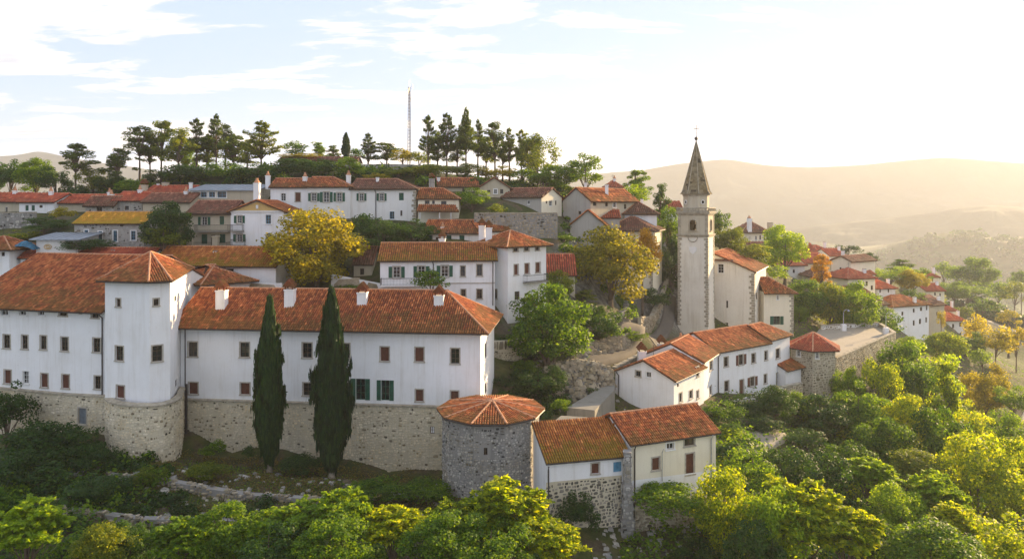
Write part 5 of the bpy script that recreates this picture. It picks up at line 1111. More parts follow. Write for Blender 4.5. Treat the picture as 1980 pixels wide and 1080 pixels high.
# plaza terrace
tp = [W2(1612, 100.5), W2(1730, 121.5), W2(1702, 129), W2(1585, 127), W2(1560, 112), W2(1590, 101)]
zt = Z(697, 100.5); tr_ = MB(); tr_.prism(tp, zt-6, zt); tr_o = tr_.build('terrace', M['plaza']); tag(tr_o, kind='structure')
wall_run('long stone retaining wall with a low parapet round the open terrace', [W2(1617, 99.9), W2(1732, 120.8), W2(1704, 130)], [zt-7, zt-8, zt-5], [zt+.35]*3, .45, 'beige', 'stone_brown', name='terrace_wall', cat='terrace wall', seed=220)
wall_run('low pale wall along the back of the open terrace', [W2(1590, 126), W2(1700, 129.5)], [zt-2]*2, [zt+.6]*2, .4, 'white2', 'stone_brown', name='low_wall', cat='wall', seed=225)
def lamp(x, y, z, label):
    off = (x, y, z); root = empty('street_lamp', off); tag(root, label, 'street lamp', 'lamps on the terrace')
    b = MB(); b.box(-.35, .35, -.35, .35, -.5, 1.1); b.build('plinth', M['white'], root)
    b = MB(); b.tube([(0, 0, 1.1), (0, 0, 3.0), (.1, 0, 3.4), (.45, 0, 3.65), (.8, 0, 3.6)], [.07, .055, .05, .045, .04], 6); b.build('pole', M['metal'], root)
    b = MB(); b.tube([(.8, 0, 3.6), (.85, 0, 3.5), (.88, 0, 3.35)], [.05, .16, .2], 8); b.build('lamp_head', M['metal'], root)
lamp(X(1631, 125), 125, zt, 'left hand lamp on a white plinth at the back of the terrace, nearer the trees')
lamp(X(1713, 121.5), 121.5, zt, 'right hand lamp on a white plinth at the outer corner of the terrace')
# low garden walls of the row
wall_run('low white garden wall in front of the terraced row of houses', [W2(1392, 86.5), W2(1490, 92.4), W2(1515, 94)], [Z(800, 87), Z(775, 92), Z(770, 94)], [Z(782, 86.5), Z(757, 92.4), Z(750, 94)], .3, 'white2', 'stone_brown', name='garden_wall', cat='wall', cop=False, seed=230, sz=(.9, 1.6), proud=.0)
wall_run('short stone wall between the garden wall and the stone tower', [W2(1515, 94), W2(1552, 96)], [Z(785, 94), Z(780, 96)], [Z(749, 94), Z(741, 96)], .4, 'beige', 'stone_brown', name='garden_wall', cat='wall', seed=235)
wall_run('low white wall in the yard behind the convent roof', [W2(474, 84.5), W2(545, 84.3)], [Z(575, 84)]*2, [Z(548, 84)]*2, .3, 'white', 'stone_brown', name='yard_wall', cat='wall', cop=False, sz=(9, 9), seed=236)
wall_run('low white wall at the foot of the round yellow tree', [W2(640, 87), W2(735, 86)], [Z(575, 86)]*2, [Z(530, 87), Z(548, 86)], .3, 'white', 'stone_brown', name='yard_wall', cat='wall', cop=False, sz=(9, 9), seed=237)
# old open round bastion behind
ob = ring_pts(X(963, 83.4), 83.4, 3.15, 20, R(-160)); root = empty('ruined_bastion', (X(963, 83.4), 83.4, Z(745, 80))); oo = tuple(root.location); tag(root, 'roofless round stone bastion stained with moss beside the convent corner', 'bastion')
b = MB(); sb = MB(); z0, z1 = Z(770, 80), Z(660, 80); inn = ring_pts(X(963, 83.4), 83.4, 2.7, 20, R(-160))
for i in range(20):
    j = (i+1) % 20
    b.quad((*ob[i], z0), (*ob[j], z0), (*ob[j], z1), (*ob[i], z1)); b.quad((*inn[j], z0), (*inn[i], z0), (*inn[i], z1), (*inn[j], z1)); b.quad((*ob[i], z1), (*ob[j], z1), (*inn[j], z1), (*inn[i], z1))
    fn, Lw = line_fn(ob[i], ob[j]); stonework(sb, fn, Lw, z0, z1-1.1, .24, .34, .05, seed=300+i); stonework(sb, fn, Lw, z1-.95, z1, .9, 1.0, .10, seed=330+i)
b.add([(*p, z1-1.6) for p in inn], [tuple(range(20))])
b.build('wall', M['mortar'], root, oo); tag(sb.build('stonework', M['stone_brown'], root, oo), kind='stuff')
# ------------------------------------------------------------------ rocks
def rockmat():
    m, nt, b = newmat('limestone_rock'); p = gpos(nt)
    vo = N('ShaderNodeTexVoronoi', nt, i_Scale=1.6, feature='DISTANCE_TO_EDGE'); 
    w = N('ShaderNodeVectorMath', nt, operation='ADD'); nt.links.new(p, w.inputs[0]); nn = N('ShaderNodeTexNoise', nt, i_Scale=1.2, i_Detail=5.0); nt.links.new(p, nn.inputs['Vector']); nt.links.new(nn.outputs['Color'], w.inputs[1]); nt.links.new(w.outputs[0], vo.inputs['Vector'])
    c = ramp(nt, noise(nt, 1.4, 8, .75, p), [(.3, (.08, .075, .065)), (.5, (.20, .19, .165)), (.68, (.38, .36, .32))])
    c = mixc(nt, ramp(nt, vo.outputs['Distance'], [(0, .75), (.10, 0)]), c, (.05, .045, .035)); c = mixc(nt, ramp(nt, noise(nt, .5, 5, .65, p), [(.52, 0), (.62, .7)]), c, (.09, .085, .03))
    nt.links.new(c, b.inputs['Base Color']); b.inputs['Roughness'].default_value = 1; bump(nt, b, noise(nt, 4, 8, .75, p), 1, .15); return m
M['rock'] = rockmat()
def rock_sheet(label, top, bot, seed, amp=.5, name='rock_outcrop'):
    """craggy face between a top and a bottom 3D polyline (same count)"""
    top = np.array(top, float); bot = np.array(bot, float); n = len(top)
    u = np.linspace(0, n-1, 8*n); T = np.stack([np.interp(u, range(n), top[:, k]) for k in range(3)], 1); B = np.stack([np.interp(u, range(n), bot[:, k]) for k in range(3)], 1)
    nv = 16; t = np.linspace(0, 1, nv)[:, None, None]; G = B[None]*(1-t)+T[None]*t; rs_ = np.random.RandomState(seed)
    d = np.array([-.35, -.9, .2]); blk = rs_.uniform(-1, 1, (nv//2+1, len(u)//2+1)).repeat(2, 0).repeat(2, 1)[:nv, :len(u)]
    a = amp*(.6*blk+.5*rs_.uniform(-1, 1, (nv, len(u))))+amp*1.2*vnoise(G[..., 0]*1.0, G[..., 2]*1.4, 5, seed); a[0] *= .2; G = G+d*a[..., None]*np.sin(np.pi*np.clip(t[..., 0]*.9+.05, 0, 1))[..., None]
    back = G[-1:]+[0, 1.4, -.1]; G = np.concatenate([G, back, G[-1:]+[0, 2.8, -1.8]], 0)
    ny, nx = G.shape[:2]; i = np.arange(nx*ny).reshape(ny, nx); f = np.stack([i[:-1, :-1], i[:-1, 1:], i[1:, 1:], i[1:, :-1]], -1).reshape(-1, 4)
    me = bpy.data.meshes.new(name); fastmesh(me, G.reshape(-1, 3), f); off = tuple(G[0, 0]); root = empty(name, off); tag(root, label, 'rock'); me.materials.append(M['rock']); o = link('rock_face', me, root, tuple(-c for c in off))
    b = MB(); rq = random.Random(seed)
    for k in range(int(n*110)):
        i_, j_ = rq.randrange(0, G.shape[0]-1), rq.randrange(0, G.shape[1]); p = G[i_, j_]; s_ = rq.uniform(.10, .34)*(1.5 if rq.random() < .12 else 1)
        vs = [(p[0]+a_*s_*rq.uniform(.5, 1.2), p[1]+c_*s_*rq.uniform(.5, 1.2)-.05, p[2]+d_*s_*rq.uniform(.4, .9)) for a_, c_, d_ in [(-1,-1,-1),(1,-1,-1),(1,1,-1),(-1,1,-1),(-.7,-.7,.8),(.7,-.6,.9),(.6,.7,.7),(-.7,.6,.8)]]
        b.add(vs, [(0,3,2,1),(4,5,6,7),(0,1,5,4),(1,2,6,5),(2,3,7,6),(3,0,4,7)], 0, (rq.random()*.85, rq.random(), 0, 1))
    tag(b.build('rubble', M['stone_brown'], root, off), kind='stuff'); return root
P3 = lambda px, py, Y: (X(px, Y), Y, Z(py, Y))
rock_sheet('craggy limestone rock face below the road between the bastions and the white gable house', [P3(1010, 735, 79), P3(1060, 708, 80), P3(1110, 695, 80.5), P3(1150, 700, 81), P3(1183, 712, 82)], [P3(1010, 800, 73), P3(1060, 800, 74), P3(1100, 785, 76), P3(1145, 765, 78.5), P3(1185, 745, 81)], 3, .6)
rock_sheet('rubble bank under the big green tree beside the road', [P3(1110, 672, 86.5), P3(1150, 660, 89), P3(1190, 650, 92), P3(1216, 645, 95)], [P3(1110, 692, 84.5), P3(1150, 684, 87), P3(1190, 675, 90), P3(1216, 668, 93)], 8, .35)
def slabwall(label, pts, ztop, th, name, mat='concrete'):
    off = (pts[0][0], pts[0][1], ztop-th); root = MB(); root.prism(pts, ztop-th, ztop); o = root.build(name, M[mat]); return tag(o, label, 'ramp')
slabwall('long flat concrete ramp wall left of the white gable house', [W2(1096, 71.5), W2(1150, 70.5), W2(1189, 78.5), W2(1188, 83)], Z(787, 71.5), 4, 'ramp')
slabwall('small lower concrete terrace block behind the round bastion roof', [W2(1066, 66.5), W2(1128, 66.0), W2(1137, 68.5), W2(1085, 69)], Z(818, 66.5), 3, 'terrace_block')
# low ruined terrace walls in the foreground
def zl(P, dz): return [gz(*p)+dz for p in P]
for lb, P, h, sd in (('long crumbling dry stone wall on the lower slope, upper of the two', [W2(205, 59.5), W2(330, 58.5), W2(470, 57.5), W2(620, 57.5), W2(700, 58)], .75, 400),
                 ('broken dry stone wall low on the slope at the left', [W2(120, 54), W2(260, 53), W2(400, 53.5), W2(520, 54)], .8, 410),
                 ('brown stone wall beside the road below the cream house', [W2(1228, 57), W2(1310, 57.2), W2(1402, 58.5)], 2.4, 420)):
    wall_run(lb, P, zl(P, -2.0), zl(P, h), .6, 'mortar_grey' if sd < 420 else 'beige', 'stone_brown', name='dry_stone_wall', cat='wall', seed=sd, sz=(.26, .4), cop=False, proud=.14, rough=.30)
wall_run('rough dry stone wall above the road under the green trees', [W2(1085, 88), W2(1135, 90), W2(1180, 94), W2(1214, 100), W2(1212, 110)], zl([W2(1085, 88), W2(1135, 90), W2(1180, 94), W2(1214, 100), W2(1212, 110)], -1), zl([W2(1085, 88), W2(1135, 90), W2(1180, 94), W2(1214, 100), W2(1212, 110)], 1.5), .6, 'mortar_grey', 'stone_grey', name='dry_stone_wall', cat='wall', seed=440, sz=(.3, .42), cop=False, proud=.16, rough=.3)
wall_run('old stone wall climbing between the road and the bell tower', [W2(1240, 100), W2(1262, 108), W2(1285, 117), W2(1297, 124)], zl([W2(1240, 100), W2(1262, 108), W2(1285, 117), W2(1297, 124)], -1), zl([W2(1240, 100), W2(1262, 108), W2(1285, 117), W2(1297, 124)], 1.9), .5, 'beige', 'stone_brown', name='stone_wall', cat='wall', seed=450, sz=(.3, .42), proud=.1, rough=.2)
wall_run('stone wall edging the road above the white gable house', [W2(1192, 85), W2(1240, 91), W2(1296, 97)], zl([W2(1192, 85), W2(1240, 91), W2(1296, 97)], -1), zl([W2(1192, 85), W2(1240, 91), W2(1296, 97)], 1.0), .5, 'mortar_grey', 'stone_grey', name='stone_wall', cat='wall', seed=460, sz=(.3, .42), proud=.1, rough=.2)
# boulders scattered: one stuff object
b = MB(); rr = random.Random(8)
for k in range(900):
    t = rr.random()
    if t < .55: px_, Y_ = rr.uniform(60, 850), rr.uniform(53, 64)
    elif t < .8: px_, Y_ = rr.uniform(1000, 1210), rr.uniform(72, 92)
    else: px_, Y_ = rr.uniform(1150, 1420), rr.uniform(53, 58)
    x_, y_ = W2(px_, Y_); s = rr.uniform(.08, .30)*(1.6 if rr.random() < .1 else 1); z_ = gz(x_, y_) if k % 1 == 0 else 0
    vs = []
    for (a, c, d) in [(-1,-1,-1),(1,-1,-1),(1,1,-1),(-1,1,-1),(-.7,-.7,.8),(.7,-.6,.9),(.6,.7,.7),(-.7,.6,.8)]: vs.append((x_+a*s*rr.uniform(.6, 1.2), y_+c*s*rr.uniform(.6, 1.2), z_+d*s*.6*rr.uniform(.6, 1.2)))
    b.add(vs, [(0,3,2,1),(4,5,6,7),(0,1,5,4),(1,2,6,5),(2,3,7,6),(3,0,4,7)], 0, (rr.random(), rr.random(), 0, 1))
tag(b.build('loose_stones', M['stone_grey']), kind='stuff')
# antenna mast
mx, my, mz0, mz1 = X(791.5, 150), 150, Z(330, 150), Z(156, 150); root = empty('radio_mast', (mx, my, mz0)); tag(root, 'thin lattice radio mast rising on the hilltop', 'radio mast')
b = MB(); Hh = mz1-mz0; legs = [(math.cos(a), math.sin(a)) for a in (R(90), R(210), R(330))]; wd_ = lambda t: .42*(1-t*.55)
for lx, ly in legs: b.tube([(lx*wd_(t), ly*wd_(t), Hh*.93*t) for t in (0, .5, 1)], .05, 4)
b.build('legs', M['darkmetal'], root)
b = MB()
for k in range(26):
    t0_, t1_ = k/26, (k+1)/26
    for i in range(3):
        p, q = legs[i], legs[(i+1) % 3]; b.tube([(p[0]*wd_(t0_), p[1]*wd_(t0_), Hh*.93*t0_), (q[0]*wd_(t1_), q[1]*wd_(t1_), Hh*.93*t1_)], .03, 3, caps=False)
b.build('lattice', M['darkmetal'], root)
b = MB(); b.tube([(0, 0, Hh*.9), (0, 0, Hh)], .04, 5)
for t, a in ((.93, 0), (.90, 2), (.86, 4), (.80, 1)): b.tube([(0, 0, Hh*t), (math.cos(a)*.6, math.sin(a)*.6, Hh*t)], .03, 4); b.tube([(math.cos(a)*.6, math.sin(a)*.6, Hh*t-.5), (math.cos(a)*.6, math.sin(a)*.6, Hh*t+.5)], .09, 5)
b.build('antennas', M['metal'], root)
# low hilltop building
H('low flat brown roofed building among bushes on the hilltop', (540, 133), (690, 134), 6, ze=Z(311, 133), zb=Z(325, 133), rise=.8, oh=.3, wall='grey', tiles='roof_dark', pitch=.4, row=.8, gutter=False)
wall_run('thin pale parapet wall along the hilltop edge', [W2(600, 131), W2(760, 131), W2(900, 131)], [Z(330, 131)]*3, [Z(319, 131), Z(317, 131), Z(322, 131)], .4, 'grey', 'stone_grey', name='hilltop_wall', cat='wall', cop=False, seed=500, sz=(.4, .6))
# blue tarpaulin
def tarp():
    n = 14; v = []; f = []; rs_ = np.random.RandomState(2)
    for j in range(8):
        for i in range(n): 
            a = i/(n-1); x_ = X(30+42*a, 89.4); v.append((x_, 88.6+j*.25, Z(484, 89)+1.15*math.sin(math.pi*min(1, a*.8+.15))*math.sin(math.pi*(j/7*.8+.1))**.6+rs_.uniform(-.08, .08)))
    for j in range(7):
        for i in range(n-1): f.append((j*n+i, j*n+i+1, (j+1)*n+i+1, (j+1)*n+i))
    b = MB(); b.add(v, f); m = plain('blue_tarp_plastic', (.02, .12, .20), .35, var=.4, sc=2); o = b.build('tarpaulin', m); tag(o, 'crumpled blue tarpaulin heaped beside the low white shed', 'tarpaulin')
tarp()
# ------------------------------------------------------------------ foliage
def leaf_mesh(name, C, Nrm, size, rs, aspect=1.7, droop=0.0, nl=4):
    """C centres (n,3), Nrm preferred normals; folded leaf quads"""
    n = len(C); nr = Nrm+rs.normal(0, .55, (n, 3)); nr /= np.linalg.norm(nr, axis=1)[:, None]+1e-9
    a = np.cross(nr, rs.normal(0, 1, (n, 3))); a /= np.linalg.norm(a, axis=1)[:, None]+1e-9; b = np.cross(nr, a)
    s = size*rs.uniform(.65, 1.35, n)[:, None] if np.isscalar(size) else size[:, None]*rs.uniform(.65, 1.35, n)[:, None]
    L_ = s*aspect*.5; w = s*.5
    v = np.stack([C-a*L_, C+b*w+nr*s*.12, C+a*L_, C-b*w+nr*s*.12], 1).reshape(-1, 3)
    f = np.arange(4*n).reshape(n, 4); me = bpy.data.meshes.new(name); fastmesh(me, v, f); return me
def unit(rs, n):
    v = rs.normal(0, 1, (n, 3)); return v/np.linalg.norm(v, axis=1)[:, None]
def crown_round(seed, ncl=60, nlf=170, ls=.045, flat=.8, cr=(.17, .30), lop=.28, bottom=-.92):
    rs = np.random.RandomState(seed); d = unit(rs, ncl*3); d = d[d[:, 2] > bottom][:ncl]
    lob = unit(rs, 6); bul = 1-lop*.5+lop*np.max(d@lob.T, axis=1)+rs.uniform(-.10, .06, len(d))
    rad = np.where(rs.rand(len(d)) < .75, rs.uniform(.68, .86, len(d)), rs.uniform(.2, .65, len(d)))*bul
    P = d*rad[:, None]; R_c = rs.uniform(cr[0], cr[1], len(d)); C = []; Nn = []
    for p, r in zip(P, R_c):
        m = int(nlf*(r/cr[1])**1.6)+8; q = unit(rs, m); rr_ = r*rs.uniform(.35, 1.0, m)**.5; rr_ *= np.where(rs.rand(m) < .12, 1.25, 1)
        o = q*rr_[:, None]; o[:, 2] *= flat; C.append(p+o); Nn.append(q*.8+np.array([0, 0, .55]))
    return np.concatenate(C), np.concatenate(Nn), P, ls
def crown_tiers(seed, ntier=9, ls=.05, top=1.0, w=.95, dens=260, upcurve=.15, gap=.0, power=.8, arms=7, thin=.13):
    """pine / conifer: whorled boughs"""
    rs = np.random.RandomState(seed); C = []; Nn = []; P = []
    for k in range(ntier):
        z = -.85+1.75*(k+.5)/ntier; t = (z+1)/2; R0 = w*max(.10, (1-t)**power)*(rs.uniform(.75, 1.15)); na_ = max(3, int(arms*(.5+.5*(1-t))))
        for a in range(na_):
            an = 6.283*(a+rs.rand()*.8)/na_+k; ln = R0*rs.uniform(.6, 1.1)
            if rs.rand() < gap: continue
            m = int(dens*(.3+ln)); s = rs.uniform(.15, 1, m)**.7; x = s*ln; wd2 = thin*(.35+ln)*(1.2-s*.6)
            lat = rs.normal(0, 1, m)*wd2; zz_ = z+upcurve*s**2*ln+rs.normal(0, 1, m)*thin*.38*(1.1-s*.5)+rs.uniform(-.02, .04)
            C.append(np.column_stack([np.cos(an)*x-np.sin(an)*lat, np.sin(an)*x+np.cos(an)*lat, zz_])); Nn.append(np.tile([np.cos(an)*.3, np.sin(an)*.3, 1.0], (m, 1))); P.append([np.cos(an)*ln*.75, np.sin(an)*ln*.75, z+upcurve*.5*ln])
    m = 60; C.append(np.column_stack([rs.normal(0, .03, m), rs.normal(0, .03, m), rs.uniform(.8, 1.0, m)])); Nn.append(np.tile([0, 0, 1.], (m, 1)))
    return np.concatenate(C), np.concatenate(Nn), np.array(P), ls
def crown_umbrella(seed, ncl=22, nlf=170, ls=.05):
    """open old pine: uneven cushions of needles on crooked limbs"""
    rs = np.random.RandomState(seed); C = []; Nn = []; P = []; lean = rs.uniform(-.25, .25, 2)
    for k in range(ncl):
        lev = rs.uniform(-.85, .85); an = rs.uniform(0, 6.283); lim = np.interp(lev, [-.9, -.3, .3, .9], [.75, .95, .8, .35])*rs.uniform(.6, 1.1); rr_ = rs.uniform(.25, 1)*lim
        p = np.array([np.cos(an)*rr_+lean[0]*lev, np.sin(an)*rr_+lean[1]*lev, lev-rr_*.12]); r = rs.uniform(.17, .36)
        q = unit(rs, nlf); o = q*(r*rs.uniform(.25, 1, nlf)**.5)[:, None]; o[:, 2] *= .55; C.append(p+o); Nn.append(q*.6+np.array([0, 0, .7])); P.append(p)
    return np.concatenate(C), np.concatenate(Nn), np.array(P), ls
def crown_column(seed, n=15000, ls=.020, bulge=.35, rx=1.0):
    """cypress: upright flame sprays, widest low, pointed top. unit: z -1..1, radius 1"""
    rs = np.random.RandomState(seed); C = []; Nn = []; ns = n//30
    for k in range(ns):
        t = rs.rand()**.9; an = rs.uniform(0, 6.283)
        prof = np.interp(t, [0, .06, .2, .38, .6, .8, .92, 1], [.16, .48, .88, .97, .80, .50, .26, .03])*(1+.12*np.sin(an*2+seed+t*5)+.08*np.sin(an*5+t*17))
        r = prof*(rs.uniform(.62, .90) if rs.rand() < .9 else rs.uniform(.9, 1.12)); m = 30; s = rs.rand(m); hh = rs.uniform(.05, .14); wv = rs.uniform(.05, .085)*(.5+prof)
        x = np.cos(an)*(r+s*.07)+rs.normal(0, 1, m)*wv*(1-s*.8); y = np.sin(an)*(r+s*.07)+rs.normal(0, 1, m)*wv*(1-s*.8); z = -1+2*t+s*hh-.05
        C.append(np.column_stack([x, y, np.minimum(z, .995)])); Nn.append(np.tile([np.cos(an), np.sin(an), .35], (m, 1)))
    return np.concatenate(C), np.concatenate(Nn), np.zeros((0, 3)), ls
def crown_frond(seed, nb=75, ls=.05, top=1.0, spread=.9, step=.055, per=5):
    """ailanthus-like tree: long compound leaves on upswept shoots"""
    rs = np.random.RandomState(seed); C = []; Nn = []; P = []
    for k in range(nb):
        d = unit(rs, 1)[0]; d[2] = abs(d[2])*.9-.25; rad = rs.uniform(.35, .95); p = d*rad*np.array([spread, spread, 1.0]); p[2] = min(p[2]+rs.uniform(0, .15), 1)
        P.append(p)
        for j in range(rs.randint(5, 9)):                  # fronds from the shoot tip
            an = rs.uniform(0, 6.283); ln = rs.uniform(.16, .30); el = rs.uniform(-.15, .7); h = np.array([np.cos(an)*np.cos(el), np.sin(an)*np.cos(el), np.sin(el)]); side = np.array([-np.sin(an), np.cos(an), 0]); m = 9
            for q in range(m):
                s = (q+1)/m; c = p+h*ln*s-np.array([0, 0, 1])*.12*ln*4*s*s*.5
                for sg in (-1, 1): C.append(c+side*sg*.035*(1.2-s*.6)+rs.normal(0, .006, 3)); Nn.append([h[0]*-.2, h[1]*-.2, 1])
    return np.array(C), np.array(Nn, float), np.array(P), ls
PROTO = {}
def proto(key, gen, asp=1.6, limbs=8, br=.02, base=-1.05):
    C, Nn, P, ls = gen; rs = np.random.RandomState(len(PROTO)+3); me = leaf_mesh('crown_'+key, C, Nn, ls, rs, asp); lm = None
    if limbs and len(P):
        b = MB(); idx = rs.permutation(len(P))[:limbs]
        for i in idx:
            p = P[i]; mid = np.array([p[0]*.4, p[1]*.4, (base+p[2])*.5+.1]); b.tube([(0, 0, base), tuple(mid), tuple(p)], [br*1.3, br, br*.35], 5, caps=False)
        b.tube([(0, 0, base), (.02, .01, 0), (0, 0, .6)], [br*1.8, br*1.3, br*.4], 6, caps=False)
        lm = b.mesh('limbs_'+key, M['bark'])
    PROTO[key] = (me, lm)
for i in range(4): proto('round%d' % i, crown_round(10+i, 78, 215, .046))
for i in range(3): proto('lump%d' % i, crown_round(30+i, 46, 150, .055, .6, (.2, .36), .5, -.5))
for i in range(3): proto('tall%d' % i, crown_round(40+i, 58, 165, .05, 1.0, (.16, .30), .45, -.9))
for i in range(3): proto('small%d' % i, crown_round(50+i, 24, 80, .085, .75, (.25, .42), .4, -.6), limbs=5)
for i in range(4): proto('pine%d' % i, crown_tiers(60+i, 9, .046, dens=250, gap=.28, power=[.6, .75, .5, .65][i], arms=6, thin=.15, upcurve=.25), 2.2, 30, .016)
for i in range(2): proto('spruce%d' % i, crown_tiers(70+i, 14, .040, dens=230, gap=.2, power=.8, arms=7, upcurve=.12, thin=.15), 2.2, 20, .014)
for i in range(4): proto('umb%d' % i, crown_umbrella(80+i, 34, 150, .050), 1.9, 24, .02)
for i in range(2): proto('cyp%d' % i, crown_column(90+i, 21000, .085), 1.9, 0)
for i in range(3): proto('frond%d' % i, crown_frond(100+i, 85, .060), 2.0, 16, .012)
proto('bush0', crown_round(110, 40, 150, .065, .7, (.25, .42), .5, -.25), limbs=0); proto('bush1', crown_round(111, 44, 140, .06, .7, (.22, .4), .6, -.2), limbs=0)
b = MB(); b.tube([(0, 0, -.12), (.05, .03, .15), (-.04, .06, .4), (.03, 0, .7), (0, 0, 1.02)], [1.5, 1.05, .9, .72, .5], 8, caps=False); TRUNK = b.mesh('trunk', M['bark'], smooth=True)
b = MB(); b.tube([(0, 0, -.25), (0, 0, .0), (.1, 0, .3), (0, .1, .7), (0, 0, 1.02)], [2.2, 1.3, 1.0, .9, .7], 8, caps=False); TRUNKP = b.mesh('trunk_pale', M['bark_pale'], smooth=True)
_tc = random.Random(77); NT = [0]
def T(kind, leaf, px, ytop, ybot, w, Y, label, cat='tree', name=None, group=None, trunk=True, tr=None, pale=False, squash=1.0, base=None):
    """one tree: crown spans rows ytop..ybot and w columns wide at depth Y; trunk reaches the ground"""
    x, y = X(px, Y), Y; g = base if base is not None else gz(x, y); zt, zb_ = Z(ytop, Y), Z(ybot, Y)
    zb_ = max(zb_, g-.6) if not trunk else max(zb_, g+.2)
    if zt-zb_ < .8: zb_ = zt-.8
    hw = w/2/F*Y; hh = (zt-zb_)/2; zc = (zt+zb_)/2
    name = name or ('bush' if not trunk else 'tree'); root = empty(name, (x, y, g)); tag(root, label, cat, group)
    me, lm = PROTO[kind]; k = .92 if kind[:3] in ('cyp',) else 1.12 if kind[:5] in ('round', 'lumps', 'frond') else 1.05; rz = _tc.uniform(0, 6.28)
    c = link('crown' if name != 'bush' else 'foliage', me, root, (0, 0, zc-g), rz); c.scale = (hw*k, hw*k*squash, hh)
    if not me.materials: me.materials.append(L['green'])
    c.material_slots[0].link = 'OBJECT'; c.material_slots[0].material = L[leaf]
    if lm and trunk:
        l = link('limbs', lm, root, (0, 0, zc-g), rz); l.scale = c.scale
    if trunk:
        t_ = link('trunk', TRUNKP if pale else TRUNK, root, (0, 0, 0), rz); r_ = tr or max(.10, hw*.075); top = (zb_-g)+(hh*(.35 if kind[:3] != 'cyp' else .3)); t_.scale = (r_, r_, max(top, .5))
    NT[0] += 1; return root
# ---- the two cypresses
T('cyp0','cypress',521,580,892,60,64.5,'tall dark cypress standing before the convent wall, the left and slimmer one','cypress',name='cypress',tr=.22,pale=True)
T('cyp1','cypress',641,563,903,74,63.5,'tall dark cypress standing before the convent wall, the right and broader one','cypress',name='cypress',tr=.24,pale=True)
# ---- village trees
T('round0','yellow',610,404,570,168,89,'great round yellow tree above the striped convent roof')
T('round1','yelgreen',1180,436,622,150,99,'great yellow green tree at the centre of the village beside the road',tr=.35)
T('tall0','gold',1242,438,530,60,108,'golden orange tree half behind the great yellow green tree')
T('round3','green',1060,546,712,150,81,'broad bright green tree overhanging the road beside the roofless bastion')
T('lump1','dark',1160,590,660,80,90,'dark shaded tree under the great yellow green tree by the road')
T('lump2','olive',1075,525,590,70,92,'olive brown tree between the white square house and the great yellow green tree')
T('round2','dark',1040,706,800,108,76,'dark green bushy tree behind the bastion roof',tr=.15)
T('small0','dark',968,728,775,40,77,'little dark shrub at the convent corner','shrub',name='bush',trunk=False)
T('round3','dark',320,386,488,86,93,'large dark green tree between the stone cottage and the balconied house')
T('small1','olive',316,433,488,70,90.5,'smaller olive tree in front of the large dark green one by the cottage')
T('lump0','dark',800,425,480,90,97,'dark hedge like tree below the worn right hand villa')
T('small2','dark',700,408,470,60,98,'dark tree between the round yellow tree and the long villa')
T('lump2','dark',740,425,490,90,96,'dark green tree in the shade below the long villa')
T('small1','green',832,517,568,66,81,'small green tree growing in front of the mossy roofed house')
T('lump1','green',912,360,425,64,108,'light green tree between the pergola house and the gabled house')
T('small0','olive',957,395,425,44,104,'small bush on the end of the great retaining wall','shrub',name='bush',trunk=False)
T('round0','green',1078,318,372,72,124,'rounded green tree beside the tall pines on the ridge')
T('lump2','green',1133,300,368,74,126,'spreading green tree on the ridge left of the cypress hill houses')
T('tall1','olive',1110,360,388,50,128,'low olive tree on the ridge behind the grey gable house')
T('umb0','green',1232,326,386,64,136,'tall flat topped green tree on the ridge above the brown hip roof')
T('small0','light',1228,358,400,52,128,'pale green tree behind the grey gable house')
T('umb1','dark',1276,352,420,44,134,'thin dark green tree between the ridge houses and the spire')
T('tall2','green',1292,395,480,64,126,'green tree directly left of the bell tower belfry')
T('tall0','dark',1296,450,560,56,122,'dark tree left of the bell tower shaft')
T('small1','green',1392,405,455,44,140,'small green tree just right of the belfry')
T('round2','olive',1408,430,485,66,138,'olive tree between the belfry and the onion chimney house')
T('lump0','olive',1442,466,510,86,134,'brownish olive tree behind the church roof')
T('round3','light',1518,432,520,80,150,'bright green spreading tree left of the right hand cluster of houses')
T('small2','light',1490,510,545,60,136,'low pale shrub behind the cream sacristy house','shrub',name='bush',trunk=False)
T('small0','olive',1465,485,520,50,135,'low olive bush above the church eaves','shrub',name='bush',trunk=False)
T('umb2','gold',1588,487,550,48,146,'thin orange tree standing before the right hand cluster of houses')
T('round0','green',1560,540,640,70,131,'green tree at the left end of the terrace tree row')
T('round1','olive',1605,545,645,90,132,'olive green tree in the middle of the terrace tree row')
T('round2','green',1650,536,640,84,131,'broad green tree at the right end of the terrace tree row')
T('small1','green',1716,600,655,66,140,'round green bush behind the outer corner of the terrace')
T('tall1','green',1545,590,640,34,127,'small dark green tree beside the sacristy corner')
T('small2','yellow',1820,597,640,14,174,'narrow yellow tree before the beige house on the slope')
T('round3','yellow',1766,520,560,54,190,'yellow tree among the upper houses of the right hand slope')
T('small0','green',1765,560,590,44,182,'green bush under the yellow tree of the right hand slope')
T('lump1','light',1722,512,548,90,196,'pale green hedge running down behind the right hand cluster')
T('umb0','green',1745,500,530,62,225,'flat topped tree on the crest right of the village cluster')
T('small1','dark',1682,486,510,34,215,'small dark tree on the crest above the cluster roofs')
T('small2','dark',1640,472,495,44,210,'small tree on the crest beside the top house of the cluster')
T('small0','green',1785,518,545,30,212,'small green tree behind the highest little white house')
T('lump2','dark',85,420,462,80,97,'dark green tree in the garden above the shed')
T('small1','yellow',125,398,425,46,100,'yellow bush behind the garden trees upper left','shrub',name='bush',trunk=False)
T('lump0','olive',50,445,475,70,95,'low sunlit hedge bush left of the garden tree','shrub',name='bush',trunk=False)
T('bush0','dark',160,462,492,90,91,'trimmed dark hedge beside the low white shed','hedge',name='hedge',trunk=False)
T('bush1','dark',498,524,550,46,88,'clipped dark green hedge behind the rear wing','hedge',name='hedge',trunk=False)
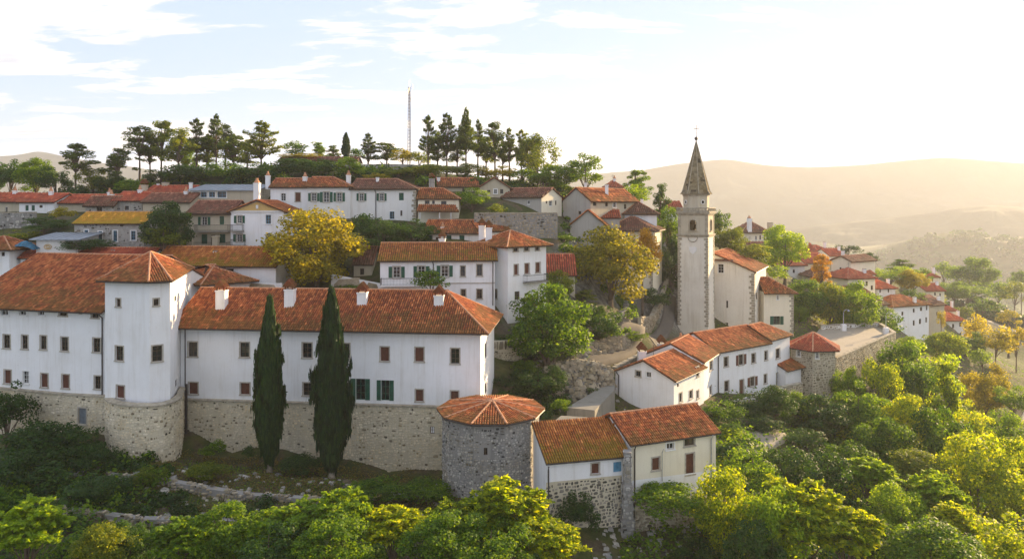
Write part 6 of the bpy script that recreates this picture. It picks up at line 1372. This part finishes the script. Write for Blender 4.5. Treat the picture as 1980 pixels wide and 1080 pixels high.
T('small2','green',675,548,570,70,86,'low bush at the foot of the round yellow tree','shrub',name='bush',trunk=False)
T('umb1','olive',1130,560,600,60,95,'brownish leafy tree just left of the great yellow green tree')
T('bush1','dark',1262,560,600,60,112,'dark ivy bush on the road wall left of the church','shrub',name='bush',trunk=False)
T('bush0','dark',1290,600,640,30,118,'dark shrub at the foot of the bell tower','shrub',name='bush',trunk=False)
T('small0','green',1090,455,490,50,104,'green shrub at the right end of the great retaining wall')
T('lump1','green',1205,592,655,64,103,'green bush overhanging the bend of the road below the tall cream house')
T('round3','dark',1140,640,690,60,90,'dark low tree behind the rough dry stone wall by the road')
T('lump2','green',1232,640,672,40,99,'small green bush between the road and the bell tower wall','shrub',name='bush',trunk=False)
T('round1','dark',975,755,805,44,73,'dark ivy bush squeezed between the convent corner and the bastion roof','shrub',name='bush',trunk=False)
T('lump0','green',1015,690,740,50,79,'green bush growing over the rocks beside the roofless bastion','shrub',name='bush',trunk=False)
T('small1','green',1600,505,530,40,180,'small green tree between the upper roofs of the right hand cluster')
T('small2','olive',1665,560,600,40,152,'olive tree wedged among the right hand cluster houses')
T('small0','green',1710,595,630,44,150,'green tree below the arched window house')
T('round2','green',1870,640,690,60,175,'green tree beyond the last white house on the slope')
T('lump0','green',1224,640,682,52,95,'leafy green bush on the outer curve of the road','shrub',name='bush',trunk=False)
T('lump1','dark',1150,745,800,46,78.5,'dark ivy clump hanging over the concrete ramp wall','shrub',name='bush',trunk=False)
T('bush0','green',1085,770,800,34,72,'small weedy bush at the end of the concrete ramp wall','shrub',name='bush',trunk=False)
# ---- hilltop trees: pines and others (px, ytop, ybot, w, Y, kind, leaf, words)
hill = [(146,275,332,80,122,'umb0','pine','crooked open pine standing alone at the far left of the hill'),
 (228,283,338,73,122,'umb1','pine','slanting pine second from the left on the hill'),
 (270,240,301,75,128,'umb2','pine','tall dark pine at the left edge of the hilltop grove'),
 (312,230,310,80,130,'umb0','olive','sunlit yellowish pine in the left hilltop grove'),
 (345,245,313,73,127,'umb1','olive','bright olive pine leaning in the left hilltop grove'),
 (380,228,298,61,133,'pine0','pine','pointed dark pine in the middle of the left hilltop grove'),
 (418,220,300,68,134,'pine1','pine','tallest pointed pine of the left hilltop grove'),
 (452,258,313,66,131,'umb2','pine','lower spreading pine right of the tallest in the left grove'),
 (505,233,307,95,130,'pine2','olive','wide tiered pine at the right end of the left hilltop grove'),
 (290,262,318,61,134,'pine3','pine','shaded pine tucked behind the two yellowish pines'),
 (400,262,314,68,136,'umb3','pine','broad dark pine behind the pointed pines of the left grove'),
 (436,236,305,53,138,'umb1','pine','thin pine behind the tallest of the left grove'),
 (478,268,316,61,136,'umb3','olive','low olive pine left of the wide tiered pine'),
 (360,262,330,50,138,'tall1','green','green leafy tree in the depth of the left grove'),
 (846,250,311,44,136,'umb3','pine','small pine between the first two tall pines'),
 (884,258,313,47,138,'umb2','pine','small pine between the second and the tallest tall pine'),
 (940,262,315,51,138,'umb0','olive','small olive pine behind the middle of the right row'),
 (972,270,318,47,136,'pine1','pine','short pine behind the right half of the row'),
 (1025,268,323,57,135,'umb3','pine','dark open pine just left of the last broad tree'),
 (645,280,311,44,141,'umb3','pine','low pine leaning against the hilltop cypress'),
 (690,285,312,34,141,'small2','green','green bush just right of the hilltop cypress'),
 (573,274,305,54,142,'small0','green','low round tree left of the hilltop cypress'),
 (618,273,308,44,143,'umb1','green','low round tree next to the hilltop cypress'),
 (712,257,314,55,140,'pine3','pine','small tiered pine right of the hilltop cypress'),
 (748,273,310,66,142,'umb2','pine','ragged low pine left of the radio mast'),
 (778,285,318,44,138,'small1','yellow','yellowish bushy tree at the foot of the radio mast'),
 (810,290,322,44,139,'small2','olive','olive bushy tree right of the radio mast foot'),
 (828,222,301,55,128,'pine0','pine','first tall bare stemmed pine of the right hilltop row'),
 (864,218,300,60,129,'pine2','pine','second tall bare stemmed pine of the right hilltop row'),
 (901,207,297,60,130,'spruce0','pine','tallest spire shaped pine of the right hilltop row'),
 (924,230,304,47,134,'pine1','pine','slim pine just right of the tallest in the right row'),
 (957,233,306,60,130,'umb0','pine','rounded open pine in the middle of the right hilltop row'),
 (985,247,312,49,133,'pine3','pine','slim dark pine in the right half of the hilltop row'),
 (1008,250,313,51,131,'pine0','olive','narrow olive pine in the right half of the hilltop row'),
 (1040,256,343,73,129,'tall0','olive','broad sunlit tree ending the right hilltop row')]
for px_, a_, b_, w_, Y_, k_, lf_, lb_ in hill: T(k_, lf_, px_, a_, b_, w_, Y_, lb_, 'pine' if 'pine' in lb_ else 'tree', name='pine_tree' if 'pine' in lb_ else 'tree', tr=.17)
T('cyp1','cypress',669,257,304,19,134,'small dark cypress alone on the hilltop','cypress',name='cypress',tr=.1)
for i, (px_, a_, b_, w_, Y_, k_, lf_, lb_) in enumerate([
 (20,310,375,70,128,'lump0','dark','dark bushy tree at the left end of the belt behind the red roofs'),
 (70,305,375,70,127,'round1','green','sunlit green tree in the belt behind the red roofs'),
 (108,320,380,60,125,'lump1','dark','dark tree below the lone crooked pine'),
 (180,325,378,66,123,'tall2','olive','olive green tree between the two left pines'),
 (215,335,378,54,121,'lump2','dark','dark spreading tree under the slanting pine'),
 (255,345,378,60,118,'small1','green','green shrub behind the red roofs at the foot of the grove'),
 (310,325,362,60,122,'lump0','dark','dark thicket under the left grove, leftmost clump'),
 (370,318,360,90,121,'bush0','dark','thick dark green hedge mass under the left grove'),
 (440,315,358,90,121,'bush1','green','thick green hedge mass in the middle under the grove'),
 (500,315,352,80,120,'lump1','dark','dark green thicket above the villa chimney'),
 (565,304,346,80,122,'bush0','dark','squared dark hedge on the hill left of the low hilltop roof'),
 (625,310,345,60,121,'bush1','dark','dark thicket beneath the low hilltop roof'),
 (675,305,345,60,120,'lump2','green','bright green bush above the villa roof ridge'),
 (725,335,352,50,117,'small0','yellow','yellow green bush on the bank above the worn villa'),
 (585,297,310,80,136,'bush1','yellow','yellow flowering hedge on the hilltop edge'),
 (770,322,350,70,122,'lump0','olive','brown scrub on the bank, left patch'),
 (830,318,345,70,124,'bush0','olive','olive scrub under the first tall pines'),
 (900,318,345,80,126,'bush1','olive','yellowish scrub under the middle of the tall pines'),
 (960,320,348,70,126,'lump1','yellow','yellow green scrub under the right half of the tall pines'),
 (1010,325,352,60,125,'small2','green','green scrub at the right foot of the tall pines'),
 (1050,330,365,50,122,'lump2','green','green tree behind the dark roofed house'),
 (-40,300,380,90,130,'round2','dark','dark tree cut by the left edge behind the red roofs')]):
    T(k_, lf_, px_, a_, b_, w_, Y_, lb_, 'tree' if k_[:4] != 'bush' else 'hedge', name='tree' if k_[:4] != 'bush' else 'hedge', trunk=k_[:4] != 'bush')
# ---- right hand wooded slope (front to back)
slope = [
 ('bush0','green',1300,938,1000,130,56.5,'green vine covered bush below the cream house','shrub'),
 ('round0','lime',1400,905,1120,110,55,'dark pointed tree with sunlit tips beside the cream house, lower right','tree'),
 ('frond0','lime',1545,905,1110,190,53,'big bright yellow green tree in the lower right foreground','tree'),
 ('tall1','light',1500,940,1120,120,52,'green tree in front of the big bright yellow green one','tree'),
 ('frond1','lime',1640,960,1120,150,51,'sunlit yellow tree at the bottom edge right of the big bright one','tree'),
 ('round1','green',1800,1010,1130,170,50,'rounded olive tree at the bottom edge','tree'),
 ('lump0','lime',1930,1000,1130,150,54,'yellow green tree in the bottom right corner','tree'),
 ('lump1','green',1455,860,990,110,65,'dark leafy tree below the lane','tree'),
 ('tall2','dark',1530,860,1000,110,68,'dark tree on the slope below the lane end','tree'),
 ('frond2','light',1680,870,980,110,68,'feathery fresh green tree in the middle of the slope','tree'),
 ('lump2','dark',1600,880,1010,110,66,'dark rounded tree left of the feathery green one','tree'),
 ('frond0','light',1810,895,1040,120,64,'pale feathery tree right of the feathery green one','tree'),
 ('round3','light',1740,930,1050,110,62,'shaded green tree between the two feathery ones','tree'),
 ('round0','lime',1890,840,1010,140,72,'tall yellow lit tree on the right of the slope','tree'),
 ('round2','lime',1970,830,1000,110,76,'olive tree against the right edge of the slope','tree'),
 ('lump0','green',1400,775,835,80,80,'leafy vine bush under the row of white houses, left end','shrub'),
 ('lump1','dark',1445,765,830,80,84,'dark leafy bush under the row of white houses','shrub'),
 ('round1','dark',1500,745,850,70,84,'pointed dark green tree before the row of white houses','tree'),
 ('lump2','green',1410,820,835,40,75,'green bush overhanging the lane','shrub'),
 ('round3','dark',1585,765,880,110,86,'dark round tree at the foot of the stone tower','tree'),
 ('tall0','green',1545,755,850,60,88,'slender green tree left of the stone tower foot','tree'),
 ('lump0','green',1660,745,890,100,88,'olive tree right of the stone tower foot','tree'),
 ('round2','green',1640,700,800,56,98,'pointed green tree against the terrace wall','tree'),
 ('tall1','lime',1700,690,820,80,98,'tall olive tree growing along the terrace wall','tree'),
 ('round0','green',1745,660,800,90,104,'green tree at the outer corner of the terrace','tree'),
 ('lump1','light',1790,660,790,110,110,'pale sunlit tree right of the terrace corner','tree'),
 ('umb1','lime',1835,690,850,90,92,'tall thin stemmed yellow tree rising from the slope','tree'),
 ('round1','lime',1750,760,880,100,90,'yellow green tree in the middle of the right slope','tree'),
 ('round3','green',1700,800,930,110,80,'deep green tree under the middle yellow one','tree'),
 ('lump2','green',1810,790,920,100,84,'olive tree below the thin stemmed yellow tree','tree'),
 ('round2','yellow',1905,700,800,74,128,'single round yellow tree on the grass beside the path','tree'),
 ('lump0','lime',1870,780,880,80,96,'yellow bushy tree left of the footpath','tree'),
 ('tall2','green',1950,790,900,80,98,'green tree right of the footpath','tree'),
 ('round1','lime',1830,640,700,80,150,'olive tree below the last white house','tree'),
 ('small0','yellow',1885,610,680,50,185,'yellow tree right of the last white house','tree'),
 ('small1','yellow',1925,635,690,60,170,'orange yellow tree at the right above the meadow path','tree'),
 ('small2','yellow',1965,625,690,50,180,'yellow tree at the right edge above the meadow path','tree'),
 ('round3','light',1770,650,690,60,150,'pale green tree under the large white house','tree'),
 ('small1','light',1900,672,710,44,160,'small pale tree between the meadow trees','tree'),
 ('lump1','green',1960,740,800,60,120,'low olive tree on the right edge by the footpath','tree'),
 ('bush1','dark',1480,810,850,60,79,'dark undergrowth bush at the end of the lane','shrub'),
 ('bush0','dark',1420,860,930,80,70,'dark ivy mass hanging below the lane wall','shrub'),
 ('bush1','green',1640,860,930,90,74,'low green thicket in the hollow of the slope','shrub'),
 ('bush0','olive',1760,870,930,90,72,'low olive thicket in the hollow of the slope','shrub'),
 ('lump2','dark',1560,830,900,80,78,'shaded dark tree under the stone tower trees','tree'),
 ('frond1','lime',1850,960,1060,90,58,'olive feathery tree low on the right','tree'),
 ('tall0','dark',1690,1000,1120,90,54,'dark green tree between the bottom edge trees','tree'),
 ('round0','dark',1460,1010,1130,100,50,'dark green tree at the bottom edge below the cream house','tree'),
]
for k_, lf_, px_, a_, b_, w_, Y_, lb_, ct_ in slope:
    T(k_, lf_, px_, a_, b_, w_, Y_, lb_, ct_, name='tree' if ct_ == 'tree' else 'bush', trunk=ct_ == 'tree', tr=.14)
# ---- valley trees on the right
val = [('round0',1886,497,560,70,330,'green','large domed tree standing in the hazy meadow'),('small0',1825,507,545,40,340,'green','small hazy tree left of the large domed one'),('small1',1852,512,548,40,350,'green','hazy tree touching the large domed one on its left'),
 ('lump0',1870,545,585,80,300,'green','wide dark tree below the large domed one'),('small2',1930,540,585,50,310,'green','hazy tree in the meadow right of the wide one'),('small0',1962,545,590,50,290,'olive','hazy olive tree near the right edge'),
 ('small1',1900,575,605,60,260,'green','low shrub tree above the field wall'),('small2',1860,590,620,40,250,'olive','small olive tree beside the valley road'),('round2',1845,540,580,50,290,'green','green tree at the left end of the meadow belt'),
 ('small0',1950,600,630,40,250,'yellow','small yellow tree at the field edge'),('small1',1975,520,560,40,360,'green','hazy tree on the right edge of the meadow'),('lump1',1790,560,600,60,250,'olive','olive clump on the slope behind the white houses')]
for k_, px_, a_, b_, w_, Y_, lf_, lb_ in val: T(k_, lf_, px_, a_, b_, w_, Y_, lb_, tr=.3)
# ---- left and bottom foreground
fg = [
 ('lump0','dark',12,745,860,90,67,'dark tree against the convent wall at the left edge','tree'),
 ('bush0','dark',60,820,920,120,63,'dark shrub mass under the convent wing, left','shrub'),
 ('bush1','dark',130,830,920,110,63,'dark shrub mass beside the tower foot','shrub'),
 ('lump1','dark',185,850,920,80,61.5,'dark shrub touching the left of the tower foot','shrub'),
 ('lump2','dark',40,880,980,150,58,'large dark bush at the left edge of the slope','shrub'),
 ('round2','dark',200,920,985,90,56,'small dark tree among the ruined walls','tree'),
 ('frond0','light',50,945,1110,150,45,'feathery bright green tree in the bottom left corner','tree'),
 ('round1','olive',200,1010,1110,100,44,'olive yellow bush at the bottom left','shrub'),
 ('frond1','green',-20,930,1080,120,46,'feathery green tree cut by the left edge','tree'),
 ('small0','green',420,850,880,34,65.5,'small green shrub at the foot of the wall left of the slim cypress','shrub'),
 ('small1','green',398,862,885,30,65.5,'tiny shrub beside the small green one at the wall foot','shrub'),
 ('small2','dark',480,860,885,26,65,'tiny dark shrub near the slim cypress foot','shrub'),
 ('bush0','dark',585,880,915,80,64.5,'dark low bush between the two cypresses','shrub'),
 ('frond2','green',350,985,1110,130,45,'feathery green tree at the bottom, leftmost of the central mass','tree'),
 ('round3','green',440,975,1100,130,46,'rounded green tree in the bottom central mass','tree'),
 ('frond0','light',560,955,1100,160,46,'broad feathery tree in the bottom central mass','tree'),
 ('frond1','light',660,925,1090,150,46.5,'fresh green feathery tree reaching up towards the broad cypress','tree'),
 ('round0','green',640,1000,1120,140,43,'dark hearted tree at the bottom centre','tree'),
 ('frond2','lime',760,965,1090,140,46,'yellow tipped feathery tree at the bottom centre','tree'),
 ('round1','green',850,990,1110,140,44,'green tree in front of the bastion foot','tree'),
 ('frond0','lime',860,955,1080,110,48,'yellow tipped small tree left of the bastion foot','tree'),
 ('frond1','lime',985,905,1090,190,48,'large yellow green feathery tree in front of the grey bastion','tree'),
 ('frond2','lime',1070,1000,1110,140,46,'low yellow green feathery tree right of the large one','tree'),
 ('round2','green',950,1000,1120,150,44,'green tree at the foot of the large yellow green one','tree'),
 ('lump0','dark',1120,950,1040,70,55,'dark shrub under the stone wall of the lean-to house','shrub'),
 ('lump1','dark',520,1010,1120,130,43,'dark green tree at the bottom edge, left of centre','tree'),
 ('bush1','green',720,930,975,110,58,'green bush behind the yellow tipped feathery trees','shrub'),
 ('bush0','green',820,935,975,100,58.5,'green bush beside the bastion foot','shrub'),
 ('lump2','dark',1340,1040,1100,90,54,'dark shrub below the brown field wall','shrub'),
 ('round3','dark',250,1000,1110,90,46,'dark green tree between the olive bush and the central mass','tree'),
 ('bush1','olive',290,905,940,60,58.5,'olive scrub on the dry slope below the tower','shrub'),
 ('bush0','olive',400,895,925,70,60.5,'dry scrub patch on the slope left of the slim cypress','shrub'),
]
for k_, lf_, px_, a_, b_, w_, Y_, lb_, ct_ in fg:
    T(k_, lf_, px_, a_, b_, w_, Y_, lb_, ct_, name='tree' if ct_ == 'tree' else 'bush', trunk=ct_ == 'tree', tr=.10)
# ---- undergrowth: nobody could count it
def scatter(name, n, reg, size, hgt, leaf, seed, kind='stuff'):
    rs = np.random.RandomState(seed); Cs = []
    for (x0, x1, y0, y1, wgt) in reg:
        m = int(n*wgt); Yv = rs.uniform(y0, y1, m); P_ = rs.uniform(x0, x1, m); Xv = (P_-990)/F*Yv; cl = vnoise(Xv, Yv, 3.2, seed+1)+vnoise(Xv, Yv, 1.1, seed+2)*.6
        keep = cl > -.25+rs.uniform(-.5, .5, m); Xv, Yv, cl = Xv[keep], Yv[keep], cl[keep]
        g = ground_z(Xv, Yv); h = hgt*np.clip(cl+.7, .1, 1.8)*rs.rand(len(Xv))
        Cs.append(np.column_stack([Xv, Yv, g+h]))
    C = np.concatenate(Cs); Nn = np.tile([0., -.1, 1.], (len(C), 1)); me = leaf_mesh(name, C, Nn, size, rs, 1.6); me.materials.append(L[leaf]); o = link(name, me); tag(o, kind=kind); return o
def thicket(name, n, regs, rr_, k, ls, leaf, seed, zmax=99, lift=.2):
    rs = np.random.RandomState(seed); Cs = []; Ns = []
    for (x0, x1, y0, y1, w) in regs:
        m = int(n*w); Yv = rs.uniform(y0, y1, m); Xv = (rs.uniform(x0, x1, m)-990)/F*Yv; g = ground_z(Xv, Yv)
        for x, y, z in zip(Xv, Yv, g):
            r = rs.uniform(*rr_); kk = int(k*r*r/(rr_[1]**2))+20; q = unit(rs, kk); q[:, 2] = np.abs(q[:, 2])-.15; lob = 1+.25*np.sin(q[:, 0]*5+x)*np.cos(q[:, 1]*4+y)
            Cs.append(np.array([x, y, z+r*lift])+q*(r*rs.uniform(.55, 1.05, kk)*lob)[:, None]*[1, 1, rs.uniform(.7, 1.1)]); Ns.append(q+[0, 0, .4])
    me = leaf_mesh(name, np.concatenate(Cs), np.concatenate(Ns), ls, rs, 1.6); me.materials.append(L[leaf]); return tag(link(name, me), kind='stuff')
SL = [(1395, 2150, 52, 75, .45), (1560, 2150, 75, 108, .4), (1740, 2150, 108, 150, .15)]
thicket('thicket', 200, SL, (1.0, 2.3), 420, .24, 'green', 41)
thicket('thicket', 130, SL, (1.0, 2.5), 420, .24, 'dark', 42)
thicket('thicket', 150, SL, (.8, 2.0), 360, .22, 'lime', 43)  # lime clumps give the thicket sunlit highlights by colour
thicket('thicket', 60, [(300, 1180, 42, 50, .7), (-120, 300, 44, 60, .3)], (.8, 1.7), 420, .17, 'green', 44)
thicket('thicket', 40, [(300, 1180, 42, 51, .6), (-120, 230, 50, 64, .4)], (.8, 1.6), 420, .17, 'dark', 45)
thicket('thicket', 46, [(1085, 1215, 92, 122, .5), (985, 1150, 84, 96, .3), (700, 1100, 93, 97, .2)], (.7, 1.7), 380, .22, 'green', 46)
thicket('thicket', 60, [(60, 330, 54, 64, .5), (200, 800, 53.5, 57, .5)], (.4, 1.0), 300, .16, 'dark', 49)
thicket('thicket', 30, [(960, 1100, 70, 84, 1.0)], (.5, 1.2), 300, .18, 'dark', 50)
thicket('thicket', 80, [(200, 1100, 117, 128, .8), (-60, 200, 112, 125, .2)], (.8, 1.9), 300, .27, 'dark', 47)
thicket('thicket', 60, [(200, 1100, 119, 130, .8), (1100, 1290, 118, 135, .2)], (.8, 1.7), 300, .27, 'green', 48)
scatter('undergrowth', 45000, [(1380, 2150, 50, 130, .62), (1740, 2100, 110, 230, .16), (1200, 1420, 50, 60, .08), (-100, 300, 46, 66, .14)], .20, .9, 'green', 5)
scatter('undergrowth', 26000, [(1380, 2150, 50, 110, .5), (-100, 1200, 42, 52, .5)], .17, .8, 'dark', 9)
scatter('grass', 30000, [(205, 900, 56, 68, .8), (0, 210, 56, 66, .2)], .10, .22, 'dry', 15)
scatter('grass', 16000, [(205, 1000, 54, 66, .6), (1000, 1230, 72, 86, .15), (1600, 2000, 120, 200, .25)], .10, .20, 'green', 16)
# far woods in the valley: clumps that read as one mass
def woods():
    rs = np.random.RandomState(21); Cs = []; Ns = []; S = []
    n = 6500; Yv = 260+1900*rs.rand(n)**1.3; P_ = rs.uniform(1360, 2150, n); Xv = (P_-990)/F*Yv; m = (vnoise(Xv, Yv, 130, 31)+.4*vnoise(Xv, Yv, 40, 32) > .12) | ((ground_z(Xv, Yv) > -68) & (Yv > 560))
    Xv, Yv = Xv[m], Yv[m]; g = ground_z(Xv, Yv)
    for x, y, z in zip(Xv, Yv, g):
        if (z > CZ-45 and y < 520) or y > 1250: continue
        r = rs.uniform(3, 6.5)*(1+y/1300); k = 34; q = unit(rs, k); q[:, 2] = abs(q[:, 2]); c = np.array([x, y, z+r*.3])+q*r*rs.uniform(.7, 1.0, k)[:, None]*[1, 1, .9]; Cs.append(c); Ns.append(q+[0, 0, .4]); S.append(np.full(k, r*.42))
    me = leaf_mesh('valley_woods', np.concatenate(Cs), np.concatenate(Ns), np.concatenate(S), rs, 1.3); me.materials.append(L['dark']); tag(link('valley_woods', me), kind='stuff')
woods()
print('trees', NT[0], 'objects', len(bpy.data.objects))
